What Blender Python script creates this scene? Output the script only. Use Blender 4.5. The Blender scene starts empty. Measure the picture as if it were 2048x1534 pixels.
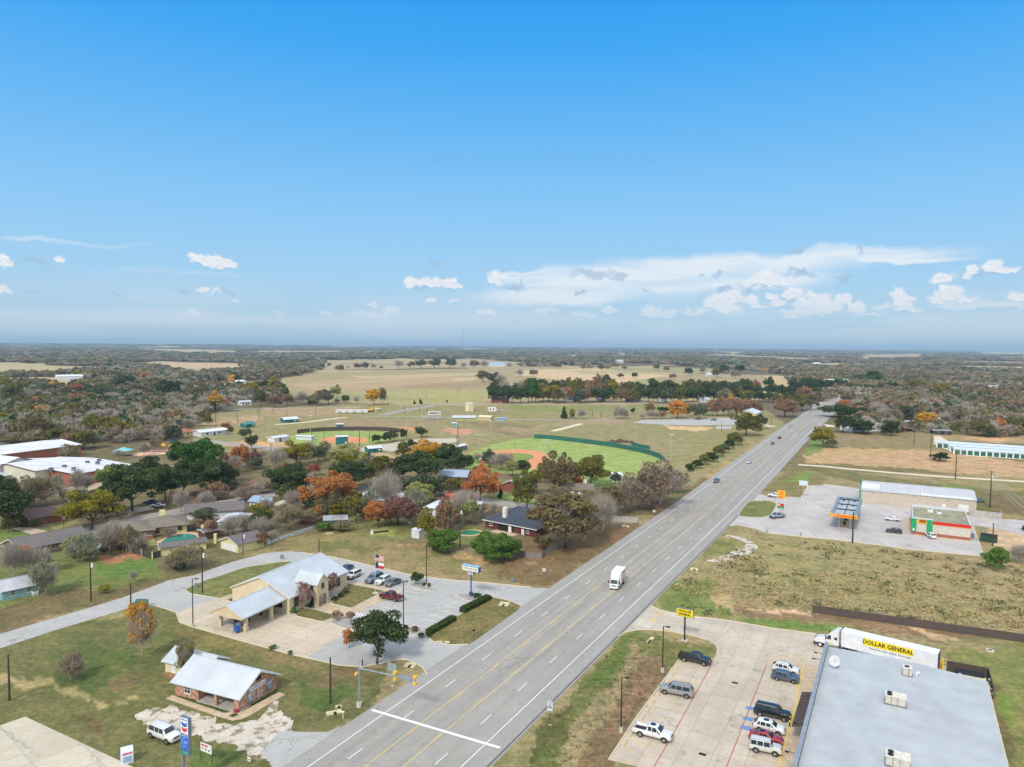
import bpy, bmesh, math, random
import numpy as np
from mathutils import Vector, Matrix
R = math.radians
random.seed(7)
rng = np.random.default_rng(11)
scene = bpy.context.scene
COL = scene.collection
# camera and the map from photo pixels to the ground
F, YH, ROLL, H = 1430.0,692.0, R(0.476),58.0
PITCH = math.atan((767 - YH) / F)
_f = np.array([0, math.cos(PITCH),-math.sin(PITCH)]); _r = np.array([1.0,0,0]); _u = np.cross(_r, _f)
_r2 = math.cos(ROLL) * _r + math.sin(ROLL) * _u
_u2 = -math.sin(ROLL) * _r + math.cos(ROLL) * _u
cd = bpy.data.cameras.new('camera'); cam = bpy.data.objects.new('camera', cd); COL.objects.link(cam)
cd.sensor_width = 36; cd.lens = 36 * F / 2048; cd.clip_start = 1; cd.clip_end = 120000
M = Matrix((( _r2[0], _u2[0], -_f[0], 0),(_r2[1], _u2[1], -_f[1], 0),(_r2[2], _u2[2], -_f[2], H),(0,0,0,1)))
cam.matrix_world = M
scene.camera = cam
def G(x, y, z=0.0):
 d = _f + (x - 1024) / F * _r2 + (767 - y) / F * _u2
 t = (z - H) / d[2]
 return Vector((d[0] * t, d[1] * t, z))
def PX(X, Y, Z=0.0):
 """world arrays -> photo pixels"""
 dx, dy, dz = X, Y, Z - H
 a = dx * _r2[0] + dy * _r2[1] + dz * _r2[2]
 b = dx * _u2[0] + dy * _u2[1] + dz * _u2[2]
 c = dx * _f[0] + dy * _f[1] + dz * _f[2]
 c = np.maximum(c, 1e-3)
 return 1024 + F * a / c, 767 - F * b / c
def mpp(x, y):
 """metres per photo pixel for an upright thing standing at this ground point"""
 g = G(x, y); c = g.x * _f[0] + g.y * _f[1] - H * _f[2]
 return c / F
def top_of(x, y, ytop):
 """height of an upright whose foot is at x,y and whose top is seen at row ytop"""
 g = G(x, y); lo, hi = 0.0,200.0
 for _ in range(40):
  m = (lo + hi) / 2
  if PX(g.x, g.y, m)[1] > ytop: lo = m
  else: hi = m
 return lo
RO = G(616.2,1534); _rd = G(1309.8,1047.5) - RO; _rd.normalize()
RD = Vector((_rd.x, _rd.y, 0)); RN = Vector((RD.y, -RD.x, 0))
ROADANG = math.atan2(RD.y, RD.x)
def bend(s):
 return float(np.interp(s, [-300,180,450,1050,1300,1700], [0,0,-3.7,-6.5,2,30]))
def RT(s, t, z=0.0, b=True):
 p = RO + RD * s + RN * (t + (bend(s) if b else 0)); return Vector((p.x, p.y, z))
# materials
def lin(c):
 return tuple(((v / 255) / 12.92 if v / 255 <= 0.04045 else ((v / 255 + 0.055) / 1.055) ** 2.4) for v in c)
_mc = {}
def nd(nt, typ, **kw):
 n = nt.nodes.new(typ)
 for k, v in kw.items():
  if k.startswith('i_'):
   n.inputs[k[2:].replace('_', ' ')].default_value = v
  else: setattr(n, k, v)
 return n
def newmat(name):
 m = bpy.data.materials.new(name); m.use_nodes = True; nt = m.node_tree
 b = nt.nodes['Principled BSDF']
 return m, nt, b
def mix(nt, fac, a, b, blend='MIX'):
 n = nt.nodes.new('ShaderNodeMix'); n.data_type = 'RGBA'; n.blend_type = blend
 for sock, v in ((n.inputs[0], fac),(n.inputs[6], a),(n.inputs[7], b)):
  if isinstance(v, bpy.types.NodeSocket): nt.links.new(v, sock)
  elif isinstance(v, (int, float)): sock.default_value = v
  else: sock.default_value = (*v[:3], 1)
 return n.outputs[2]
def noise(nt, vec, scale, detail=4, rough=0.6):
 n = nd(nt, 'ShaderNodeTexNoise', i_Scale=scale, i_Detail=detail, i_Roughness=rough)
 if vec is not None: nt.links.new(vec, n.inputs['Vector'])
 return n.outputs['Fac']
def ramp(nt, fac, lo, hi, a=0.0, b=1.0):
 n = nd(nt, 'ShaderNodeMapRange', i_From_Min=lo, i_From_Max=hi, i_To_Min=a, i_To_Max=b)
 nt.links.new(fac, n.inputs['Value']); return n.outputs['Result']
def mth(nt, op, a, b=0.0):
 n = nd(nt, 'ShaderNodeMath', operation=op)
 for s, v in zip(n.inputs, (a, b)):
  if isinstance(v, bpy.types.NodeSocket): nt.links.new(v, s)
  else: s.default_value = v
 return n.outputs[0]
def objvec(nt): return nd(nt, 'ShaderNodeTexCoord').outputs['Object']
def worldvec(nt): return nd(nt, 'ShaderNodeNewGeometry').outputs['Position']
def bump(nt, b, h, strength=0.3, dist=0.05):
 n = nd(nt, 'ShaderNodeBump', i_Strength=strength, i_Distance=dist)
 nt.links.new(h, n.inputs['Height']); nt.links.new(n.outputs[0], b.inputs['Normal'])
def paint(name, rgb, rough=0.5, metal=0.0, var=0.12, scale=1.5, coat=0.0, spec=0.5):
 """plain painted or moulded surface with a little dirt and tone variation"""
 k = (name, tuple(rgb), rough, metal, var)
 if k in _mc: return _mc[k]
 m, nt, b = newmat(name); c = lin(rgb); v = objvec(nt)
 n = noise(nt, v, scale, 5)
 dark = tuple(x * (1 - 1.6 * var) for x in c); lite = tuple(min(1, x * (1 + var)) for x in c)
 nt.links.new(mix(nt, ramp(nt, n, 0.35,0.65), dark, lite), b.inputs['Base Color'])
 b.inputs['Roughness'].default_value = rough; b.inputs['Metallic'].default_value = metal
 b.inputs['Coat Weight'].default_value = coat; b.inputs['Specular IOR Level'].default_value = spec
 _mc[k] = m; return m
def car_paint(name, rgb):
 k = ('car', tuple(rgb))
 if k in _mc: return _mc[k]
 m, nt, b = newmat(name); c = lin(rgb); v = objvec(nt)
 n = noise(nt, v, 2.0,5)
 sep = nd(nt, 'ShaderNodeSeparateXYZ'); nt.links.new(v, sep.inputs[0])
 dirt = mth(nt, 'MULTIPLY', ramp(nt, sep.outputs[2], 0.9,0.3), ramp(nt, n, 0.3,0.7,0.2,0.8))
 nt.links.new(mix(nt, dirt, c, lin((130,118,100))), b.inputs['Base Color'])
 b.inputs['Roughness'].default_value = 0.35; b.inputs['Coat Weight'].default_value = 0.7; b.inputs['Coat Roughness'].default_value = 0.08
 b.inputs['Metallic'].default_value = 0.15
 _mc[k] = m; return m
def metal_roof(name, rgb, pitch=0.4, axis=0, stain=0.15, rough=0.45):
 """standing-seam sheet: ribs every `pitch` metres along the object axis"""
 k = (name, tuple(rgb), axis, pitch)
 if k in _mc: return _mc[k]
 m, nt, b = newmat(name); c = lin(rgb); v = objvec(nt)
 sep = nd(nt, 'ShaderNodeSeparateXYZ'); nt.links.new(v, sep.inputs[0])
 s = mth(nt, 'FRACT', mth(nt, 'DIVIDE', sep.outputs[axis], pitch))
 rib = mth(nt, 'ABSOLUTE', mth(nt, 'SUBTRACT', s, 0.5))
 ribm = ramp(nt, rib, 0.42,0.47)
 big = noise(nt, v, 0.25,5); fine = noise(nt, v, 3.0,4)
 mp = nd(nt, 'ShaderNodeMapping'); nt.links.new(v, mp.inputs[0])
 sc = [0.6,0.6,0.6]; sc[axis] = 6.0; mp.inputs['Scale'].default_value = sc
 streak = noise(nt, mp.outputs[0], 1.0,4)
 base = mix(nt, ramp(nt, big, 0.35,0.7), tuple(x * (1 - stain) for x in c), tuple(min(1, x * 1.06) for x in c))
 base = mix(nt, ramp(nt, streak, 0.45,0.8,0,0.35), base, tuple(x * 0.72 for x in c))
 base = mix(nt, mth(nt, 'MULTIPLY', ribm, 0.5), base, tuple(x * 0.6 for x in c))
 nt.links.new(base, b.inputs['Base Color'])
 b.inputs['Roughness'].default_value = rough + .1; b.inputs['Metallic'].default_value = 0.05; b.inputs['Specular IOR Level'].default_value = 0.35
 bump(nt, b, mth(nt, 'ADD', ribm, mth(nt, 'MULTIPLY', fine, 0.1)),0.6,0.04)
 _mc[k] = m; return m
def wall_uv(nt):
 v = objvec(nt); sep = nd(nt, 'ShaderNodeSeparateXYZ'); nt.links.new(v, sep.inputs[0])
 cmb = nd(nt, 'ShaderNodeCombineXYZ'); nt.links.new(mth(nt, 'ADD', sep.outputs[0], sep.outputs[1]), cmb.inputs[0]); nt.links.new(sep.outputs[2], cmb.inputs[1])
 return cmb.outputs[0], v
def brick(name, c1, c2, mortar, bw=0.3, bh=0.11):
 k = (name, c1)
 if k in _mc: return _mc[k]
 m, nt, b = newmat(name); uv, v = wall_uv(nt)
 t = nd(nt, 'ShaderNodeTexBrick', i_Scale=1.0, i_Mortar_Size=0.012, i_Bias=0.0, i_Brick_Width=bw, i_Row_Height=bh)
 nt.links.new(uv, t.inputs['Vector'])
 t.inputs['Color1'].default_value = (*lin(c1),1); t.inputs['Color2'].default_value = (*lin(c2),1); t.inputs['Mortar'].default_value = (*lin(mortar),1)
 n = noise(nt, uv, 1.7,4,.8); n2 = noise(nt, v, 0.6,4)
 o = mix(nt, ramp(nt, n, 0.5,0.56,0,0.8), t.outputs['Color'], lin((222,190,160)) if 'mottled' in name else tuple(x * 0.75 for x in lin(c2)))
 o = mix(nt, ramp(nt, n2,0.4,0.7,0,0.35), o, tuple(x * 0.6 for x in lin(c1)))
 nt.links.new(o, b.inputs['Base Color']); b.inputs['Roughness'].default_value = 0.85
 bump(nt, b, t.outputs['Fac'], -0.4,0.01)
 _mc[k] = m; return m
def siding(name, rgb, step=0.2, vertical=False, amt=0.25):
 k = (name, tuple(rgb))
 if k in _mc: return _mc[k]
 m, nt, b = newmat(name); uv, v = wall_uv(nt); c = lin(rgb)
 sep = nd(nt, 'ShaderNodeSeparateXYZ'); nt.links.new(uv, sep.inputs[0])
 s = mth(nt, 'FRACT', mth(nt, 'DIVIDE', sep.outputs[0 if vertical else 1], step))
 ln = ramp(nt, s, 0.0,0.12,1.0,0.0); n = noise(nt, v, 0.8,5)
 o = mix(nt, ramp(nt, n, 0.35,0.7), tuple(x * 0.86 for x in c), tuple(min(1, x * 1.05) for x in c))
 o = mix(nt, mth(nt, 'MULTIPLY', ln, amt), o, tuple(x * 0.45 for x in c))
 nt.links.new(o, b.inputs['Base Color']); b.inputs['Roughness'].default_value = 0.7
 bump(nt, b, s, 0.4,0.02)
 _mc[k] = m; return m
def shingle(name, rgb):
 k = (name, tuple(rgb))
 if k in _mc: return _mc[k]
 m, nt, b = newmat(name); v = objvec(nt); c = lin(rgb)
 t = nd(nt, 'ShaderNodeTexBrick', i_Scale=1.0, i_Mortar_Size=0.01, i_Brick_Width=0.35, i_Row_Height=0.16)
 nt.links.new(v, t.inputs['Vector'])
 t.inputs['Color1'].default_value = (*[x * 0.72 for x in c], 1); t.inputs['Color2'].default_value = (*[min(1, x * 1.25) for x in c], 1); t.inputs['Mortar'].default_value = (*[x * 0.5 for x in c], 1)
 n = noise(nt, v, 0.35,5); n2 = noise(nt, v, 5.0,3)
 o = mix(nt, ramp(nt, n, 0.4,0.7,0,0.5), t.outputs['Color'], tuple(x * 0.7 for x in c))
 o = mix(nt, ramp(nt, n2,0.4,0.7,0,0.5), o, tuple(min(1, x * 1.35) for x in c))
 nt.links.new(o, b.inputs['Base Color']); b.inputs['Roughness'].default_value = 0.9
 bump(nt, b, n2,0.5,0.03)
 _mc[k] = m; return m
def glass(name='window_glass', rgb=(38,48,56), rough=0.06):
 k = (name, rgb)
 if k in _mc: return _mc[k]
 m, nt, b = newmat(name); v = objvec(nt); n = noise(nt, v, 1.2,3)
 nt.links.new(mix(nt, ramp(nt, n, 0.4,0.65), tuple(x * 0.6 for x in lin(rgb)), tuple(x * 1.5 for x in lin(rgb))), b.inputs['Base Color'])
 b.inputs['Roughness'].default_value = rough; b.inputs['Specular IOR Level'].default_value = 0.9
 _mc[k] = m; return m
def emis(name, rgb, s=1.0):
 m, nt, b = newmat(name); b.inputs['Base Color'].default_value = (*lin(rgb),1)
 b.inputs['Emission Color'].default_value = (*lin(rgb),1); b.inputs['Emission Strength'].default_value = s
 return m
def ground_paving(name, c1, c2, slab=0.0, ang=0.0, crack=0.3, joint=(0.35), oil=0.25, scale=0.12, rough=0.9, streak=0.0):
 """concrete or asphalt laid in world space: slabs, stains, hairline cracks, tyre-worn streaks along `ang`"""
 m, nt, b = newmat(name); P = worldvec(nt)
 mp = nd(nt, 'ShaderNodeMapping'); nt.links.new(P, mp.inputs[0]); mp.inputs['Rotation'].default_value = (0,0,-ang)
 V = mp.outputs[0]
 big = noise(nt, V, scale, 6,0.65); mid = noise(nt, V, 0.9,5,0.7); fine = noise(nt, V, 9.0,3,0.7)
 o = mix(nt, ramp(nt, big, 0.32,0.68), lin(c1), lin(c2))
 o = mix(nt, ramp(nt, mid, 0.35,0.7,0,0.4), o, tuple(x * 0.78 for x in lin(c1)))
 o = mix(nt, ramp(nt, fine, 0.3,0.75,0,0.35), o, tuple(min(1, x * 1.25) for x in lin(c2)))
 if slab:
  t = nd(nt, 'ShaderNodeTexBrick', offset=0.0, i_Scale=1.0, i_Mortar_Size=0.06, i_Brick_Width=slab, i_Row_Height=slab)
  t.inputs['Color1'].default_value = (0.86,0.86,0.86,1); t.inputs['Color2'].default_value = (1.06,1.06,1.06,1); t.inputs['Mortar'].default_value = (1 - joint, 1 - joint, 1 - joint, 1)
  nt.links.new(V, t.inputs['Vector']); o = mix(nt, 0.75, o, t.outputs['Color'], 'MULTIPLY')
 if streak:
  m2 = nd(nt, 'ShaderNodeMapping'); nt.links.new(V, m2.inputs[0]); m2.inputs['Scale'].default_value = (0.015,0.55,1)
  st = noise(nt, m2.outputs[0], 1.0,5,0.6)
  o = mix(nt, ramp(nt, st, 0.4,0.7,0, streak), o, tuple(x * 0.62 for x in lin(c1)))
 if crack:
  wv = noise(nt, V, 0.35,4,0.6)
  vo = nd(nt, 'ShaderNodeTexVoronoi', feature='DISTANCE_TO_EDGE', i_Scale=0.11)
  av = nd(nt, 'ShaderNodeVectorMath', operation='ADD'); nt.links.new(V, av.inputs[0])
  cb = nd(nt, 'ShaderNodeCombineXYZ'); nt.links.new(mth(nt, 'MULTIPLY', wv, 9.0), cb.inputs[0]); nt.links.new(mth(nt, 'MULTIPLY', mid, 3.0), cb.inputs[1])
  nt.links.new(cb.outputs[0], av.inputs[1]); nt.links.new(av.outputs[0], vo.inputs['Vector'])
  cf = mth(nt, 'MULTIPLY', ramp(nt, vo.outputs['Distance'], 0.004,0.011,1,0), ramp(nt, big, 0.4,0.55,0, crack))
  o = mix(nt, cf, o, lin((70,68,66)))
 if oil:
  on = noise(nt, V, 0.45,3,0.5)
  o = mix(nt, ramp(nt, on, 0.62,0.78,0, oil), o, lin((88,80,74)))
 nt.links.new(o, b.inputs['Base Color']); b.inputs['Roughness'].default_value = rough; b.inputs['Specular IOR Level'].default_value = 0.25
 bump(nt, b, fine, 0.25,0.02)
 return m
# mesh building
class MB:
 """collects boxes, prisms, tubes and quads into one mesh; .build() links them as one object"""
 def __init__(s): s.v, s.f, s.m = [], [], []
 def add(s, vs, fs, mi=0):
  o = len(s.v); s.v += [tuple(v) for v in vs]; s.f += [tuple(i + o for i in f) for f in fs]; s.m += [mi] * len(fs); return s
 def box(s, x0, x1, y0, y1, z0, z1, mi=0, rot=0, c=None, tap=0.0):
  cx, cy = (c if c else ((x0 + x1) / 2,(y0 + y1) / 2)); vs = []
  for z, k in ((z0,0),(z1, tap)):
   for x, y in ((x0, y0),(x1, y0),(x1, y1),(x0, y1)):
    x2 = x + (k if x == x0 else -k) if k else x; y2 = y + (k if y == y0 else -k) if k else y
    dx, dy = x2 - cx, y2 - cy
    vs.append((cx + dx * math.cos(rot) - dy * math.sin(rot), cy + dx * math.sin(rot) + dy * math.cos(rot), z))
  return s.add(vs, [(3,2,1,0),(4,5,6,7),(0,1,5,4),(1,2,6,5),(2,3,7,6),(3,0,4,7)], mi)
 def tube(s, p0, p1, r0, r1=None, n=8, mi=0, cap=True):
  r1 = r0 if r1 is None else r1; p0, p1 = Vector(p0), Vector(p1); d = (p1 - p0)
  if d.length < 1e-6: return s
  d.normalize(); a = d.orthogonal().normalized(); b = d.cross(a); vs = []
  for p, r in ((p0, r0),(p1, r1)):
   for i in range(n):
    t = 2 * math.pi * i / n; vs.append(p + (a * math.cos(t) + b * math.sin(t)) * r)
  fs = [(i, (i + 1) % n, n + (i + 1) % n, n + i) for i in range(n)]
  if cap: fs += [tuple(range(n - 1,-1,-1)), tuple(range(n, 2 * n))]
  return s.add(vs, fs, mi)
 def path(s, pts, r, n=6, mi=0):
  for a, b in zip(pts[:-1], pts[1:]): s.tube(a, b, r, r, n, mi)
  return s
 def prism(s, poly, z0, z1, mi=0):
  n = len(poly); vs = [(p[0], p[1], z0) for p in poly] + [(p[0], p[1], z1) for p in poly]
  return s.add(vs, [tuple(range(n - 1,-1,-1)), tuple(range(n, 2 * n))] + [(i, (i + 1) % n, n + (i + 1) % n, n + i) for i in range(n)], mi)
 def extr(s, prof, axis, a, b, mi=0):
  """profile points (u,w) extruded along axis 0 (x) or 1 (y) from a to b; w is z"""
  n = len(prof); vs = []
  for t in (a, b):
   for u, w in prof: vs.append((t, u, w) if axis == 0 else (u, t, w))
  return s.add(vs, [tuple(range(n - 1,-1,-1)), tuple(range(n, 2 * n))] + [(i, (i + 1) % n, n + (i + 1) % n, n + i) for i in range(n)], mi)
 def ell(s, c, r, n=10, k=6, mi=0, jit=0.0):
  vs, fs = [], []
  for j in range(k + 1):
   ph = math.pi * j / k
   for i in range(n):
    t = 2 * math.pi * i / n; q = 1 + random.uniform(-jit, jit)
    vs.append((c[0] + r[0] * math.sin(ph) * math.cos(t) * q, c[1] + r[1] * math.sin(ph) * math.sin(t) * q, c[2] + r[2] * math.cos(ph) * q))
  for j in range(k):
   for i in range(n): fs.append((j * n + i, (j + 1) * n + i, (j + 1) * n + (i + 1) % n, j * n + (i + 1) % n))
  return s.add(vs, fs, mi)
 def build(s, name, mats, parent=None, smooth=False, loc=None, bev=0.0):
  me = bpy.data.meshes.new(name); me.from_pydata(s.v, [], s.f)
  if not isinstance(mats, (list, tuple)): mats = [mats]
  for m in mats: me.materials.append(m)
  if len(mats) > 1: me.polygons.foreach_set('material_index', s.m)
  bm = bmesh.new(); bm.from_mesh(me); bmesh.ops.recalc_face_normals(bm, faces=bm.faces); bm.to_mesh(me); bm.free()
  if smooth: me.polygons.foreach_set('use_smooth', [True] * len(me.polygons))
  o = bpy.data.objects.new(name, me); COL.objects.link(o)
  if parent: o.parent = parent
  if loc is not None: o.location = loc
  if bev:
   md = o.modifiers.new('edge', 'BEVEL'); md.width = bev; md.segments = 1; md.limit_method = 'ANGLE'
  return o
def tag(o, label=None, cat=None, group=None, kind=None):
 if label: o['label'] = label
 if cat: o['category'] = cat
 if group: o['group'] = group
 if kind: o['kind'] = kind
 return o
def thing(name, label, cat, loc=(0,0,0), rz=0.0, group=None):
 o = bpy.data.objects.new(name, None); COL.objects.link(o); o.location = loc; o.rotation_euler = (0,0, rz)
 o.empty_display_size = 0.5
 return tag(o, label, cat, group)
def struct(o): o['kind'] = 'structure'; return o
def copy_tree(o, parent=None):
 c = o.copy(); COL.objects.link(c)
 if parent: c.parent = parent
 for ch in o.children: copy_tree(ch, c)
 return c
def gpoly(name, pts, z, mat, kerb=0.0):
 """a paved sheet from photo pixels on the ground, optionally a real slab of height kerb"""
 w = [G(*p) for p in pts]; m = MB()
 if kerb: m.prism([(p.x, p.y) for p in w], z, z + kerb)
 else: m.add([(p.x, p.y, z) for p in w], [tuple(range(len(w)))])
 o = m.build(name, mat); me = o.data
 if not kerb:
  bm = bmesh.new(); bm.from_mesh(me)
  for f in bm.faces:
   if f.normal.z < 0: f.normal_flip()
  bmesh.ops.triangulate(bm, faces=bm.faces); bm.to_mesh(me); bm.free()
 return struct(o)
def smooth_poly(pts, it=2, closed=True):
 for _ in range(it):
  q = []
  n = len(pts)
  for i in range(n):
   a, b = pts[i], pts[(i + 1) % n]
   if not closed and i == n - 1: break
   q += [(a[0] * .75 + b[0] * .25, a[1] * .75 + b[1] * .25),(a[0] * .25 + b[0] * .75, a[1] * .25 + b[1] * .75)]
  pts = q
 return pts
def ribbon(pts, w, z):
 """vertices/faces of a strip of width w along world points"""
 vs, fs = [], []
 for i, p in enumerate(pts):
  a = pts[max(0, i - 1)]; b = pts[min(len(pts) - 1, i + 1)]
  d = Vector((b[0] - a[0], b[1] - a[1])); d.normalize(); n = Vector((-d.y, d.x))
  ww = w[i] if isinstance(w, (list, tuple)) else w
  vs += [(p[0] + n.x * ww / 2, p[1] + n.y * ww / 2, z),(p[0] - n.x * ww / 2, p[1] - n.y * ww / 2, z)]
  if i: fs.append((2 * i - 2,2 * i - 1,2 * i + 1,2 * i))
 return vs, fs
def text(body, size, mat, parent, loc, rot, name='lettering', align='CENTER', ext=0.01, sx=1.0, bold=0.0):
 cu = bpy.data.curves.new(name, 'FONT'); cu.body = body; cu.size = size; cu.align_x = align; cu.align_y = 'CENTER'
 cu.extrude = ext; cu.offset = bold; cu.resolution_u = 2
 t = bpy.data.objects.new('tmp', cu); COL.objects.link(t)
 me = bpy.data.meshes.new_from_object(t.evaluated_get(bpy.context.evaluated_depsgraph_get()))
 bpy.data.objects.remove(t); bpy.data.curves.remove(cu)
 me.name = name; me.materials.clear(); me.materials.append(mat)
 o = bpy.data.objects.new(name, me); COL.objects.link(o); o.parent = parent
 o.location = loc; o.rotation_euler = rot; o.scale = (sx, 1,1); return o
ordn = ['leftmost', 'second', 'third', 'fourth', 'fifth', 'sixth', 'seventh', 'eighth', 'ninth', 'tenth', 'eleventh', 'twelfth', 'thirteenth', 'fourteenth', 'fifteenth', 'sixteenth', 'seventeenth', 'eighteenth', 'nineteenth', 'twentieth']
# value noise in numpy
def vnoise(x, y, seed=0):
 xi = np.floor(x).astype(np.int64); yi = np.floor(y).astype(np.int64); fx = x - xi; fy = y - yi
 def hsh(a, b):
  h = (a * 374761393 + b * 668265263 + seed * 974711) & 0x7fffffff
  h = ((h ^ (h >> 13)) * 1274126177) & 0x7fffffff
  return ((h ^ (h >> 16)) & 0xffff) / 65535.0
 u = fx * fx * (3 - 2 * fx); v = fy * fy * (3 - 2 * fy)
 return (hsh(xi, yi) * (1 - u) + hsh(xi + 1, yi) * u) * (1 - v) + (hsh(xi, yi + 1) * (1 - u) + hsh(xi + 1, yi + 1) * u) * v
def fbm(x, y, o=4, seed=0):
 s = 0; a = 0.5; t = 0
 for i in range(o): s = s + a * vnoise(x * 2 ** i, y * 2 ** i, seed + i); t += a; a *= 0.55
 return s / t
# render settings, sun, sky
scene.render.engine = 'CYCLES'
scene.view_settings.view_transform = 'Standard'; scene.view_settings.look = 'None'
scene.view_settings.exposure = 0.2; scene.view_settings.gamma = 1.0
cy = scene.cycles
cy.use_denoising = True; cy.max_bounces = 5; cy.diffuse_bounces = 2; cy.glossy_bounces = 2; cy.transmission_bounces = 2
cy.transparent_max_bounces = 8; cy.volume_bounces = 0; cy.sample_clamp_indirect = 5; cy.use_adaptive_sampling = True; cy.adaptive_threshold = 0.015
cy.caustics_reflective = False; cy.caustics_refractive = False
SUN_EL, SUN_AZ = R(42), R(205)      # azimuth measured from +Y towards +X: behind the drone
sd = bpy.data.lights.new('sun', 'SUN'); sun = bpy.data.objects.new('sun', sd); COL.objects.link(sun)
sd.energy = 2.4; sd.angle = R(8); sd.color = (1.0,0.93,0.83)
sv = Vector((math.sin(SUN_AZ) * math.cos(SUN_EL), math.cos(SUN_AZ) * math.cos(SUN_EL), math.sin(SUN_EL)))
sun.rotation_euler = sv.to_track_quat('Z', 'Y').to_euler(); sun.location = sv * 300
w = bpy.data.worlds.new('World'); scene.world = w; w.use_nodes = True; nt = w.node_tree; nt.nodes.clear()
out = nd(nt, 'ShaderNodeOutputWorld'); bg = nd(nt, 'ShaderNodeBackground'); nt.links.new(bg.outputs[0], out.inputs[0])
BS = 0.12; EXG = 1.13; bg.inputs['Strength'].default_value = BS
sky = nd(nt, 'ShaderNodeTexSky', sky_type='NISHITA', sun_disc=False, sun_elevation=SUN_EL, sun_rotation=SUN_AZ, air_density=1.0, dust_density=0.4, ozone_density=2.0, altitude=60)
geo = nd(nt, 'ShaderNodeTexCoord').outputs['Generated']
nrm = nd(nt, 'ShaderNodeVectorMath', operation='NORMALIZE'); nt.links.new(geo, nrm.inputs[0])
sp = nd(nt, 'ShaderNodeSeparateXYZ'); nt.links.new(nrm.outputs[0], sp.inputs[0])
DEG = 180 / math.pi
az = mth(nt, 'MULTIPLY', mth(nt, 'ARCTAN2', sp.outputs[0], sp.outputs[1]), DEG)
el = mth(nt, 'MULTIPLY', mth(nt, 'ARCSINE', sp.outputs[2]), DEG)
cb = nd(nt, 'ShaderNodeCombineXYZ'); nt.links.new(az, cb.inputs[0]); nt.links.new(el, cb.inputs[1]); V0 = cb.outputs[0]
def skydir(x, y):
 d = _f + (x - 1024) / F * _r2 + (767 - y) / F * _u2; d /= np.linalg.norm(d)
 return math.degrees(math.atan2(d[0], d[1])), math.degrees(math.asin(d[2]))
def W(c, k=1.0): return tuple(x * k / BS for x in lin(c))
grad = nd(nt, 'ShaderNodeValToRGB'); cr = grad.color_ramp
nt.links.new(ramp(nt, el, 0,30), grad.inputs[0])
stops = [(0.0,(192,214,228)),(0.04,(188,213,230)),(0.11,(176,212,237)),(0.19,(162,209,243)),(0.33,(140,201,247)),(0.53,(104,184,246)),(0.73,(60,167,244)),(1.0,(6,144,238))]
cr.elements[0].position = 0; cr.elements[0].color = (*lin(stops[0][1]),1); cr.elements[1].position = 1; cr.elements[1].color = (*lin(stops[-1][1]),1)
for p, c in stops[1:-1]: e = cr.elements.new(p); e.color = (*lin(c),1)
g2 = nd(nt, 'ShaderNodeVectorMath', operation='SCALE'); nt.links.new(grad.outputs[0], g2.inputs[0]); g2.inputs['Scale'].default_value = 1 / BS / EXG
col = mix(nt, 0.97, sky.outputs[0], g2.outputs[0])
GREY = [(70,523,38,5),(110,538,25,3),(1180,546,48,8),(1240,551,22,5),(1605,545,32,6),(1595,540,14,5),(1435,548,12,4),(1405,552,8,3),(1290,579,15,4),(1160,586,12,3),(1720,500,14,5),(872,525,18,4),(865,575,50,4),(365,580,30,4),(455,584,26,4),(235,586,14,3),(1445,578,25,4),(1520,570,45,8),(1990,545,50,7),(1690,560,20,3),(62,587,14,3),(1025,575,25,8),(1570,602,40,5),(1590,505,14,3)]
CUM = [(412,520,34,13,1),(432,524,34,13,1),(455,530,20,9,1),(8,526,18,14,.95),(115,519,14,8,.8),(6,583,16,8,.8),(402,579,14,7,.75),(432,583,9,5,.6),(470,602,8,5,.6),(385,628,25,6,.6),(555,626,14,6,.35),(652,628,14,7,.4),(745,608,12,6,.6),
       (830,567,24,9,1),(862,565,22,11,1),(900,568,26,9,1),(862,599,14,6,.7),(907,602,13,5,.6),(973,627,20,7,.8),(785,624,18,8,.5),(745,632,40,6,.45),(1000,556,22,13,1),(990,562,18,9,1),
       (1530,556,30,13,.95),(1512,564,32,8,.9),(1552,566,30,7,.8),
       (1090,624,22,6,.5),(1215,620,16,9,.6),(1300,622,22,12,.7),(1335,628,26,8,.6),(1390,625,26,9,.6),(1170,628,30,6,.45),
       (1436,606,28,20,.95),(1465,594,24,15,1),(1455,620,36,12,.9),(1503,598,17,12,1),(1520,612,20,8,.8),(1548,594,13,9,1),(1560,606,18,8,.8),(1585,588,22,12,1),(1610,608,24,14,.95),(1635,597,28,15,1),(1650,615,32,14,.95),(1688,600,18,13,1),(1712,618,22,12,.9),(1600,625,50,8,.7),(1740,630,30,6,.5),
       (1798,590,16,12,1),(1808,604,26,12,.9),(1820,618,34,8,.75),(1765,615,20,6,.5),(1886,556,26,12,1),(1943,540,15,14,1),(1935,553,9,9,.8),(1985,532,24,13,1),(2010,540,30,8,.9),(1900,583,30,13,.95),(1890,597,34,12,.9),(1935,598,28,9,.8),(2040,594,22,13,.85),(1985,606,30,7,.5),(2030,612,34,7,.5),(1930,612,60,7,.45)]
SHEET = [(1250,560,270,36),(1470,528,300,31),(1660,512,300,19),(1090,560,110,20),(1130,592,200,22),(1500,560,190,24),(1050,545,90,6),(1800,520,160,8)]
VEIL = [(150,487,160,5,.35),(60,478,70,5,.4),(330,545,200,6,.2),(1080,608,130,7,.5),(850,640,300,12,.35),(1500,640,400,14,.4),(300,640,300,14,.3)]
AZ0, AZ1, EL0, EL1, PPD = -48.0,48.0,-2.0,14.0,26
wq, hq = int((AZ1 - AZ0) * PPD), int((EL1 - EL0) * PPD)
qa, qe = np.meshgrid(np.linspace(AZ0, AZ1, wq), np.linspace(EL0, EL1, hq))
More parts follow.
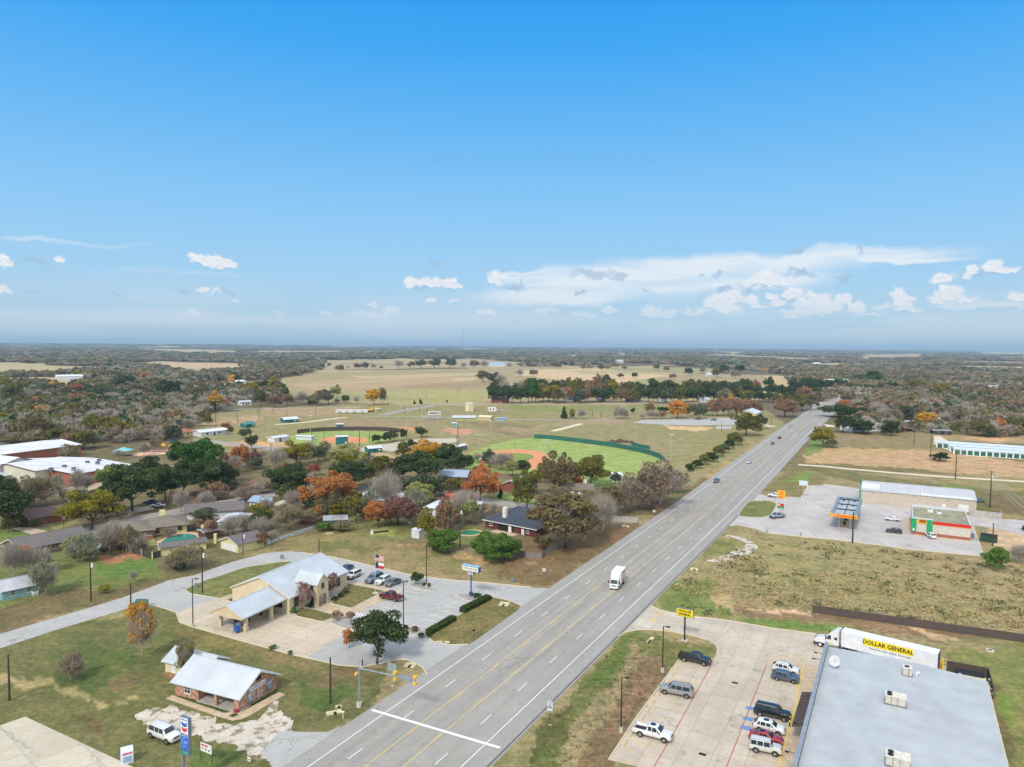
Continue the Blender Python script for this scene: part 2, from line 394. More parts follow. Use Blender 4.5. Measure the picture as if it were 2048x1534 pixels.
def ss(x, a, b):
 t = np.clip((x - a) / (b - a),0,1); return t * t * (3 - 2 * t)
def wf(sc, amp, o, sd):
 return (qa + (fbm(qa * sc + 50, qe * sc + 50, o, sd) - .5) * amp, qe + (fbm(qa * sc + 90, qe * sc + 20, o, sd + 9) - .5) * amp)
def pf(ca, ce, cx, cy, rx, ry):
 a, e = skydir(cx, cy); a2, _ = skydir(cx + rx, cy); _, e2 = skydir(cx, cy - ry)
 return (ca - a) / max(.05, a2 - a),(ce - e) / max(.05, e2 - e)
crgb = np.zeros((hq, wq, 3)); cal = np.zeros((hq, wq))
def over(al, rgb):
 global crgb, cal
 rgb = np.asarray(rgb); na = al + cal * (1 - al)
 crgb = np.where(na[..., None] > 1e-5,(al[..., None] * rgb + (cal * (1 - al))[..., None] * crgb) / np.maximum(na, 1e-5)[..., None], crgb); cal = na
sa, se = wf(.3,1.3,5,31)
stk = fbm(qa * .12 - qe * .03 + 7, qe * 1.1 + 5,5,77)
for (x, y, rx, ry, s) in VEIL:
 u, v = pf(sa, se, x, y, rx, ry); over(ss(-np.hypot(u, v),-1.4,-.2) * s * ss(stk, .3,.6), lin((224,236,246)))
sh = np.zeros_like(qa)
for (x, y, rx, ry) in SHEET:
 u, v = pf(sa, se, x, y, rx, ry); sh = np.maximum(sh, ss(-np.hypot(u, np.where(v > 0, v * 1.15, v)),-1.2,-.45))
over(sh * (.55 + .4 * ss(stk, .3,.62)), lin((234,242,248)))
low = ss(-qe, -5.5,-.6); over(low * ss(stk, .34,.66) * .6, lin((214,226,236)))
ca, ce = wf(1.5,1.3,5,3)
for (x, y, rx, ry) in GREY:
 u, v = pf(ca, ce, x, y, rx, ry + 1); over(ss(-np.hypot(u, v),-1.35,-.4) * .72, lin((166,194,221)))
bil = 1 - np.abs(fbm(qa * 2.2 + 3, qe * 2.6 + 8,5,101) * 2 - 1)
ca, ce = wf(1.7,.85,5,13)
fld = np.full_like(qa, -9.0); stg = np.zeros_like(qa); vv = np.zeros_like(qa)
for (x, y, rx, ry, s) in CUM:
 u, v = pf(ca, ce, x, y, rx * 1.02, ry * 1.05); l = 1 - np.hypot(u, np.where(v < 0, v * 1.35, v)); m_ = l > fld
 fld = np.where(m_, l, fld); vv = np.where(m_, v, vv); stg = np.maximum(stg, np.where(l > -.25, s, 0) * ss(l, -.25,.3))
Q = fld + (bil - .55) * .55
al = ss(Q, -.14,.34) * np.clip(stg + .15,0,1)
hgt = np.sqrt(np.clip(fld, 0,1)) * .9 + bil * .75
gy_, gx_ = np.gradient(hgt); lit = np.clip(.62 + (-gx_ * .3 + gy_ * -1.1) * -1.6 * 1.0 + vv * .28,0,1)
lit = np.clip(lit, 0,1)[..., None]
crgb_c = np.array(lin((196,210,226))) * (1 - lit) + np.array((1.0,1.0,1.0)) * lit
hazy = ss(-qe, -6,-1.0)[..., None] * .45
crgb_c = crgb_c * (1 - hazy) + np.array(lin((214,227,238))) * hazy
over(al * (1 - .35 * ss(-qe, -4,-.8)), crgb_c)
cal *= np.clip((EL1 - qe) / 1.5,0,1) * np.clip((qe + 1.5) / 1.2,0,1) * np.clip((48 - np.abs(qa)) / 4,0,1)
cim = bpy.data.images.new('cloud_field', wq, hq, alpha=True, float_buffer=True); cim.colorspace_settings.name = 'Non-Color'; cim.alpha_mode = 'CHANNEL_PACKED'
cim.pixels.foreach_set(np.concatenate([crgb, cal[..., None]], 2).astype(np.float32).ravel()); cim.pack()
mpc = nd(nt, 'ShaderNodeMapping'); nt.links.new(V0, mpc.inputs[0]); mpc.inputs['Scale'].default_value = (1 / (AZ1 - AZ0),1 / (EL1 - EL0),1); mpc.inputs['Location'].default_value = (-AZ0 / (AZ1 - AZ0),-EL0 / (EL1 - EL0),0)
ti = nd(nt, 'ShaderNodeTexImage', image=cim, extension='CLIP'); nt.links.new(mpc.outputs[0], ti.inputs[0])
tsc = nd(nt, 'ShaderNodeVectorMath', operation='SCALE'); nt.links.new(ti.outputs[0], tsc.inputs[0]); tsc.inputs['Scale'].default_value = 1 / BS / EXG
col = mix(nt, ti.outputs[1], col, tsc.outputs[0])
dn = noise(nt, nrm.outputs[0], 2.6,6,0.55)
front = ramp(nt, sp.outputs[1], 0.75,0.1)
deck = mth(nt, 'MULTIPLY', ramp(nt, el, 33,46),1.0)
deck = mth(nt, 'MAXIMUM', deck, mth(nt, 'MULTIPLY', ramp(nt, el, 6,24), front))
deck = mth(nt, 'MULTIPLY', deck, ramp(nt, dn, 0.30,0.5,0.55,1.0))
DECKG = 1.25
dc = mix(nt, ramp(nt, dn, 0.35,0.7), tuple(x * DECKG / BS for x in lin((200,206,214))), tuple(x * DECKG / BS for x in lin((250,249,246))))
col = mix(nt, deck, col, dc)
nt.links.new(col, bg.inputs['Color'])
w.cycles.sampling_method = 'MANUAL'; w.cycles.sample_map_resolution = 512
hz = MB().box(-52000,52000,-4000,70000,-40,222,0)
hm = bpy.data.materials.new('haze_air'); hm.use_nodes = True; hn = hm.node_tree; hn.nodes.clear()
ho = nd(hn, 'ShaderNodeOutputMaterial'); pv = nd(hn, 'ShaderNodeVolumePrincipled')
pv.inputs['Density'].default_value = 8.0e-5; pv.inputs['Color'].default_value = (0.55,0.79,1.0,1); pv.inputs['Anisotropy'].default_value = 0.0
hn.links.new(pv.outputs[0], ho.inputs['Volume'])
HZ = tag(hz.build('haze', hm), 'thin blue air lying over the land out to the skyline', None, None, 'stuff')
def inpoly(px, py, poly):
 r = np.zeros(px.shape, bool); n = len(poly)
 for i in range(n):
  x1, y1 = poly[i]; x2, y2 = poly[(i + 1) % n]
  if y1 == y2: continue
  c = ((y1 > py) != (y2 > py)) & (px < (x2 - x1) * (py - y1) / (y2 - y1) + x1); r ^= c
 return r
def hills(x, y):
 r = np.hypot(x, y); k = np.clip((r - 3500) / 9000,0,1); k = k * k * (3 - 2 * k)
 return k * (fbm(x / 4200, y / 2600,4,5) * 75 - 22) - 0.5 * np.clip((r - 14000) / 30000,0,1) * 10
# ground colour regions, outlined on the ground (photo pixels of their outline)
TAN = (190,164,128); GR = (112,112,68); GB = (128,117,80); LG = (108,134,58); LEAF = (132,104,78); PARK = (150,143,98)
REG = [
 ((150,138,100), [(-400,900),(2500,960),(2500,2600),(-400,2600)]),
 ((112,104,78), [(-600,800),(640,800),(640,1090),(300,1200),(-600,1300)]),
 (PARK, [(400,828),(700,806),(1000,806),(1340,808),(1540,822),(1570,850),(1470,930),(1340,970),(1150,960),(900,935),(700,905),(400,905)]),
 ((122,112,84), [(600,905),(900,925),(1200,960),(1320,960),(1250,1080),(1000,1100),(640,1100),(500,1000)]),
 ((200,172,144), [(205,729),(330,723),(485,727),(500,735),(440,744),(370,742),(290,733)]),
 ((176,160,132), [(640,721),(960,718),(1070,727),(1010,738),(920,735),(650,741)]),
 ((170,154,118), [(555,757),(640,742),(900,738),(1030,733),(1180,733),(1290,745),(1560,750),(1600,790),(1500,800),(1300,808),(980,812),(820,810),(700,806),(600,802),(555,780)]),
 ((206,178,142), [(1040,741),(1200,736),(1290,744),(1340,752),(1240,766),(1120,758),(1040,752)]),
 ((178,152,122), [(560,768),(700,757),(900,752),(1000,757),(800,772),(640,782)]),
 ((166,160,102), [(690,786),(860,778),(1000,782),(985,804),(780,807)]),
 ((160,156,110), [(1180,735),(1300,732),(1420,737),(1440,745),(1300,748)]),
 ((196,168,128), [(1536,752),(1588,752),(1582,774),(1536,772)]),((190,178,148), [(1590,728),(1690,726),(1690,734),(1590,735)]),
 ((188,168,130), [(-200,758),(120,755),(210,760),(180,770),(-200,772)]),((176,164,130), [(400,768),(560,762),(560,775),(420,778)]),
 ((190,172,132), [(1720,712),(1850,710),(1850,716),(1720,717)]),((196,180,150), [(1950,706),(2100,704),(2300,712),(1960,712)]),((188,168,138), [(1985,786),(2200,780),(2200,800),(1990,795)]),((180,160,124), [(1900,783),(1960,783),(1950,790),(1900,788)]),((170,156,124), [(1920,826),(2000,825),(1990,830),(1920,830)]),
 ((150,150,104), [(600,792),(760,790),(900,800),(620,803)]),((158,136,108), [(800,770),(1000,764),(1020,772),(840,779)]),((186,168,132), [(700,752),(980,745),(990,750),(720,758)]),((150,150,112), [(1060,776),(1300,760),(1480,762),(1500,780),(1200,785)]),((196,170,132), [(905,757),(960,755),(965,760),(910,762)]),((150,134,104), [(640,728),(800,724),(1000,727),(800,731)]),
 ((166,142,112), [(512,815),(720,815),(700,830),(512,834)]),((176,150,118), [(360,840),(512,832),(512,843),(420,850)]),
 ((156,134,106), [(640,842),(860,838),(880,850),(640,856)]),((138,122,92), [(880,836),(1060,850),(1050,880),(1020,874),(960,852)]),
 ((160,140,112), [(1170,838),(1260,835),(1250,846),(1100,852),(1040,868),(1000,860)]),((216,178,134), [(1330,851),(1400,852),(1425,857),(1400,860),(1340,858)]),
 ((150,158,92), [(870,832),(1000,836),(1050,846),(940,843)]),((132,140,78), [(1024,810),(1340,812),(1340,820),(1024,822)]),
 ((208,140,96), [(780,856),(800,853),(835,855),(842,860),(800,862)]),((196,140,112), [(872,862),(893,856),(943,857),(962,862),(943,869),(905,869)]),
 ((190,160,120), [(440,884),(600,885),(640,890),(560,896),(440,892)]),((212,152,104), [(430,884),(530,884),(555,889),(520,893),(450,890)]),
 ((186,158,112), [(725,905),(790,912),(860,925),(860,935),(760,925)]),
 (LG, [(105,895),(135,900),(120,915),(95,905)]),((150,150,90), [(300,1085),(330,1088),(325,1105),(265,1098)]),(LG, [(20,1060),(90,1068),(70,1080),(-40,1090),(-40,1055)]),
 ((140,142,84), [(75,1057),(145,1045),(150,1060),(115,1066)]),((172,112,78), [(215,1100),(290,1120),(270,1135),(210,1115)]),
 ((96,84,66), [(230,1020),(330,1000),(340,1015),(235,1045)]),((128,98,80), [(330,990),(480,960),(520,975),(360,1010)]),
 ((112,126,62), [(-40,1110),(40,1090),(230,1120),(290,1125),(330,1160),(200,1200),(80,1240),(-40,1260)]),((92,128,48), [(205,1125),(290,1118),(310,1135),(260,1150),(200,1145)]),
 ((118,102,72), [(-40,1225),(150,1180),(330,1160),(420,1130),(430,1150),(300,1185),(-40,1275)]),
 ((126,126,76), [(700,1030),(850,1035),(840,1075),(720,1080),(640,1075)]),((150,158,84), [(740,1060),(790,1055),(780,1073),(735,1072)]),
 ((120,150,66), [(1000,990),(1110,1000),(1100,1012),(1000,1005)]),((120,98,74), [(640,1020),(700,1035),(650,1060),(570,1055)]),
 ((114,124,66), [(925,1040),(1010,1075),(940,1090),(880,1080)]),(LEAF, [(1040,1070),(1090,1075),(1080,1105),(1030,1100)]),
 ((140,128,84), [(470,1105),(620,1068),(720,1075),(860,1095),(1010,1130),(1120,1110),(1270,1050),(1310,1055),(1090,1176),(950,1168),(700,1135),(600,1110),(480,1130)]),
 ((122,98,70), [(1010,1125),(1090,1090),(1190,1045),(1290,1050),(1110,1170),(1000,1165)]),((126,100,74), [(1200,1050),(1290,1045),(1260,1075),(1190,1075)]),
 ((186,144,98), [(880,1100),(945,1110),(990,1123),(980,1128),(920,1115)]),((196,150,104), [(935,1122),(985,1128),(965,1132)]),((182,138,92), [(1040,1120),(1085,1123),(1080,1128),(1042,1125)]),((176,140,98), [(790,1086),(860,1092),(850,1097)]),
 ((112,114,66), [(640,1080),(760,1100),(720,1112),(630,1095)]),((118,100,70), [(1290,1000),(1390,960),(1450,925),(1460,935),(1320,1035),(1250,1030)]),
 ((168,146,96), [(1440,925),(1540,868),(1560,866),(1460,935),(1400,965)]),((112,128,62), [(1330,990),(1370,975),(1350,1000)]),
 ((126,128,76), [(380,1178),(430,1155),(520,1125),(600,1125),(570,1145),(440,1195)]),((116,114,68), [(455,1190),(490,1175),(500,1190),(470,1205)]),
 ((108,112,64), [(590,1225),(660,1215),(700,1250),(620,1245)]),((112,108,64), [(660,1210),(700,1165),(760,1185),(700,1215)]),((110,118,64), [(840,1275),(960,1205),(1045,1210),(940,1290)]),((140,96,72), [(900,1235),(990,1190),(960,1215),(910,1248)]),
 ((104,108,62), [(-100,1290),(330,1215),(700,1330),(760,1340),(740,1440),(600,1480),(560,1600),(-100,1600)]),
 ((86,104,52), [(90,1330),(180,1280),(260,1300),(230,1370),(130,1400)]),((132,118,76), [(370,1240),(560,1300),(660,1330),(600,1345),(480,1310),(350,1260)]),
 ((122,104,72), [(640,1340),(740,1345),(720,1370),(620,1365)]),((78,104,44), [(590,1370),(700,1380),(720,1410),(600,1420)]),((172,156,108), [(-20,1345),(60,1360),(180,1395),(260,1400),(220,1412),(80,1385),(-20,1362)]),
 ((120,100,74), [(240,1350),(280,1355),(260,1375),(235,1370)]),((112,96,66), [(170,1430),(230,1440),(200,1470),(140,1450)]),((84,110,46), [(400,1490),(480,1500),(460,1534),(400,1534)]),
 ((104,116,56), [(1000,1600),(1240,1270),(1280,1262),(1250,1330),(1150,1450),(1080,1600)]),((120,98,72), [(1110,1600),(1280,1330),(1330,1290),(1370,1280),(1350,1330),(1220,1520),(1180,1600)]),((96,122,50), [(1180,1370),(1250,1275),(1270,1275),(1215,1360)]),((112,122,60), [(1260,1265),(1390,1285),(1430,1310),(1330,1330),(1290,1310)]),
 ((92,96,56), [(1080,1440),(1150,1400),(1130,1480),(1050,1534)]),((142,112,84), [(1240,1420),(1290,1350),(1310,1370),(1260,1440)]),
 ((152,140,98), [(1300,1200),(1400,1090),(1480,1050),(1760,1080),(1980,1115),(2300,1150),(2300,1290),(2048,1265),(1660,1210),(1480,1230),(1400,1232)]),
 ((108,128,56), [(1305,1195),(1370,1150),(1420,1160),(1450,1220),(1440,1235),(1340,1222)]),((100,134,48), [(1440,1232),(1560,1255),(1700,1275),(1690,1262),(1560,1235)]),((172,154,104), [(1410,1190),(1435,1165),(1450,1200),(1430,1225)]),
 ((134,108,82), [(1450,1208),(1700,1228),(1900,1258),(1960,1275),(1880,1280),(1660,1250),(1480,1228)]),((206,172,142), [(1450,1210),(1500,1207),(1580,1220),(1630,1226),(1625,1231),(1560,1224),(1460,1212)]),((206,172,138), [(1810,1256),(1870,1262),(1940,1278),(1930,1281),(1850,1270)]),
 ((124,130,70), [(1890,1300),(2100,1280),(2200,1600),(2020,1600),(1960,1360)]),((116,108,74), [(1960,1360),(2020,1380),(2060,1534),(2020,1534)]),((110,140,52), [(2000,1390),(2048,1380),(2048,1470),(2010,1440)]),
 ((118,126,70), [(1400,1090),(1470,1065),(1440,1110),(1405,1115)]),((122,124,66), [(1480,1005),(1550,1005),(1540,1035),(1475,1032)]),((128,118,76), [(1525,985),(1570,935),(1660,955),(1600,995)]),
 ((108,146,48), [(1565,962),(1600,940),(1630,942),(1600,965)]),((116,112,70), [(1600,935),(2048,985),(2300,1010),(2300,1150),(2048,1030),(1960,1020),(1900,985),(1700,965)]),((118,140,56), [(1880,965),(1960,975),(1950,995),(1890,985)]),((120,100,78), [(1970,985),(2048,995),(2100,1030),(1990,1030)]),
 ((192,156,116), [(1590,908),(1640,896),(1870,898),(2048,925),(2300,950),(2300,1010),(2048,957),(1800,935),(1600,926)]),((146,130,94), [(1655,868),(1880,862),(1895,903),(1740,896),(1640,893)]),((168,142,104), [(1860,870),(1960,855),(2100,875),(2100,892),(1900,880)]),((204,160,114), [(1930,874),(1990,873),(2048,880),(1990,884)]),
 ((112,140,58), [(1595,915),(1625,870),(1660,880),(1640,905)]),((200,172,140), [(1960,1035),(2100,1055),(2200,1100),(2048,1110),(1975,1085)]),
]
def ground_colour(X, Y, seed=0):
 base = np.empty((len(X),3)); r = np.hypot(X, Y)
 far = np.array(lin((108,98,82))); near = np.array(lin(GB))
 k = np.clip((r - 300) / 500,0,1)[:, None]; base[:] = near * (1 - k) + far * k
 s = np.clip(r / 160,0.6,60)      # wobble of region edges grows with distance
 jx = X + (fbm(X / (4 * s), Y / (4 * s),3,21) - .5) * 5 * s + (vnoise(X * 1.1, Y * 1.1,3) - .5) * 1.2
 jy = Y + (fbm(X / (4 * s), Y / (4 * s),3,57) - .5) * 9 * s + (vnoise(X * 1.1, Y * 1.1,4) - .5) * 1.2
 vis = jy > 20
 px, py = PX(jx, np.maximum(jy, 20.0),0.0)
 for c, poly in REG:
  m = inpoly(px, py, poly) & vis
  base[m] = base[m] * 0.15 + np.array(lin(c)) * 0.85
 pn = fbm(X / 520 + 3, Y / 760,3,9)
 m = (r > 1500) & ((pn > 0.57)  | (fbm(X / 170 + 9, Y / 260,3,19) > .64)); base[m] = np.array(lin((176,162,126))) #); base[m] = np.array(lin((178,166,128)))
 return base
th = np.concatenate([np.linspace(-180,-62,24), np.linspace(-60,60,521), np.linspace(62,178,24)]) * math.pi / 180
rr = np.concatenate([np.array([6,25,45,60,70]), np.geomspace(78,60000,640)])
TH, RR = np.meshgrid(th, rr); gx = (RR * np.sin(TH)).ravel(); gy = (RR * np.cos(TH)).ravel()
gz = hills(gx, gy); nT, nR = len(th), len(rr)
gx = np.append(gx, 0); gy = np.append(gy, 0); gz = np.append(gz, 0)
idx = np.arange(nT * nR).reshape(nR, nT); a = idx[:-1]; b_ = idx[1:]
q = np.stack([a, np.roll(a, -1,1), np.roll(b_, -1,1), b_], -1).reshape(-1,4)
tri = np.stack([np.full(nT, nT * nR), np.roll(idx[0], -1), idx[0]], -1)
me = bpy.data.meshes.new('ground'); me.vertices.add(len(gx)); me.vertices.foreach_set('co', np.stack([gx, gy, gz], 1).astype(np.float32).ravel())
loops = np.concatenate([q[:, ::-1].ravel(), tri[:, ::-1].ravel()]); nf = len(q) + len(tri)
me.loops.add(len(loops)); me.loops.foreach_set('vertex_index', loops.astype(np.int32))
me.polygons.add(nf); ls = np.concatenate([np.arange(len(q)) * 4, len(q) * 4 + np.arange(len(tri)) * 3]); me.polygons.foreach_set('loop_start', ls.astype(np.int32))
me.update(); me.validate()
if me.polygons[0].normal.z < 0: me.flip_normals()
gc = ground_colour(gx, gy)
at = me.color_attributes.new('Col', 'FLOAT_COLOR', 'POINT'); at.data.foreach_set('color', np.concatenate([gc, np.ones((len(gc),1))], 1).astype(np.float32).ravel())
def grass_mat():
 m, nt, b = newmat('grass_ground'); P = worldvec(nt)
 c = nd(nt, 'ShaderNodeAttribute', attribute_name='Col').outputs['Color']
 big = noise(nt, P, 0.018,5,.6); mid = noise(nt, P, 0.16,6,.65); sm = noise(nt, P, 0.9,6,.7); fine = noise(nt, P, 5.0,4,.75)
 def mul(o, f, cc): return mix(nt, f, o, cc, 'MULTIPLY')
 o = mul(c, 1.0,(1.10,1.0,.98)); o = mul(o, ramp(nt, big, .4,.62),(.90,1.0,.82)); o = mul(o, ramp(nt, mid, .48,.66),(.70,.80,.60))
 o = mul(o, ramp(nt, mid, .50,.30,0,.9),(1.34,1.18,1.04)); o = mul(o, ramp(nt, sm, .47,.68),(.62,.70,.58))
 o = mul(o, ramp(nt, sm, .48,.30),(1.5,1.36,1.2)); o = mul(o, ramp(nt, fine, .47,.66),(.58,.62,.58)); o = mul(o, ramp(nt, fine, .48,.3),(1.6,1.5,1.38))
 mpn = nd(nt, 'ShaderNodeMapping'); nt.links.new(P, mpn.inputs[0]); mpn.inputs['Rotation'].default_value = (0,0,-ROADANG); mpn.inputs['Scale'].default_value = (.03,.5,1)
 mow = noise(nt, mpn.outputs[0], 1.0,4,.6); o = mul(o, ramp(nt, mow, .48,.62,0,.5),(.84,.87,.78))
 gm_ = nd(nt, 'ShaderNodeHueSaturation', i_Saturation=.86, i_Value=1.06); nt.links.new(o, gm_.inputs['Color']); o = gm_.outputs[0]
 nt.links.new(o, b.inputs['Base Color']); b.inputs['Roughness'].default_value = 1.0; b.inputs['Specular IOR Level'].default_value = 0.1
 bump(nt, b, mth(nt, 'ADD', sm, fine),0.5,0.12)
 return m
GM = grass_mat(); me.materials.append(GM)
me.polygons.foreach_set('use_smooth', [True] * len(me.polygons))
ground = struct(bpy.data.objects.new('ground', me)); COL.objects.link(ground)
# highway
ASPH = ground_paving('asphalt', (150,147,141),(166,163,156), ang=ROADANG, crack=0.3, oil=0.10, streak=0.4)
SHOU = ground_paving('shoulder_asphalt', (150,148,145),(166,163,158), ang=ROADANG, crack=0.3, oil=0.05, streak=0.2)
DARKA = ground_paving('edge_tar', (84,84,86),(110,110,110), crack=0, oil=0)
def line_mat(name, rgb, wear=0.5):
 m, nt, b = newmat(name); P = worldvec(nt); n = noise(nt, P, 1.6,5,.7)
 nt.links.new(mix(nt, ramp(nt, n, .5,.72,0, wear), lin(rgb), lin((160,158,152))), b.inputs['Base Color']); b.inputs['Roughness'].default_value = .8; return m
WHITE = line_mat('white_road_paint', (232,232,230),.35); YEL = line_mat('yellow_road_paint', (222,188,112),.5)
OCHRE = line_mat('ochre_road_paint', (216,180,96),.5); REDP = line_mat('red_road_paint', (176,92,84),.7); BLUEP = line_mat('blue_road_paint', (92,138,200),.5)
SS = list(range(-60,1700,12))
def strip(name, t0, t1, z, mat, s0=-60, s1=1700):
 m = MB(); pts = sorted(set([s for s in SS if s0 < s < s1] + [s0, s1])); vs, fs = [], []
 for i, s in enumerate(pts):
  vs += [tuple(RT(s, t0, z)), tuple(RT(s, t1, z))]
  if i: fs.append((2 * i - 2,2 * i - 1,2 * i + 1,2 * i))
 m.add(vs, fs); return struct(m.build(name, mat))
strip('road_shoulder', -3.0,21.9,0.030, SHOU); strip('highway', -0.25,18.55,0.034, ASPH)
strip('road_edge_tar', 21.3,21.6,0.038, DARKA, -60,200)
mk = MB()
def mline(t, w_, s0, s1, mi=0, dash=0, gap=0, z=0.040):
 s = s0
 while s < s1:
  e = min(s + (dash or 24), s1); vs = [tuple(RT(a, b, z)) for a, b in ((s, t - w_ / 2),(s, t + w_ / 2),(e, t + w_ / 2),(e, t - w_ / 2))]
  mk.add(vs, [(0,1,2,3)], mi); s = e + gap
mline(0,.16,-60,1300); mline(18.3,.16,-60,1300)
mline(3.5,.14,-57,1000,0,3.2,9.0); mline(14.85,.14,-52,1000,0,3.2,9.0)
mline(6.75,.15,-60,1300,1); mline(11.3,.15,-60,1300,1)
mline(7.05,.10,-60,1000,1,3.2,9.0); mline(11.0,.10,-60,1000,1,3.2,9.0)
sb = [G(743.5,1420), G(1000,1496)]; d = (sb[1] - sb[0]).normalized(); n_ = Vector((-d.y, d.x, 0)) * .28
mk.add([tuple(p + o_ + Vector((0,0,.044))) for p, o_ in ((sb[0], -n_),(sb[1], -n_),(sb[1], n_),(sb[0], n_))], [(0,1,2,3)], 0)
struct(mk.build('road_markings', [WHITE, YEL]))
tar = MB(); tm = paint('tar', (112,112,112),.7, var=.2)
for k in range(30):
 s = -45 + k * 9.5 + random.uniform(-2,2)
 if random.random() < .55:
  t = random.choice([3.4,7,11.5,14.7]) + random.uniform(-.6,.6); pts = [RT(s + i * 1.5, t + random.uniform(-.35,.35)) for i in range(random.randint(4,12))]
 else:
  t0 = random.uniform(-1,8); n = random.randint(4,8); pts = [RT(s + random.uniform(-.5,.5) + i * .25, t0 + i * 1.4) for i in range(n)]
 vs, fs = ribbon([(p.x, p.y) for p in pts], .055,.0425 + k * .00004); tar.add(vs, fs)
struct(tar.build('road_crack_tar', tm))
# side roads, lots, kerbs, paths
BASP = ground_paving('worn_asphalt', (166,165,162),(184,183,180), ang=R(20), crack=0.55, oil=0.25, streak=0.15)
CONC = ground_paving('tan_concrete', (186,172,152),(206,193,172), slab=4.6, ang=ROADANG, crack=0.3, oil=0.3, scale=0.08)
CONC2 = ground_paving('lot_concrete', (180,168,152),(206,196,180), slab=4.4, ang=ROADANG, crack=0.35, oil=0.45, scale=0.1, streak=0.2)
STREET = ground_paving('street_asphalt', (150,143,138),(170,163,156), crack=0.3, oil=0.1)
DIRTR = ground_paving('dirt_track', (206,192,164),(222,210,186), crack=0, oil=0)
WALK = ground_paving('sidewalk_concrete', (190,168,142),(204,186,160), slab=1.5, crack=0.1, oil=0.1)
KERB = ground_paving('kerb_concrete', (202,188,162),(220,208,184), crack=0, oil=0.05)
PALE = ground_paving('pale_slab', (188,178,158),(206,198,178), slab=6.2, ang=R(-40), crack=0.3, oil=0.15)
ROCKM = ground_paving('planter_rock', (140,138,136),(170,168,166), crack=0, oil=0)
LAWN = grass_mat()
def lawn(name, pts, rgb, z=0.05, kerb=0.0):
 """a grass island set in paving, with a concrete kerb round it when kerb > 0"""
 w_ = [G(*p) for p in pts]; n = 5; poly = [(p.x, p.y) for p in w_]
 m = MB(); m.add([(x, y, z) for x, y in poly], [tuple(range(len(poly)))]); o = m.build(name, LAWN); me = o.data
 bm = bmesh.new(); bm.from_mesh(me)
 bmesh.ops.triangulate(bm, faces=bm.faces)
 for f in bm.faces:
  if f.normal.z < 0: f.normal_flip()
 bm.to_mesh(me); bm.free()
 at = me.color_attributes.new('Col', 'FLOAT_COLOR', 'POINT'); at.data.foreach_set('color', [*lin(rgb),1] * len(me.vertices))
 struct(o)
 if kerb: kerbline(poly + [poly[0]], kerb)
 return o
KM = MB()
def kerbline(poly, h=0.13, w_=0.16):
 for i in range(len(poly) - 1):
  a, b = Vector(poly[i][:2]), Vector(poly[i + 1][:2]); d = b - a
  if d.length < .05: continue
  d.normalize(); n = Vector((-d.y, d.x)) * w_ / 2; vs = []
  for z in (0.0, h + 0.0004 * (i % 7)): vs += [(*(a - n), z),(*(b - n), z),(*(b + n), z),(*(a + n), z)]
  KM.add(vs, [(3,2,1,0),(4,5,6,7),(0,1,5,4),(1,2,6,5),(2,3,7,6),(3,0,4,7)])
def kpx(pts, h=0.13, w_=0.16): kerbline([G(*p) for p in pts], h, w_)
def road_px(name, pts, width, z, mat, sub=3):
 pts = smooth_poly(pts, 2, False) if sub else pts; wp = [G(*p) for p in pts]
 m = MB(); vs, fs = ribbon([(p.x, p.y) for p in wp], width, z); m.add(vs, fs); return struct(m.build(name, mat))
LN = MB()
def lpx(p, q_, w_=.12, mi=0, z=.056):
 a, b = G(*p), G(*q_); lw(a, b, w_, mi, z)
def lw(a, b, w_=.12, mi=0, z=.056):
 d = (b - a); d.z = 0; d.normalize(); n = Vector((-d.y, d.x, 0)) * w_ / 2; k = Vector((0,0, z + 0.00003 * (len(LN.f) % 60)))
 LN.add([tuple(Vector((p.x, p.y, 0)) + o_ + k) for p, o_ in ((a, -n),(b, -n),(b, n),(a, n))], [(0,1,2,3)], mi)
bank_edge_up = [(-300,1340),(0,1268),(137,1228),(246,1195),(339,1160),(390,1150),(464,1124),(532,1106),(582,1102),(601,1105),(669,1115),(749,1133),(826,1151),(900,1160),(974,1166),(1063,1175),(1100,1177)]
bank_low = [(1042,1222),(900,1320),(855,1352),(851,1345),(844,1334),(815,1320),(800,1319),(767,1326),(726,1334),(678,1331),(573,1307),(464,1277),(387,1255),(359,1245),(352,1225),(312,1212),(260,1216),(219,1228),(109,1261),(0,1297),(-300,1385)]
gpoly('bank_lot_road', bank_edge_up + bank_low, 0.020, BASP)
kpx([(855,1352),(851,1345),(844,1334),(815,1320),(800,1319),(767,1326),(726,1334),(678,1331),(573,1307),(464,1277),(387,1255),(359,1245),(352,1225),(312,1212)])
kpx([(601,1105),(669,1115),(749,1133),(826,1151),(900,1160),(974,1166),(1063,1175)])
gpoly('bank_concrete_apron', [(353,1226),(360,1244),(387,1254),(464,1276),(612,1315),(660,1286),(696,1266),(724,1252),(706,1243),(688,1238),(664,1240),(646,1244),(590,1232),(576,1226),(470,1200),(445,1197),(409,1206)], 0.030, CONC)
isl = [(370,1181),(382,1188),(437,1197),(480,1185),(520,1172),(640,1128),(620,1118),(595,1124),(562,1124),(491,1135),(409,1162),(374,1177)]
lawn('grass_verge', isl, (120,124,72),0.10,0.13)
lawn('lawn', [(595,1233),(644,1244),(666,1236),(664,1229),(628,1219),(600,1216),(579,1222)], (108,108,66),.10,.12)
lawn('lawn', [(661,1207),(702,1217),(770,1182),(694,1167),(691,1172)], (116,110,68),.10,.12)
lawn('lawn', [(452,1201),(478,1208),(484,1195),(470,1193)], (116,114,70),.10,.12)
gpoly('sidewalk', [(655,1206),(700,1219),(770,1183.5),(693,1166),(694,1161),(806,1184),(724,1221),(688,1237),(665,1237),(640,1216)], 0.024, WALK, 0.06)
gpoly('sidewalk', [(437,1198),(452,1201),(480,1189),(480,1184)], 0.030, WALK, 0.05)
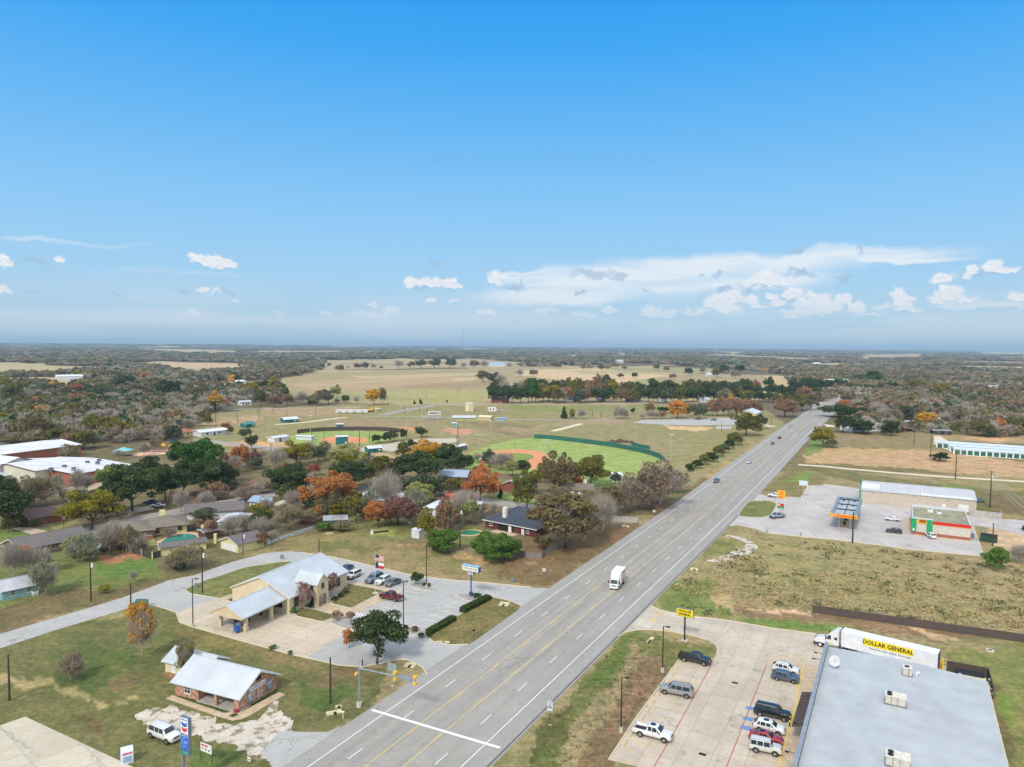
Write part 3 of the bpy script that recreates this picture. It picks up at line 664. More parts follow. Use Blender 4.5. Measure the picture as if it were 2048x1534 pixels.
for pts in ([(656,1243),(676,1240),(692,1240),(716,1250),(700,1259),(680,1256)], [(803,1258),(830,1256),(852,1262),(858,1271),(845,1273),(810,1268)], [(815,1166),(840,1168),(869,1176),(865,1183),(844,1180),(822,1173)], [(908,1190),(928,1186),(978,1193),(965,1202),(940,1204)]):
 pts = smooth_poly(pts, 1); gpoly('planter_bed', pts, 0.030, ROCKM, 0.06); kpx(pts + [pts[0]], .14,.14)
strip_g = [(980,1194),(1010,1200),(1030,1206),(1041,1212),(1036,1220),(945,1285),(936,1289),(900,1290),(865,1283),(851,1270)]
lawn('grass_verge', strip_g, (118,112,66),.09,0.0); kpx([(851,1270),(980,1194),(1010,1200),(1030,1206),(1041,1212)])
kpx([(851,1270),(865,1283),(900,1290),(936,1289)])
for p, q_ in [((726,1216),(764,1225)),((743,1209),(780,1217)),((760,1200),(798,1208)),((809,1182),(838,1187)),((800,1190),(824,1194)),((826,1249),(862,1257)),((844,1239),(878,1246)),((859,1229),(893,1237)),((874,1220),(911,1228)),((890,1212),(920,1218)),((905,1204),(937,1209)),((920,1197),(942,1201)),((705,1164),(730,1158)),((727,1168),(748,1160)),((752,1174),(775,1166)),((775,1178),(795,1170)),((795,1181),(815,1173))]:
 lpx(p, q_, .13)
for i in range(6): lpx((705 + i * 5.4,1240 - i * 0.4 + i * 1.6),(716 + i * 5.4,1225 + i * 1.6),.35)
gpoly('gravel_drive', [(560,1462),(604,1464),(658,1464),(684,1450),(600,1520),(560,1640),(500,1640),(545,1530),(520,1505)], 0.022, BASP)
GRAVEL = ground_paving('white_gravel', (186,176,160),(214,206,194), crack=0, oil=0.5, scale=.3)
def patchy(m):
 nt = m.node_tree; b = nt.nodes['Principled BSDF']; l = b.inputs['Base Color'].links[0]; src_ = l.from_socket; P = worldvec(nt)
 n1 = noise(nt, P, .55,6,.7); n2 = noise(nt, P, 2.6,4,.7)
 o = mix(nt, ramp(nt, n1,.50,.60,0,.9), src_, lin((122,112,84))); o = mix(nt, ramp(nt, n2,.55,.68,0,.6), o, lin((140,128,108))); nt.links.new(o, b.inputs['Base Color'])
patchy(GRAVEL)
REG_GRAVEL = smooth_poly([(269,1436),(309,1411),(345,1415),(400,1430),(451,1447),(478,1449),(520,1436),(550,1404),(566,1412),(562,1440),(600,1463),(560,1540),(536,1524),(478,1494),(396,1477),(301,1450)], 2)
wp = [G(*p) for p in REG_GRAVEL]; dense = []
for i in range(len(wp)):
 a, b = wp[i], wp[(i + 1) % len(wp)]; k = max(1, int((b - a).length / .35))
 for j in range(k):
  p = a.lerp(b, j / k); dense.append((p.x, p.y))
rag = []
for i, p in enumerate(dense):
 nx = fbm(np.array([p[0] * .9]), np.array([p[1] * .9]),3,5)[0] - .5; ny = fbm(np.array([p[0] * .9]), np.array([p[1] * .9]),3,15)[0] - .5
 rag.append((p[0] + nx * 2.6, p[1] + ny * 3.4))
m = MB(); m.add([(x, y, .016) for x, y in rag], [tuple(range(len(rag)))]); o = m.build('gravel_patch', GRAVEL)
bm = bmesh.new(); bm.from_mesh(o.data); bmesh.ops.triangulate(bm, faces=bm.faces)
for f in bm.faces:
 if f.normal.z < 0: f.normal_flip()
bm.to_mesh(o.data); bm.free(); tag(o, None, None, None, 'structure')
gpoly('sidewalk', smooth_poly([(332,1398),(344,1391),(400,1411),(449,1427)], 0) + [(462,1424),(484,1424),(558,1385),(571,1390),(500,1432),(484,1439),(465,1442),(437,1434)], 0.030, WALK, 0.07)
lawn('grass_strip', [(351,1390),(356,1386),(396,1401),(452,1422),(444,1424)], (66,92,40),.06); lawn('grass_strip', [(486,1420),(500,1424),(560,1384),(556,1378)], (66,92,40),.055); lawn('grass_strip', [(457,1433),(470,1427),(478,1431),(466,1436)], (62,96,48),.108)
gpoly('concrete_lot', [(-260,1548),(0,1452.6),(50.6,1434.8),(262.5,1534),(420,1610),(300,1900),(-300,1900)], 0.0, PALE, 0.14)
lot = [(1302,1203),(1306,1214),(1324,1222),(1387,1234),(1448,1240),(1546,1257),(1631,1268),(1760,1298),(1900,1335),(1958,1350),(1950,1400),(1900,1800),(1500,1800),(1420,1575),(1277,1534),(1217,1520),(1271,1438),(1359,1318),(1390,1322),(1426,1322),(1433,1311),(1436,1299),(1431,1289),(1414,1279),(1387,1272),(1338,1263),(1309,1260),(1277,1260),(1251,1265),(1232,1277),(1222,1275)]
gpoly('store_lot', lot, 0.026, CONC2)
kpx([(1306,1214),(1324,1222),(1387,1234),(1448,1240),(1546,1257),(1631,1268)], .15,.18)
kpx([(1426,1322),(1433,1311),(1436,1299),(1431,1289),(1414,1279),(1387,1272),(1338,1263),(1309,1260),(1277,1260),(1251,1265),(1236,1273)], .15,.18)
kpx([(1217,1520),(1271,1438),(1359,1318)], .15,.16)
A0, A1 = G(1359,1318), G(1217,1520); B0, B1 = G(1424,1328), G(1308,1534); dA = (A1 - A0).normalized(); nA = Vector((-dA.y, dA.x, 0))
if nA.dot(B0 - A0) < 0: nA = -nA
wst = (B0 - A0).dot(nA); L_ = (A1 - A0).length
for i in range(1, int(L_ / 2.8) + 4):
 a = A0 + dA * (i * 2.8); lw(a + nA * .5, a + nA * wst * .98,.11,1)
redL = [(1436,1299),(1434,1310),(1424,1328),(1385,1399),(1351,1460),(1308,1534),(1270,1600)]
redR = [(1533,1331),(1504,1404),(1477,1474),(1453,1534),(1430,1590)]
for pl in (redL, redR):
 for a, b in zip(pl[:-1], pl[1:]): lpx(a, b, .14,2)
yR = [(1603,1348),(1584.7,1435.5),(1570,1486.7),(1556.6,1534),(1540,1590)]
C0, C1 = G(*yR[0]), G(*yR[-1]); dC = (C1 - C0).normalized(); nC = Vector((-dC.y, dC.x, 0))
if nC.dot(G(1533,1331) - C0) < 0: nC = -nC
D0 = G(*redR[0]); dD = (G(*redR[-1]) - D0).normalized(); wst2 = 5.5
for i in range(-1,13):
 a = C0 + dC * (i * 2.85); lw(a + nC * .3, a + nC * wst2,.11,1)
hat = [(1533,1331),(1541,1321),(1556,1312),(1580,1308),(1614,1310.5)]
for a, b in zip(hat[:-1], hat[1:]): lpx(a, b, .12,1)
lpx((1614,1310.5),(1603,1348),.14,1)
for p, q_ in [((1555,1313),(1572,1323)),((1566,1310),(1586,1322)),((1578,1309),(1600,1331)),((1590,1309),(1606,1325)),((1601,1310),(1611,1318))]: lpx(p, q_, .10,1)
for (x, y) in [(1502,1417),(1496,1438),(1491,1456)]:
 c = G(x, y); e = -nC; lw(c - dC * .55, c + dC * .55,1.5,3,.05)
for i in range(5): lpx((1500 - i * 1.2 + 14,1428 + i * 7),(1512 - i * 1.2 + 18,1424 + i * 7),.12,3)
lpx((1323,1224),(1300,1245),.45,1); lpx((1346,1245),(1360,1245.5),.15,1); lpx((1320,1258),(1343,1262),.15,1)
gpoly('store_sidewalk', [(1603,1348),(1584.7,1435.5),(1570,1486.7),(1540,1600),(1660,1600),(1700,1340),(1612,1330)], 0.030, WALK, 0.12)
ky = MB()
wpk = [G(*p) for p in [(1606,1338),(1603,1348),(1584.7,1435.5),(1570,1486.7),(1540,1600)]]
vs, fs = ribbon([(p.x, p.y) for p in wpk], .2,.156); ky.add(vs, fs); struct(ky.build('yellow_kerb_line', line_mat('yellow_kerb_paint', (228,190,70),.3)))
gas = [(1503,992),(1512,985),(1535,993),(1602,996),(1616,971),(1645,971),(1648,968),(1685,972),(1721,978),(1760,985),(1840,1015),(1924,1029),(1979,1036),(2048,1041),(2300,1056),(2300,1110),(2048,1072),(2007,1060),(1946,1051),(1968,1113),(1813,1098.5),(1702,1083),(1602,1073.5),(1535,1066.6),(1510,1058),(1480,1051),(1455,1052),(1460,1040)]
gpoly('store_lot', gas, 0.022, ground_paving('grey_lot_concrete', (176,171,168),(196,191,188), slab=4.5, ang=R(-8), crack=.1, oil=.45))
kpx([(1616,971),(1602,996),(1535,993)], .14,.25); kpx([(1968,1113),(1813,1098.5),(1702,1083),(1602,1073.5),(1535,1066.6)], .14,.3); kpx([(1946,1051),(1968,1113)], .14,.25)
lawn('grass_verge', smooth_poly([(1478,1027),(1494,1005),(1513,1000),(1552,1004),(1552,1014),(1537,1036),(1478,1034)], 1),(118,122,70),.07,.13)
road_px('lane', [(1570,928),(1640,932),(1700,938),(1860,952),(2048,963),(2400,985)], 4.2,.02, DIRTR)
for x in (1843,1859.7): pass
gpoly('storage_yard', [(1868,888),(1905,905),(1935,912),(2300,935),(2300,905),(1900,884),(1880,872),(1868,872)], .016, DIRTR)
road_px('street', [(-220,1150),(0,1100),(100,1078),(220,1050),(325,1029),(462,1003),(560,985),(687,972),(800,984),(900,992),(976,1003),(1093,1019),(1225,1037),(1305,1042)], 8.5,.018, STREET)
gpoly('driveway', [(17,1055),(60,1055),(110,1066),(80,1074)], .022, WALK, .02)
gpoly('driveway', [(225,1022),(300,1012),(310,1018),(260,1028)], .022, WALK, .02)
gpoly('driveway', [(880,965),(905,960),(890,1000),(862,998)], .022, WALK, .02)
gpoly('school_lot', [(100,985),(205,955),(215,972),(120,995)], .016, WALK)
road_px('park_road', [(200,842),(290,836),(360,828),(425,820),(512,817.5),(640,816),(768,814)], 7,.016, STREET)
road_px('park_road', [(768,812),(850,811),(930,808.5),(1024,807.6),(1280,807),(1400,807)], 7,.014, STREET)
road_px('park_road', [(745,834),(800,822),(850,814),(880,811)], 9,.018, STREET)
road_px('park_road', [(700,833),(768,832),(850,834),(1024,838.5),(1174,840.6),(1290,842)], 5,.015, STREET)
gpoly('park_lot', [(1282,840),(1340,838.5),(1400,838),(1446,835),(1500,838),(1478,848),(1462,850),(1430,850),(1400,851),(1330,849.5),(1270,846)], .02, BASP)
gpoly('park_lot', [(1434,852),(1462,852),(1464,858),(1430,858)], .02, BASP)
gpoly('park_lot', [(720,897),(768,888),(843,877),(918,877),(915,884),(850,890),(810,903),(768,902),(725,906)], .02, ground_paving('lot_gravel', (178,166,150),(200,190,176), crack=0, oil=.2))
road_px('dirt_track', [(520,851),(600,846),(660,838),(712,833)], 5,.012, DIRTR)
road_px('dirt_track', [(1090,866),(1130,856),(1184,842)], 5,.012, DIRTR)
road_px('park_road', [(370,876),(440,885),(500,892),(548,898),(600,905),(680,901),(725,899)], 8,.017, STREET)
road_px('pasture_road', [(590,772),(640,770),(768,761),(928,749),(1024,742),(1110,736)], 7,.012, ground_paving('far_road', (176,168,158),(188,180,170), crack=0, oil=0))
road_px('side_drive', [(1480,846),(1520,848),(1564,857)], 6,.02, DIRTR); road_px('side_drive', [(1616,811),(1640,809),(1655,810)], 7,.02, DIRTR)
road_px('side_drive', [(1633,796),(1648,788),(1676,783)], 8,.02, DIRTR); road_px('side_drive', [(1640,849),(1660,850),(1662,856)], 6,.02, DIRTR)
road_px('side_drive', [(1400,1122),(1440,1122),(1470,1108),(1505,1098),(1500,1084),(1470,1073),(1440,1070)], [2.0,2.4,2.8,3.4,4.0,3.6,3.0,4.2,4.4,3.6,3.0,3.4,3.8,3.0,2.6,2.4,2.6,3.0,2.4,2.0,2.0,2.0,2.0,2.0,2.0,2.0,2.0,2.0], .014, GRAVEL)
TURF = grass_mat()
def turf(name, pts, rgb, z):
 return lawn(name, pts, rgb, z)
BF = smooth_poly([(905,940),(945,900),(1010,882),(1049,876),(1100,878),(1152,885),(1200,891),(1250,899),(1300,910),(1328,922),(1328,930),(1290,950),(1200,985),(1080,950)], 2)
turf('ball_field', BF, (146,168,84),.02)
CLAY = ground_paving('field_clay', (204,138,98),(216,152,110), crack=0, oil=0); CLAY2 = ground_paving('field_clay_bright', (210,140,98),(218,150,108), crack=0, oil=0)
gpoly('infield_clay', smooth_poly([(955,905),(1018,898),(1064,900),(1096,907),(1092,920),(1085,932),(1060,940),(1000,935)], 1),.026, CLAY)
turf('infield_grass', smooth_poly([(985,912),(1020,906),(1052,907),(1070,913),(1062,918),(1040,926),(1000,926)], 1),(124,150,66),.032)
turf('ball_field', smooth_poly([(573,873),(600,866),(640,862.5),(700,862),(768,863),(800,868),(790,878),(720,892),(600,893)], 1),(142,166,82),.02)
gpoly('infield_clay', smooth_poly([(638,878),(662,873.5),(700,873),(735,877),(736,882),(722,887),(650,887)], 1),.026, CLAY2)
# vehicles
RUB = paint('tyre_rubber', (32,32,33),.85, var=.2); RIM = paint('alloy_rim', (170,172,176),.35,.8,.15); DARKP = paint('dark_plastic', (38,38,40),.6, var=.15)
CGL = glass('car_glass', (30,38,44),.12); LAMPW = paint('headlamp_lens', (214,220,224),.15,.3,.05); LAMPR = paint('tail_lamp_lens', (150,26,24),.25,0,.1)
PLATE = paint('number_plate', (224,224,220),.5, var=.05); BLACKM = paint('flat_black', (22,22,24),.7, var=.2); CHROME = paint('chrome', (190,192,196),.2,.9,.05)
KIND = {  # L, W, hood z, belt z, roof z, cowl x, roof front x, roof rear x, tail glass base x, ground clearance, wheel r, pillars
 'suv': (4.75,1.90,1.10,1.12,1.74,3.45,2.85,.55,.12,.30,.37,(2.0,1.15)),
 'big_suv': (5.5,2.02,1.18,1.20,1.90,4.1,3.55,.45,.10,.34,.40,(2.7,1.75)),
 'boxy_suv': (4.5,1.88,1.14,1.16,1.84,3.2,2.9,.25,.08,.36,.40,(2.0,1.1)),
 'crossover': (4.6,1.86,1.02,1.04,1.62,3.4,2.65,.75,.15,.26,.35,(1.9,1.1)),
 'sedan': (4.75,1.82,.90,.92,1.44,3.35,2.6,1.45,.75,.22,.33,(1.95,)),
 'pickup': (5.85,2.03,1.22,1.24,1.92,4.35,3.75,2.35,2.12,.40,.42,(3.0,)),
}
def make_car(kind, rgb, label, cat, group=None, two_tone=None, name=None, rails=False, sunroof=False, liner=None):
 L, Wd, zh, zbt, zr, xc, xf, xr, xt, zb, wr, pil = KIND[kind]; w = Wd / 2; pk = kind == 'pickup'
 root = thing(name or {'pickup': 'pickup_truck', 'sedan': 'sedan_car'}.get(kind, 'parked_suv'), label, cat, group=group)
 P = car_paint('car_body_paint', rgb); deck = zbt - .02
 st = []   # x, w, z_bottom, z4,(w5,z5),(w6,z6), z7
 def low(x, k, z4, w5, z5, w6, z6, z7, zb_=zb): st.append((x, w * k, zb_, z4, w5, z5, w6, z6, z7))
 if pk:
  for x in (0,.06): low(x, .93 if x == 0 else .98, zh - (.25 if x == 0 else .02), w * .9, zh - (.25 if x == 0 else .02), w * .8, zh - (.3 if x == 0 else .04), zh - (.3 if x == 0 else .04))
  low(.1,.99, zh, w * .9, zh, w * .86,.78,.78); low(xt - .1,1, zh, w * .9, zh, w * .86,.78,.78); low(xt - .04,1, zh, w * .9, zh, w * .86, zh - .02, zh - .02)
 else:
  low(0,.86, zbt - .35, w * .8, zbt - .33, w * .5, zbt - .32, zbt - .32, zb + .12)
  if kind == 'sedan': low(.1,.94, deck, w * .78, deck + .03, w * .4, deck + .04, deck + .05)
  low(xt - .02,.97, deck, w * .80, deck + .03, w * .4, deck + .04, deck + .05)
 low(xt, .99, zbt, w * .84, zbt + .03, w * .45, zbt + .05, zbt + .05)
 low(xr, 1, zbt, w * .76, zr - .05, w * .5, zr, zr + .02)
 for x in sorted(pil): low(x, 1, zbt, w * .77, zr - .02, w * .5, zr + .03, zr + .05)
 low(xf, 1, zbt, w * .75, zr - .06, w * .5, zr - .01, zr + .01)
 low(xc, .99, zh, w * .84, zh + .05, w * .5, zh + .08, zh + .08)
 low(xc + .5 * (L - xc),.98, zh - .02, w * .78, zh + .04, w * .5, zh + .07, zh + .07)
 low(L - .18,.93, zh - .10, w * .72, zh - .05, w * .45, zh - .03, zh - .02); low(L - .02,.82, zh - .34, w * .66, zh - .3, w * .4, zh - .28, zh - .28, zb + .06); low(L, .78, zb + .34, w * .62, zb + .36, w * .4, zb + .36, zb + .36, zb + .16)
 prof = []
 for (x, ww, zb_, z4, w5, z5, w6, z6, z7) in st:
  zb2 = zb_; hgt = z4 - zb2
  prof.append([(x, 0, zb2),(x, ww - .14, zb2),(x, ww, zb2 + .25 * hgt),(x, ww * 1.01, zb2 + .6 * hgt),(x, ww * .955, z4),(x, min(w5, ww * .93), z5),(x, min(w6, ww * .8), z6),(x, 0, z7)])
 m = MB(); nR_ = 8; vs = []
 for s_ in (1,-1):
  for p in prof: vs += [(q_[0], s_ * q_[1], q_[2]) for q_ in p]
 fs = []
 for s_ in (0,1):
  o_ = s_ * nR_ * len(prof)
  for i in range(len(prof) - 1):
   for j in range(nR_ - 1):
    a = o_ + i * nR_ + j; fs.append((a, a + 1, a + nR_ + 1, a + nR_))
  for i in (0, len(prof) - 1): fs.append(tuple(o_ + i * nR_ + j for j in range(nR_)))
 m.add(vs, fs); body = m.build('body', P, root)
 bm = bmesh.new(); bm.from_mesh(body.data); bmesh.ops.remove_doubles(bm, verts=bm.verts, dist=.002); bmesh.ops.recalc_face_normals(bm, faces=bm.faces); bm.to_mesh(body.data); bm.free()
 body.data.polygons.foreach_set('use_smooth', [True] * len(body.data.polygons))
 md = body.modifiers.new('soft', 'BEVEL'); md.width = .035; md.segments = 2; md.limit_method = 'ANGLE'; md.angle_limit = R(28)
 def pane(nm, q, inset=.04, off=.02):
  q = [Vector(v) for v in q]; c = sum(q, Vector()) / len(q); n = (q[1] - q[0]).cross(q[2] - q[0])
  if n.length < 1e-6: return
  n.normalize()
  if n.dot(c - Vector((L * .5,0,.8))) < 0: n = -n
  v2 = []
  for v in q:
   d = (c - v); v2.append(v + d * min(.5, inset / max(d.length, .01)) + n * off)
  mm = MB(); k = len(v2); mm.add(v2 + [v - n * .015 for v in v2], [tuple(range(k)), tuple(range(2 * k - 1, k - 1,-1))] + [(i, (i + 1) % k, k + (i + 1) % k, k + i) for i in range(k)])
  mm.build(nm, CGL, root)
 ix = {round(p[0][0], 3): p for p in prof}
 def mir(v, s_): return (v[0], v[1] * s_, v[2])
 xs = [xt, xr] + sorted(pil) + [xf, xc]
 for s_ in (1,-1):
  for a, b in zip(xs[:-1], xs[1:]):
   if pk and a == xt: continue
   A, B = ix[round(a, 3)], ix[round(b, 3)]; q = [mir(A[4], s_), mir(B[4], s_), mir(B[5], s_), mir(A[5], s_)]
   if b == xc: q = [mir(A[4], s_), tuple(Vector(mir(A[4], s_)).lerp(Vector(mir(B[4], s_)),.62)), mir(A[5], s_)]
   if a == xt: q = [tuple(Vector(mir(B[4], s_)).lerp(Vector(mir(A[4], s_)),.45)), mir(B[4], s_), mir(B[5], s_)]
   if kind in ('sedan',) and a == xt: continue
   pane('side_window', q, .065 if len(q) == 4 else .06)
 A, B = ix[round(xf, 3)], ix[round(xc, 3)]; lift = Vector((0,0,.01))
 pane('windscreen', [mir(A[5], 1), mir(A[5], -1), mir(B[5], -1), mir(B[5], 1)], .08,.045)
 A, B = ix[round(xt, 3)], ix[round(xr, 3)]; pane('rear_window', [mir(A[5], 1), mir(A[5], -1), mir(B[5], -1), mir(B[5], 1)], .1,.045)
 if sunroof: MB().box(xf - 1.15, xf - .4,-.38,.38, zr + .03, zr + .058).build('sunroof', CGL, root)
 if rails:
  for s_ in (1,-1): MB().path([(xr + .1, s_ * w * .68, zr),(xr + .25, s_ * w * .68, zr + .07),(xf - .25, s_ * w * .68, zr + .06),(xf - .05, s_ * w * .68, zr - .02)], .022,5).build('roof_rail', DARKP if not rails == 'chrome' else CHROME, root)
 if pk:
  b = MB(); b.box(.14, xt - .14,-w * .83, w * .83,.785,.80); bl = b.build('truck_bed', paint('bed_liner', (30,31,34),.8, var=.2) if liner is None else paint('bed_liner', liner, .7), root)
 for x in (.98 if not kind == 'pickup' else 1.25, L - .95 if not pk else L - 1.0):
  for s_ in (1,-1):
   a = MB(); n = 14; pts = [(x + (wr + .09) * math.cos(t), s_ * (w + .016), max(zb - .02, wr + (wr + .09) * math.sin(t))) for t in [math.pi * (i / (n - 1)) * 1.16 - .25 for i in range(n)]]
   a.add(pts + [(p[0], p[1] - s_ * .1, p[2]) for p in pts], [tuple(range(n)), tuple(range(2 * n - 1, n - 1,-1))] + [(i, (i + 1) % n, n + (i + 1) % n, n + i) for i in range(n)]); a.build('wheel_arch', BLACKM, root)
   t_ = MB().tube((x, s_ * (w - .24), wr),(x, s_ * (w + .03), wr), wr, wr, 18).build('wheel', RUB, root)
   r_ = MB(); r_.tube((x, s_ * (w + .005), wr),(x, s_ * (w + .042), wr), wr * .62, wr * .58,14)
   r_.build('rim', RIM, t_)
 for s_ in (1,-1):
  MB().box(L - .16, L - .015, s_ * w * .62 - .17, s_ * w * .62 + .17, zh - .40, zh - .20, tap=.01).build('headlight', LAMPW, root)
  tz = zbt - .32 if not pk else zh - .38
  MB().box(-.02 if not pk else -.01,.12, s_ * w * .84 - .09, s_ * w * .84 + .09, tz, tz + (.34 if kind != 'sedan' else .16)).build('tail_light', LAMPR, root)
  mm = MB(); mm.box(xc - .28, xc - .12, s_ * (w + .02) - .0, s_ * (w + .02) + s_ * .2 if s_ > 0 else s_ * (w + .02) + .0, zbt + .02, zbt + .2) if s_ > 0 else mm.box(xc - .28, xc - .12,-(w + .22),-(w + .02), zbt + .02, zbt + .2); mm.build('mirror', P if not two_tone else DARKP, root)
  for hx in ([2.2,1.3] if not pk else [3.1]): MB().box(hx, hx + .2, s_ * w * .985 - .02, s_ * w * .985 + .02, zbt - .16, zbt - .12).build('door_handle', DARKP, root)
 bp = P if two_tone is None else paint('bumper', two_tone, .6)
 MB().box(L - .12, L + .04,-w * .82, w * .82, zb + .06, zb + .32, tap=.02).build('front_bumper', bp if kind != 'pickup' else CHROME if rgb[0] > 150 else DARKP, root)
 MB().box(L - .1, L + .012,-w * .42, w * .42, zh - .42, zh - .2).build('grille', DARKP, root)
 MB().box(-.07,.1,-w * .84, w * .84, zb + .08, zb + .3, tap=.02).build('rear_bumper', bp if not pk else CHROME, root)
 MB().box(-.085,-.06,-.16,.16, zb + .14, zb + .28).build('number_plate', PLATE, root)
 root['_L'] = L; root['_W'] = Wd; root['_x'] = (.98 if not pk else 1.25, L - .95 if not pk else L - 1.0)
 return root
def put_car(c, rear, front, z=0.03):
 """stand the car so that its near-side wheels touch these two photo points on the ground"""
 a, b = G(*rear), G(*front); d = (b - a); d.z = 0; d.normalize(); n = Vector((-d.y, d.x, 0))
 if n.y < 0: n = -n
 x0, x1 = c['_x']; mid = (a + b) / 2 + n * (c['_W'] / 2 - .05); org = mid - d * ((x0 + x1) / 2)
 c.location = (org.x, org.y, z); c.rotation_euler = (0,0, math.atan2(d.y, d.x)); return c
def put_c(c, p, ang, z=0.03):
 """centre of the car at world point p, heading ang"""
 d = Vector((math.cos(ang), math.sin(ang),0)); o_ = Vector((p[0], p[1], 0)) - d * c['_L'] / 2
 c.location = (o_.x, o_.y, z); c.rotation_euler = (0,0, ang); return c
gL = 'vehicles parked at the discount store'; gB = 'vehicles parked at the bank'; gH = 'cars driving on the highway'; gG = 'vehicles on the filling station lot'
put_car(make_car('pickup', (28,30,34), 'black pickup truck with empty bed beside the rounded grass island', 'pickup truck', gL),(1367.7,1323.8),(1408,1333))
put_car(make_car('big_suv', (150,150,150), 'long silver SUV alone on the row nearest the highway', 'SUV', gL, rails=True),(1371.4,1397.7),(1330.4,1389.6))
put_car(make_car('pickup', (228,229,230), 'white crew cab pickup truck with tan mud on its sides', 'pickup truck', gL, sunroof=True, two_tone=(150,120,80)),(1276.3,1473.3),(1331,1488))
put_car(make_car('crossover', (226,228,230), 'white SUV nearest the yellow hatched corner by the store', 'SUV', gL, rails=True),(1549,1344),(1592,1353))
put_car(make_car('crossover', (70,86,106), 'slate blue SUV between the white SUV and empty oil stained bays', 'SUV', gL),(1553,1361.5),(1587,1368.5))
put_car(make_car('big_suv', (24,26,30), 'black SUV with chrome roof rails on the blue marked bay', 'SUV', gL, rails='chrome'),(1521,1434),(1566,1444.5))
put_car(make_car('crossover', (230,231,230), 'white SUV with sunroof between the black SUV and the red car', 'SUV', gL, sunroof=True),(1516,1463),(1558,1473))
put_car(make_car('sedan', (166,30,40), 'bright red car between two white SUVs', 'car', gL, sunroof=True),(1510,1483),(1552,1493))
put_car(make_car('boxy_suv', (212,213,210), 'boxy white SUV with dark wheels beside the red car', 'SUV', gL, rails=True),(1510.5,1506),(1550.5,1514.5))
put_car(make_car('sedan', (40,70,120), 'dark blue car half hidden behind the bank roof corner', 'car', gB),(706,1138),(690,1146))
put_car(make_car('boxy_suv', (226,228,228), 'white boxy four by four with dark hard top behind the bank', 'SUV', gB, two_tone=(40,40,42)),(721,1152.5),(703.5,1160.5))
put_car(make_car('big_suv', (110,124,140), 'grey blue SUV parked behind the flagpole', 'SUV', gB, rails=True),(763,1160),(745.5,1168))
put_car(make_car('suv', (226,228,230), 'white SUV between the grey blue SUV and the grey sedan', 'SUV', gB),(780,1163.5),(763.5,1171.5))
put_car(make_car('sedan', (104,116,122), 'grey sedan at the end of the row behind the bank lawn', 'car', gB),(800,1167),(783,1174.5))
put_car(make_car('pickup', (104,22,36), 'maroon pickup truck with open bed beside the bank lawn', 'pickup truck', gB),(791,1204.5),(762.5,1198.5))
put_car(make_car('big_suv', (230,231,232), 'white SUV parked on the grass beside the white gravel', 'SUV', rails='chrome'),(303.5,1477),(331,1488.5),.02)
put_car(make_car('pickup', (226,228,230), 'white pickup truck behind the yellow price sign', 'pickup truck', gG),(1561,997),(1539,994.5))
put_car(make_car('pickup', (140,154,170), 'silver blue pickup truck leaving the filling station', 'pickup truck', gG),(1568,1036),(1548.5,1038.5))
put_car(make_car('sedan', (230,232,234), 'white sedan in front of the convenience store entrance', 'car', gG),(1794,1043.5),(1775,1041.5))
put_car(make_car('crossover', (36,38,42), 'black hatchback in front of the convenience store entrance', 'car', gG),(1797.5,1068),(1778,1065.8))
put_c(make_car('crossover', (228,228,228), 'white SUV nosed in against the store side wall', 'SUV', gG), G(1861,1075), math.atan2(1,.12))
put_c(make_car('crossover', (120,132,146), 'grey blue car at the end of the long metal warehouse', 'car', gG), G(1957,1004), R(10))
gN = 'cars parked at the houses'
put_c(make_car('sedan', (226,229,232), 'white car on the driveway under the dark oaks', 'car', gN), G(316,1014), R(188))
put_c(make_car('sedan', (34,44,90), 'dark blue car under the dark oaks beside the white car', 'car', gN), G(301,1007), R(188))
put_c(make_car('sedan', (170,174,178), 'silver car behind the spreading oak near the small sheds', 'car', gN), G(579,985), R(175))
put_c(make_car('suv', (60,62,66), 'dark SUV parked by the street under bare branches', 'SUV', gN), G(434,985), R(10))
put_c(make_car('sedan', (190,192,196), 'silver car beside the dark SUV on the street', 'car', gN), G(446,983), R(10))
put_c(make_car('suv', (90,112,140), 'blue SUV parked on the grey lot by the park', 'SUV'), G(1427,841), R(175))
put_c(make_car('sedan', (40,40,44), 'black car on the grey lot left of the blue SUV', 'car'), G(1396,839), R(175))
put_c(make_car('suv', (224,224,224), 'white car on the park road below the yellow trees', 'car'), G(382,828.5), R(20))
hd = ROADANG
for kd, rgb, lab, px_, py_, t_, dr in [('crossover', (70,92,120), 'blue car nearest of those coming down the highway', 1455,967,1.8,-1),('suv', (216,218,220), 'white SUV behind the nearest blue car on the highway', 1487,926,5.1,-1),
  ('sedan', (60,84,120), 'small blue car on the far stretch beside the dark red one', 1535,888,5.1,-1),('sedan', (96,34,40), 'dark red car on the far stretch of highway', 1551,877,5.1,-1),
  ('crossover', (190,206,220), 'pale car passing the round orange tree on the highway', 1579,854,1.8,-1),('sedan', (50,54,62), 'dark car where the highway meets the trees', 1689,786,13.0,1)]:
 g = G(px_, py_); s_ = (g - RO).dot(RD); c = make_car(kd, rgb, lab, 'car', gH, name='driving_car'); p = RT(s_, t_); put_c(c, p, hd if dr > 0 else hd + math.pi, .04)
def wheel(parent, x, y0, y1, r, rimm=None):
 t_ = MB().tube((x, y0, r),(x, y1, r), r, r, 18).build('wheel', RUB, parent); o_ = y1 if abs(y1) > abs(y0) else y0; s_ = 1 if o_ > 0 else -1
 MB().tube((x, o_ - s_ * .02, r),(x, o_ + s_ * .015, r), r * .6, r * .5,14).build('rim', rimm or RIM, t_)
WT = paint('truck_white', (232,234,236),.4,0,.06)
bt = thing('box_truck', 'white box truck with red lettered side driving on the highway turning lane', 'truck')
m = MB(); m.box(0,5.0,-1.2,1.2,.95,3.75); m.build('cargo_box', WT, bt, bev=.04)
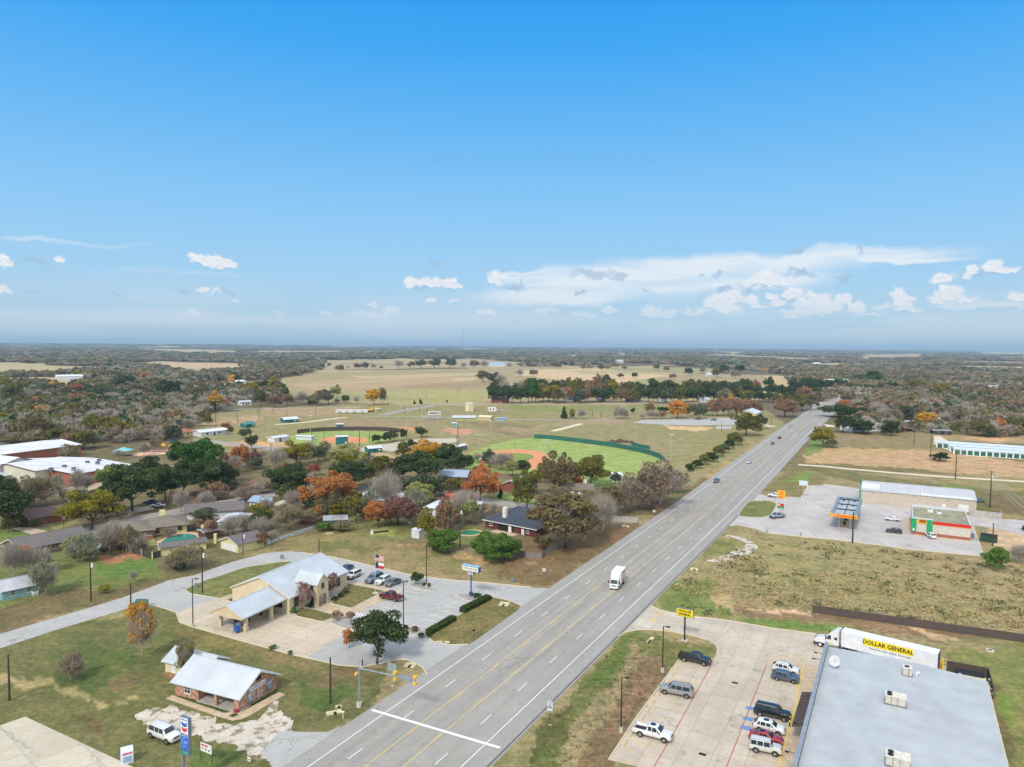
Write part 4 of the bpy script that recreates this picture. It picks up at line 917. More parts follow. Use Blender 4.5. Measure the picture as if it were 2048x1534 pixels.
m = MB(); m.box(-.02,5.02,-1.22,1.22,3.75,3.82); m.build('box_roof', WT, bt)
m = MB(); m.extr([(5.1,.55),(6.95,.55),(7.05,1.15),(6.95,1.5),(6.5,2.35),(5.4,2.5),(5.1,2.5)], 1,-1.02,1.02); m.build('cab', WT, bt, bev=.06)
m = MB(); m.extr([(5.1,2.5),(6.2,2.5),(5.3,3.55),(5.1,3.55)], 1,-.95,.95); m.build('wind_deflector', WT, bt, bev=.05)
m = MB(); m.add([(6.97,-.9,1.52),(6.97,.9,1.52),(6.53,.85,2.32),(6.53,-.85,2.32)], [(0,1,2,3)]); m.build('windscreen', CGL, bt).location = (.015,0,.01)
for s_ in (1,-1):
 m = MB(); m.add([(5.5, s_ * 1.035,1.5),(6.75, s_ * 1.035,1.5),(6.4, s_ * 1.035,2.2),(5.5, s_ * 1.035,2.25)], [(0,1,2,3)]); m.build('side_window', CGL, bt)
 MB().box(6.7,6.85, s_ * 1.3 - .1, s_ * 1.3 + .1,1.6,2.15).build('mirror', BLACKM, bt); MB().box(6.98,7.07, s_ * .8 - .17, s_ * .8 + .17,.85,1.05).build('headlight', LAMPW, bt)
 wheel(bt, 1.4, s_ * .75, s_ * 1.12,.45); wheel(bt, 6.2, s_ * .75, s_ * 1.02,.45)
 RDP = paint('red_decal', (214,64,52),.5)
 m = MB(); m.box(.5,3.9, s_ * 1.204 - .004, s_ * 1.204 + .004,1.15,3.5); m.build('side_panel', RDP, bt)
 for k in range(3): MB().box(.9 + k * .95,1.5 + k * .95, s_ * 1.212 - .004, s_ * 1.212 + .004,1.6,3.1).build('decal_mark', WT, bt)
MB().box(6.95,7.12,-1.0,1.0,.45,.72).build('front_bumper', WT, bt); MB().box(7.0,7.06,-.5,.5,.95,1.2).build('grille', DARKP, bt); MB().box(.1,6.6,-.45,.45,.55,.9).build('chassis', BLACKM, bt)
a, b = G(1247.5,1162.5), G(1233.5,1179.8); d = (b - a); d.z = 0; d.normalize(); ang = math.atan2(d.y, d.x)
g = G(1227,1181); bt.rotation_euler = (0,0, ang); bt.location = (g.x - d.x * 7.1, g.y - d.y * 7.1,.04)
def tractor(name, rgb, label, at, ang, group=None):
 t = thing(name, label, 'truck', (at[0], at[1], .03), ang, group); P = car_paint('tractor_paint', rgb)
 MB().box(-1.2,6.3,-.42,.42,.7,.98).build('chassis', BLACKM, t)
 m = MB(); m.extr([(1.9,.95),(4.4,.8),(4.45,2.05),(4.3,2.15),(3.75,3.0),(3.4,3.4),(2.6,3.95),(1.95,4.05)], 1,-1.2,1.2); m.build('cab', P, t, bev=.1)
 m = MB(); m.extr([(4.3,.75),(6.35,.6),(6.5,1.1),(6.35,1.55),(5.4,1.85),(4.3,2.05)], 1,-1.0,1.0); m.build('bonnet', P, t, bev=.16)
 m = MB(); m.add([(4.36,-1.0,2.12),(4.36,1.0,2.12),(3.8,.98,2.97),(3.8,-.98,2.97)], [(0,1,2,3)]); m.build('windscreen', CGL, t).location = (.03,0,.02)
 for s_ in (1,-1):
  m = MB(); m.add([(3.35, s_ * 1.21,1.95),(4.2, s_ * 1.21,1.95),(4.05, s_ * 1.21,2.3),(3.7, s_ * 1.21,2.8),(3.35, s_ * 1.21,2.8)], [(0,1,2,3,4)]); m.build('side_window', CGL, t)
  m = MB(); m.box(2.2,2.75, s_ * 1.21 - .01, s_ * 1.21 + .01,2.1,2.6); m.build('sleeper_window', CGL, t)
  MB().box(3.0,4.0, s_ * 1.22 - .006, s_ * 1.22 + .006,1.15,1.4).build('door_stripe', paint('lime_stripe', (196,214,70),.5), t)
  MB().box(2.1,4.6, s_ * .95 - .2, s_ * .95 + .2,.45,.85).build('fuel_tank', RIM, t); MB().box(4.15,4.3, s_ * 1.45 - .1, s_ * 1.45 + .1,2.0,2.7).build('mirror', BLACKM, t)
  MB().box(4.6,6.1, s_ * 1.08 - .1, s_ * 1.08 + .1,.95,1.12).build('mudguard', P, t); MB().box(6.36,6.52, s_ * .82 - .16, s_ * .82 + .16,1.0,1.2).build('headlight', LAMPW, t)
  for x in (-.5,.85,5.3): wheel(t, x, s_ * .8, s_ * 1.18,.5, WT)
 MB().box(6.3,6.6,-1.1,1.1,.4,.75, tap=.04).build('front_bumper', DARKP, t); MB().box(6.4,6.53,-.45,.45,.8,1.45).build('grille', DARKP, t)
 MB().box(-1.0,1.4,-.5,.5,.98,1.12).build('fifth_wheel', BLACKM, t); return t
ta, tb = G(1678,1262,4.1), G(1876,1309,4.1); td = (ta - tb); td.z = 0; tl = td.length; td.normalize(); tn = Vector((-td.y, td.x, 0))
if tn.y < 0: tn = -tn
org = tb + tn * 1.3; ang = math.atan2(td.y, td.x)
tr = thing('semi_trailer', 'long white box trailer with yellow store banner parked behind the store', 'trailer', (org.x, org.y, .03), ang); TLn = 16.0
TRW = siding('trailer_panel', (226,230,236),1.2, True, .2)
MB().box(0, TLn, -1.28,1.28,1.15,4.05).build('cargo_box', TRW, tr, bev=.03); MB().box(-.01, TLn + .01,-1.30,1.30,4.05,4.12).build('box_roof', WT, tr)
MB().box(-.04,0,-1.28,1.28,1.2,4.0).build('rear_frame', paint('grey_steel', (130,134,140),.5,.5), tr)
for s_ in (1,-1):
 MB().box(-.07,-.04, s_ * .62 - .58, s_ * .62 + .58,1.3,3.92).build('rear_door', paint('dark_door', (70,76,86),.5), tr)
 for x in (1.2,2.5): wheel(tr, x, s_ * .8, s_ * 1.2,.5)
 MB().box(11.5,11.7, s_ * .9 - .06, s_ * .9 + .06,.05,1.15).build('landing_leg', BLACKM, tr); MB().box(4,10.5, s_ * 1.2 - .02, s_ * 1.2 + .02,.5,1.1).build('side_skirt', DARKP, tr)
SIGNY = paint('yellow_sign_face', (246,220,30),.45,0,.04); INK = paint('black_lettering', (28,26,24),.6,0,.05)
sgn = 1 if Vector((-math.sin(ang), math.cos(ang),0)).y < 0 else -1   # which local y faces the camera
bn = MB().box(3.9,12.1, sgn * 1.285 - .012, sgn * 1.285 + .012,2.55,3.85).build('banner', SIGNY, tr)
def side_text(body, size, mat, parent, x, y, z, sgn, name='lettering', sx=1.0, bold=0.0):
 """lettering on a wall that faces local y*sgn"""
 return text(body, size, mat, parent, (x, y + sgn * .012, z),(R(90),0,0 if sgn < 0 else math.pi), name, ext=.008, sx=sx, bold=bold)
side_text('DOLLAR GENERAL', 1.08, INK, tr, 8.0, sgn * 1.30,3.2, sgn, sx=.93, bold=.028)
side_text('Save time. Save money. Every day!', .5, paint('navy_lettering', (44,50,70),.6), tr, 7.6, sgn * 1.30,2.2, sgn)
tractor('semi_tractor', (226,228,230), 'white lorry tractor with lime stripe coupled to the long trailer', tuple(org + td * (TLn - 1.5)), ang)
bg_ = G(2052,1062); tractor('semi_tractor', (30,104,178), 'blue lorry tractor on the lane at the right edge', (bg_.x + 5.5, bg_.y - 1.0), R(172))
bus = G(1668,790); sb_ = (bus - RO).dot(RD); bu = thing('delivery_truck', 'blue and white truck far down the highway', 'truck', tuple(RT(sb_, 3,.04)), hd + math.pi, gH)
MB().box(0,6,-1.2,1.2,1.0,3.6).build('cargo_box', WT, bu, bev=.04); MB().extr([(6.05,.5),(7.8,.5),(7.8,1.7),(7.3,2.8),(6.05,2.8)], 1,-1.1,1.1).build('cab', paint('truck_blue', (50,110,190),.4), bu, bev=.06)
m = MB(); m.add([(7.83,-.95,1.7),(7.83,.95,1.7),(7.36,.9,2.65),(7.36,-.9,2.65)], [(0,1,2,3)]); m.build('windscreen', CGL, bu)
for s_ in (1,-1):
 for x in (1.5,6.9): wheel(bu, x, s_ * .8, s_ * 1.15,.48)
# buildings
ALU = metal_roof('silver_sheet_roof', (196,204,212),.42,0,.12); ALUy = metal_roof('silver_sheet_roof_cross', (196,204,212),.42,1,.12)
PALER = metal_roof('pale_sheet_roof', (214,224,236),.6,0,.18); WHR = metal_roof('white_sheet_roof', (228,232,236),.6,0,.1)
TRIM = paint('cream_trim', (214,200,168),.6, var=.08); TRIMW = paint('white_trim', (226,226,222),.5, var=.08); TRIMD = paint('brown_trim', (86,66,54),.6, var=.1)
WGL = glass('window_glass', (34,42,50),.08); DOORM = paint('painted_door', (176,178,176),.6, var=.1); STEELG = paint('grey_steel_part', (128,134,140),.45,.4,.15)
STUC = siding('tan_stucco', (216,198,166),1.2, False, .06); LIME = brick('cream_limestone', (222,210,182),(206,190,158),(196,184,158),.55,.28)
MBR = brick('mottled_brick', (142,82,64),(178,118,92),(196,170,148),.30,.12); RBR = brick('red_brick', (150,66,52),(128,56,46),(150,120,104),.3,.1)
OBR = brick('orange_brick', (176,98,70),(158,84,62),(170,140,120),.3,.1); DBR = brick('dark_brick', (104,42,38),(90,36,34),(110,80,74),.3,.1)
def frame(name, label, cat, A, B, group=None, z=0.0):
 a, b = G(*A), G(*B); d = b - a; return thing(name, label, cat, (a.x, a.y, z), math.atan2(d.y, d.x), group),(b - a).length
def roadframe(name, label, cat, t, s, group=None, z=0.0):
 p = RT(s, t, z, False); return thing(name, label, cat, p, ROADANG - math.pi / 2, group)
def gable_walls(root, x0, x1, y0, y1, h, rise, mat, axis=0, name='wall'):
 m = MB()
 if axis == 0: m.extr([(y0,0),(y1,0),(y1, h),((y0 + y1) / 2, h + rise),(y0, h)], 0, x0, x1)
 else: m.extr([(x0,0),(x1,0),(x1, h),((x0 + x1) / 2, h + rise),(x0, h)], 1, y0, y1)
 return m.build(name, mat, root)
def gable_roof(root, x0, x1, y0, y1, h, rise, mat, axis=0, ov=.5, th=.14, name='roof', ove=None, trim=None):
 ove = ov if ove is None else ove; a, b = (y0, y1) if axis == 0 else (x0, x1); mid = (a + b) / 2; k = rise / (mid - a)
 prof = [(a - ov, h - ov * k + .03),(mid, h + rise + .03),(b + ov, h - ov * k + .03),(b + ov, h - ov * k + .03 + th),(mid, h + rise + .03 + th),(a - ov, h - ov * k + .03 + th)]
 m = MB(); m.extr(prof, axis, (x0 if axis == 0 else y0) - ove, (x1 if axis == 0 else y1) + ove); o = m.build(name, mat, root)
 if trim:
  t = MB()
  for e in ((x0 if axis == 0 else y0) - ove - .02,(x1 if axis == 0 else y1) + ove - .02):
   pr = [(u, z_ - (.16 if j in (0,1,2) else .03)) for j, (u, z_) in enumerate(prof)]; t.extr(pr, axis, e, e + .04)
  t.build('fascia', trim, root)
  r = MB(); r.tube(((x0 - ove, mid, h + rise + th + .04) if axis == 0 else (mid, y0 - ove, h + rise + th + .04)),((x1 + ove, mid, h + rise + th + .04) if axis == 0 else (mid, y1 + ove, h + rise + th + .04)),.09,.09,6); r.build('ridge_cap', mat, root)
 return o
def hip_roof(root, x0, x1, y0, y1, h, rise, mat, ov=.6, th=.16, name='roof'):
 X0, X1, Y0, Y1 = x0 - ov, x1 + ov, y0 - ov, y1 + ov; m = MB(); Lx, Ly = X1 - X0, Y1 - Y0
 if Lx >= Ly: r0, r1 = (X0 + Ly / 2,(Y0 + Y1) / 2, h + rise),(X1 - Ly / 2,(Y0 + Y1) / 2, h + rise)
 else: r0, r1 = ((X0 + X1) / 2, Y0 + Lx / 2, h + rise),((X0 + X1) / 2, Y1 - Lx / 2, h + rise)
 vs = [(X0, Y0, h),(X1, Y0, h),(X1, Y1, h),(X0, Y1, h),(X0, Y0, h + th),(X1, Y0, h + th),(X1, Y1, h + th),(X0, Y1, h + th), r0, r1]
 fs = [(3,2,1,0),(0,1,5,4),(1,2,6,5),(2,3,7,6),(3,0,4,7)]
 fs += [(4,5,9,8),(5,6,9),(6,7,8,9),(7,4,8)] if Lx >= Ly else [(4,5,8),(5,6,9,8),(6,7,9),(7,4,8,9)]
 m.add(vs, fs); return m.build(name, mat, root)
def onwall(face, L, D, u, z, w, h, depth=.06, x0=0, y0=0):
 """box (x0,x1,y0,y1,z0,z1) standing `depth` proud of a wall face"""
 if face == 'front': return (x0 + u, x0 + u + w, y0 - depth, y0 + .02, z, z + h)
 if face == 'back': return (x0 + u, x0 + u + w, y0 + D - .02, y0 + D + depth, z, z + h)
 if face == 'left': return (x0 - depth, x0 + .02, y0 + u, y0 + u + w, z, z + h)
 return (x0 + L - .02, x0 + L + depth, y0 + u, y0 + u + w, z, z + h)
def window(root, face, L, D, u, z, w, h, fm=None, gm=None, bars=True, x0=0, y0=0, sill=True):
 f = MB().box(*onwall(face, L, D, u - .08, z - .08, w + .16, h + .16,.05, x0, y0)).build('window', fm or TRIMW, root)
 MB().box(*onwall(face, L, D, u, z, w, h, .065, x0, y0)).build('pane', gm or WGL, f)
 if bars:
  b = MB(); b.box(*onwall(face, L, D, u + w / 2 - .03, z, .06, h, .08, x0, y0)).build('glazing_bar', fm or TRIMW, f)
  MB().box(*onwall(face, L, D, u, z + h / 2 - .03, w, .06,.084, x0, y0)).build('glazing_bar', fm or TRIMW, f)
 if sill: MB().box(*onwall(face, L, D, u - .12, z - .16, w + .24,.08,.12, x0, y0)).build('sill', fm or TRIMW, f)
 return f
def door(root, face, L, D, u, w, h, mat=None, z=0.02, x0=0, y0=0, name='door'):
 d = MB().box(*onwall(face, L, D, u, z, w, h, .06, x0, y0)).build(name, mat or DOORM, root)
 if name == 'door': MB().box(*onwall(face, L, D, u + w - .14, z + h * .46,.07,.07,.12, x0, y0)).build('handle', STEELG, d)
 return d
# brick office
bo, L = frame('brick_office', 'small brick office with grey metal gable roof, front porch and lower cream annex', 'office building', (351,1390),(478,1424)); D = 8.6
m = MB(); h, rise = 2.5,2.35; pr = [(0,0),(D, 0),(D, h),(D / 2, h + rise),(0, h)]
m.extr(pr, 0, L - 1.1, L); m.extr([(2.2,0),(D, 0),(D, h),(D / 2, h + rise),(2.2, h + 2.2 * rise / (D / 2))], 0,5.0, L - 1.1); m.extr(pr, 0,0,5.0); m.build('wall', MBR, bo)
gable_roof(bo, 0, L, 0, D, h, rise, ALU, 0,.6,.13, trim=TRIMW)
for x in (8.6, L - .35): MB().box(x, x + .45,-.1,.4,0.1, h - .15).build('porch_column', MBR, bo)
MB().box(4.9, L + .3,-.35,2.3,0,.12).build('porch_slab', paint('porch_concrete', (176,172,166),.8), bo)
MB().box(5.0, L, 0.02,.14, h - .35, h - .03).build('porch_beam', TRIMW, bo)
window(bo, 'front', L, D, 2.1,.9,1.2,1.2, TRIMW); door(bo, 'front', L, D, 6.0,1.0,2.05, TRIMW, .12, y0=2.2); door(bo, 'front', L, D, 10.6,.95,2.05, TRIMW, .12, y0=2.2); window(bo, 'front', L, D, 7.6,.95,1.0,1.1, TRIMW, y0=2.2)
LBL = glass('pale_window_glass', (150,176,190),.1)
window(bo, 'right', L, D, 2.0,.55,.75,1.5, STEELG, LBL); window(bo, 'right', L, D, 6.4,.75,.9,1.5, STEELG, LBL)
b = MB(); b.box(L + .02, L + .08, D / 2 - .55, D / 2 + .55,3.35,4.15); b.build('gable_vent', BLACKM, bo)
for u in (3.2,4.15,5.0): MB().box(L + .02, L + .07, u, u + .06,.35,2.0).build('trellis', TRIMW, bo)
for z in (1.2,.5): MB().box(L + .02, L + .08,4.15,5.06, z, z + .05).build('trellis', TRIMW, bo)
bs = MB().box(L + .025, L + .075,2.25,5.9,2.15,2.85).build('name_board', paint('lilac_white_board', (224,220,236),.5), bo)
_q = random.Random(2); GBL = paint('grey_blue_marks', (104,112,146),.6)
for k in range(13): MB().box(L + .07, L + .082,2.5 + k * .25,2.5 + k * .25 + _q.uniform(.08,.18),2.32 + _q.uniform(0,.08),2.5 + _q.uniform(0,.18)).build('faded_mark', GBL, bs)
MB().box(L - .5, L + .2,-.6,-.2,.15,.55).build('flower_box', paint('red_flowers', (160,50,50),.8, var=.3), bo)
gable_walls(bo, -8.2,1.0,5.2,10.2,2.3,1.3, siding('cream_siding', (222,212,180),.25),0, 'annex_wall'); gable_roof(bo, -8.2,1.0,5.2,10.2,2.3,1.3, ALU, 0,.5,.12, 'annex_roof', trim=TRIMW)
door(bo, 'front', 9.2,5,1.6,.95,2.0, TRIMW, x0=-8.2, y0=5.2); window(bo, 'front', 9.2,5,4.2,.9,.9,.9, TRIMW, x0=-8.2, y0=5.2)
MB().box(-7.6,-5.2,4.0,5.15,0,.3).build('timber_step', paint('weathered_timber', (150,116,84),.8, var=.2), bo)
# bank
bk, L = frame('bank_building', 'tan stone bank with silver metal roof, arched entrance tower and drive-through canopy', 'bank', (579,1229),(694,1172.5)); D = 16.2
h, rise = 3.7,3.3; gable_walls(bk, 0, L, 0, D, h, rise, STUC); gable_roof(bk, 0, L, 0, D, h, rise, ALU, 0,.45,.14, ove=.3, trim=TRIM)
MB().box(-.06, L + .06,-.06,0.0,.02,1.0).build('stone_base', LIME, bk); MB().box(-.06,0.0,-.06, D, .02,1.0).build('stone_base', LIME, bk)
BWF = paint('dark_window_frame', (70,60,50),.5)
window(bk, 'front', L, D, 1.5,1.25,1.3,1.7, BWF); window(bk, 'front', L, D, 16.0,1.25,1.3,1.7, BWF); window(bk, 'front', L, D, 12.5,1.25,1.1,1.6, BWF); window(bk, 'left', L, D, 2.0,1.3,3.0,.8, BWF, bars=False)
MB().box(-.05,.02, D / 2 - .3, D / 2 + .3,5.2,5.8).build('gable_vent', TRIM, bk)
px0, px1, py0 = 5.4,9.3,-3.0
def arch_wall(a0, a1, zt, legw, sp, rad, n=8):
 w_ = (a1 - a0) - 2 * legw; c = (a0 + a1) / 2; pts = [(a0,0),(a0 + legw, 0),(a0 + legw, sp)]
 for i in range(1, n): t = math.pi * i / n; pts.append((c - w_ / 2 * math.cos(t), sp + rad * math.sin(t)))
 pts += [(a1 - legw, sp),(a1 - legw, 0),(a1,0)]; return pts
def wallplate(prof, axis, a, b, mat, name, root):
 """concave profile as triangulated solid"""
 m = MB(); m.extr(prof, axis, a, b); o = m.build(name, mat, root); bm = bmesh.new(); bm.from_mesh(o.data); bmesh.ops.triangulate(bm, faces=bm.faces); bm.to_mesh(o.data); bm.free(); return o
fr_ = arch_wall(px0, px1,0,.62,2.0,.75); wallplate(fr_ + [(px1,5.3),((px0 + px1) / 2,7.1),(px0,5.3)], 1, py0, py0 + .4, STUC, 'entrance_arch', bk)
sd_ = arch_wall(py0 + .4,0,0,.5,2.0,.6)
for x in (px0, px1 - .4): wallplate(sd_ + [(0,5.3),(py0 + .4,5.3)], 0, x, x + .4, STUC, 'side_arch', bk)
for x in (px0 - .05, px1 - .6): MB().box(x, x + .65, py0 - .06, py0,.02,2.0).build('stone_base', LIME, bk)
gable_roof(bk, px0, px1, py0,3.2,5.3,1.8, ALUy, 1,.3,.12, 'entrance_roof', ove=.2, trim=TRIM)
MB().box(px0, px1,.1,3.2,4.0,5.3).build('tower_wall', STUC, bk)
window(bk, 'front', px1 - px0,3,1.55,4.1,.8,.95, BWF, x0=px0, y0=py0); window(bk, 'left', px1 - px0,3,1.1,3.9,.8,.9, BWF, x0=px0, y0=py0)
door(bk, 'front', L, D, 6.6,1.5,2.3, paint('dark_glass_door', (40,44,48),.2)); MB().box(px0, px1, py0,0,.01,.1).build('entrance_floor', WALK, bk)
cx0, cy0, cy1 = -12.6,1.0,9.6; gable_roof(bk, cx0,0.0, cy0, cy1,3.35,1.9, ALU, 0,.35,.14, 'canopy_roof', ove=.02, trim=TRIM)
m = MB(); m.extr([(cy0,2.9),(cy1,2.9),(cy1,3.35),((cy0 + cy1) / 2,5.2),(cy0,3.35)], 0, cx0 + .1, cx0 + .4); m.build('canopy_gable', STUC, bk)
for y in (cy0 + .1, cy1 - .5): MB().box(cx0 + .3,0, y, y + .35,2.85,3.3).build('canopy_beam', STUC, bk)
for (x, y) in ((-11.2,1.3),(-4.1,1.3),(-11.0,8.2),(-4.1,8.2)): c_ = MB().box(x, x + .6, y, y + .6,0,2.9).build('canopy_column', STUC, bk); MB().box(x - .06, x + .66, y - .06, y + .66,0,.9).build('column_base', LIME, c_)
GL_ = [(-9.6,1.4),(-9.0,4.9),(-5.6,5.2),(-3.0,5.0)]
for (x, y) in [(-10.2,4.9),(-6.9,4.9),(-3.2,4.9)]:
 MB().box(x - 1.2, x + 1.2, y - .3, y + .3,0,.16).build('island_kerb', KERB, bk); t = MB().box(x - .3, x + .3, y - .22, y + .22,.16,1.75, bw if False else 0).build('teller_post', paint('dark_bronze', (62,54,50),.5), bk)
 MB().box(x - .34, x + .34, y - .26, y + .26,1.55,1.95).build('teller_head', BLACKM, t)
MB().box(-12.0,-11.3,2.2,3.2,0.02,1.9).build('cash_machine', paint('machine_grey_blue', (110,126,146),.5), bk); MB().box(-12.6,-12.0,2.25,3.15,.35,1.5).build('cash_machine_front', paint('machine_blue', (36,96,176),.4), bk)
for (x, y) in ((-12.9,8.6),(-12.8,3.7),(-8.2,5.5),(-4.7,5.5)): MB().tube((x, y, 0),(x, y, 1.1),.09,.09,8).build('bollard', TRIM, bk)
for k in range(3): MB().box(.02 - .08,0.0,2.4 + k * 1.0,3.2 + k * 1.0,1.3,2.0).build('teller_window', WGL, bk)
# discount store
ds = roadframe('discount_store', 'large grey discount store with low pale blue metal roof and dark front parapet', 'store', 59.6,22.0); W_, D_ = 23.6,44.0
wallm = siding('ribbed_wall_panel', (190,180,162),.3, True); DSR = metal_roof('pale_blue_ribbed_roof', (186,192,196),.62,1,.16,.5)
m = MB(); m.extr([(0,0),(W_, 0),(W_, 4.3),(11.6,5.15),(0,4.9)], 1,0, D_); m.build('wall', wallm, ds)
m = MB(); m.extr([(.3,4.93),(11.6,5.18),(W_ + .25,4.30),(W_ + .25,4.36),(11.6,5.26),(.3,5.01)], 1,-.1, D_ + .15); m.build('roof', DSR, ds)
PAR = metal_roof('grey_parapet_cladding', (120,126,132),.5,1,.1)
MB().box(-.12,.22,-.2, D_ + .2,4.2,5.75).build('parapet', PAR, ds); MB().box(-.25,.32,-.25, D_ + .25,5.75,5.83).build('parapet_cap', paint('light_grey_cap', (158,164,170),.4,.3), ds)
MB().box(.3, W_ + .2, D_ + .14, D_ + .24,4.4,4.62).build('eave_trim', paint('cream_eave_trim', (214,204,176),.5), ds)
MB().box(W_ + .25, W_ + .4,-.1, D_ + .1,4.12,4.34).build('gutter', paint('cream_gutter', (206,194,160),.5), ds)
aw = MB(); AWM = metal_roof('brown_awning', (104,90,82),.52,1,.1)
m = MB(); m.extr([(-2.2,3.0),(-.12,3.55),(-.12,3.68),(-2.2,3.12)], 1,16.2,28.0); a_ = m.build('awning', AWM, ds)
for k in range(22): MB().box(-2.18,-.14,16.3 + k * .54,16.36 + k * .54,3.12,3.2).add([], []).build('awning_rib', paint('awning_rib_brown', (70,60,56),.5), a_).location = (0,0,0.0)
for o_ in list(a_.children):
 for v in o_.data.vertices: v.co.z += (v.co.x + 2.2) * .264 + .02
for y in (17,27): MB().tube((-2.0, y, 3.05),(-.1, y, 4.3),.04,.04,6).build('awning_rod', STEELG, ds)
m = MB().box(-.14,-.1,19.5,24.5,.15,2.7); m.build('glass_entrance', WGL, ds)
for y in (38.5,41.3,14.2,6.0):
 l = MB().path([(-.1, y, 4.4),(-.7, y, 4.75),(-1.3, y, 4.7)], .035,6).build('wall_lamp_arm', BLACKM, ds); MB().box(-1.75,-1.25, y - .13, y + .13,4.58,4.72).build('lamp_head', BLACKM, l)
ICE = paint('white_cabinet', (226,228,230),.4)
for k, y in enumerate((10.5,37.5)): t = roadframe('ice_cabinet', ('white ice cabinet against the store front below the awning end', 'white cabinet against the store front near the hatched corner')[k], 'ice box', 58.7,22 + y, z=.16); MB().box(0,.8,0,1.9,0,1.9).build('cabinet', ICE, t, bev=.03); MB().box(-.03,0,.05,.93,.1,1.8).build('door', ICE, t); MB().box(-.03,0,.97,1.85,.1,1.8).build('door', ICE, t)
gU = 'air units on the store roof'
def rtu(s, t, lx, ly, hz, label, zr=5.2):
 u = roadframe('rooftop_unit', label, 'air unit', t, s, gU, zr); c1_ = paint('beige_unit_casing', (206,198,184),.5,.1)
 MB().box(-.1, lx + .1,-.1, ly + .1,-.15,.15).build('roof_curb', STEELG, u); MB().box(0, lx, 0, ly, .15, hz).build('casing', c1_, u, bev=.03); MB().box(-.04, lx + .04,-.04, ly + .04, hz, hz + .06).build('lid', paint('pale_unit_lid', (222,216,204),.5), u)
 for k in range(2 if ly > 1.5 else 1): f_ = MB().tube((.55, ly * (.7 - .42 * k) if ly > 1.5 else ly * .5, hz + .05),(.55, ly * (.7 - .42 * k) if ly > 1.5 else ly * .5, hz + .14),.36,.36,16).build('fan_grille', BLACKM, u)
 for k in range(2): MB().box(.8 + k * (lx - 1.2) * .5,.86 + k * (lx - 1.2) * .5,-.012,0.0,.2, hz - .08).build('panel_seam', STEELG, u)
 MB().box(.95,1.2,-.03,0, hz - .55, hz - .4).build('label_plate', TRIMW, u); return u
rtu(47.6,69.2,2.75,1.9,1.3, 'beige air unit with two fans, middle of three on the store roof'); rtu(29.8,69.6,2.75,1.9,1.3, 'beige air unit with two fans nearest the bottom edge on the store roof'); rtu(59.6,71.5,1.3,1.4,1.3, 'small beige air unit with one fan nearest the white trailer', 5.15)
vd = roadframe('roof_vent_pipe', 'short elbow duct beside the small air unit on the store roof', 'vent', 73.4,60.2, z=5.15); MB().path([(0,0,0),(0,0,.6),(.5,.1,.8)], .16,10).build('pipe', ICE, vd)
dh = roadframe('satellite_dish', 'round white satellite dish on the store roof near the truck', 'satellite dish', 61.6,57.4, z=5.0)
m = MB(); n = 20
for k in range(5):
 r0, r1 = .9 * k / 5,.9 * (k + 1) / 5
 for i in range(n):
  q_ = [(r * math.cos(t), r * math.sin(t),.22 * (r / .9) ** 2) for r, t in ((r0,2 * math.pi * i / n),(r1,2 * math.pi * i / n),(r1,2 * math.pi * (i + 1) / n),(r0,2 * math.pi * (i + 1) / n))]; m.add(q_, [(0,1,2,3)])
o = m.build('dish', ICE, dh, smooth=True); o.rotation_euler = (R(58),0, R(-20)); o.location = (0,0,1.15); so = o.modifiers.new('t', 'SOLIDIFY'); so.thickness = .03
MB().path([(.3,.3,0),(0,.1,1.1)], .05,6).build('mast', STEELG, dh); MB().path([(.8,.5,.02),(0,.1,.6)], .03,6).build('stay', STEELG, dh); MB().path([(0,-.5,.9),(-.1,-.7,1.7)], .025,6).build('feed_arm', STEELG, dh)
# convenience store
cs = roadframe('convenience_store', 'flat roofed convenience store with red fascia and green corner panels', 'store', 74.0,185.2, z=.02); W_, D_ = 15.6,23.5; hh = 4.5
WPN = siding('pale_store_panel', (206,198,186),.9, True, .1)
MB().box(0, W_, 0, D_, 0,4.1).build('wall', WPN, cs); MB().box(-.05, W_ + .05,-.05,-.0,.01,.9).build('brick_base', OBR, cs); MB().box(-.05,0.0,-.0, D_, .01,.9).build('brick_base', OBR, cs)
MB().box(.25, W_ - .25,.25, D_ - .25,4.1,4.16).build('roof', paint('olive_gravel_roof', (150,146,122),.95, var=.2, scale=.6), cs)
PW = paint('white_parapet', (206,212,220),.6, var=.1); RED = paint('red_fascia', (206,30,40),.4, var=.05); GRNP = paint('green_panel', (30,158,104),.4, var=.05); YELP = paint('yellow_fascia', (232,178,40),.4, var=.05)
for bx in ((0,.25,0, D_, 4.1,4.75),(W_ - .25, W_, 0, D_, 4.1,4.6),(.25, W_ - .25, D_ - .25, D_, 4.1,5.0),(.25, W_ - .25,0,.25,4.1,4.6)): MB().box(*bx).build('parapet', PW, cs)
MB().box(5.6, W_ + .1,-.12,-.02,3.75,4.65).build('fascia', RED, cs); MB().box(5.6, W_ + .12,-.14,-.02,3.60,3.74).build('fascia_stripe', YELP, cs); MB().box(-.12,-.02,2, D_, 3.75,4.65).build('fascia', RED, cs)
MB().box(-.2,1.25,-.25,1.6,.9,5.1).build('corner_panel', GRNP, cs); MB().box(4.0,5.6,-.25,.9,.9,5.05).build('side_panel', GRNP, cs); MB().box(1.25,4.0,-.2,.6,3.55,5.0).build('sign_box', YELP, cs)
MB().box(-.3,5.7,-.35,.95,5.05,5.15).build('panel_cap', PW, cs); sgb = MB().box(2.0,3.8,-.24,-.2,3.95,4.75).build('sign_plate', paint('dark_red_plate', (110,34,34),.4), cs)
text('SUPER', .5, paint('orange_lettering', (240,170,60),.4), cs, (2.9,-.255,4.35),(R(90),0,0), ext=.004); MB().tube((.5,-.27,1.5),(.5,-.25,1.5),.33,.33,16).build('round_badge', TRIMW, cs)
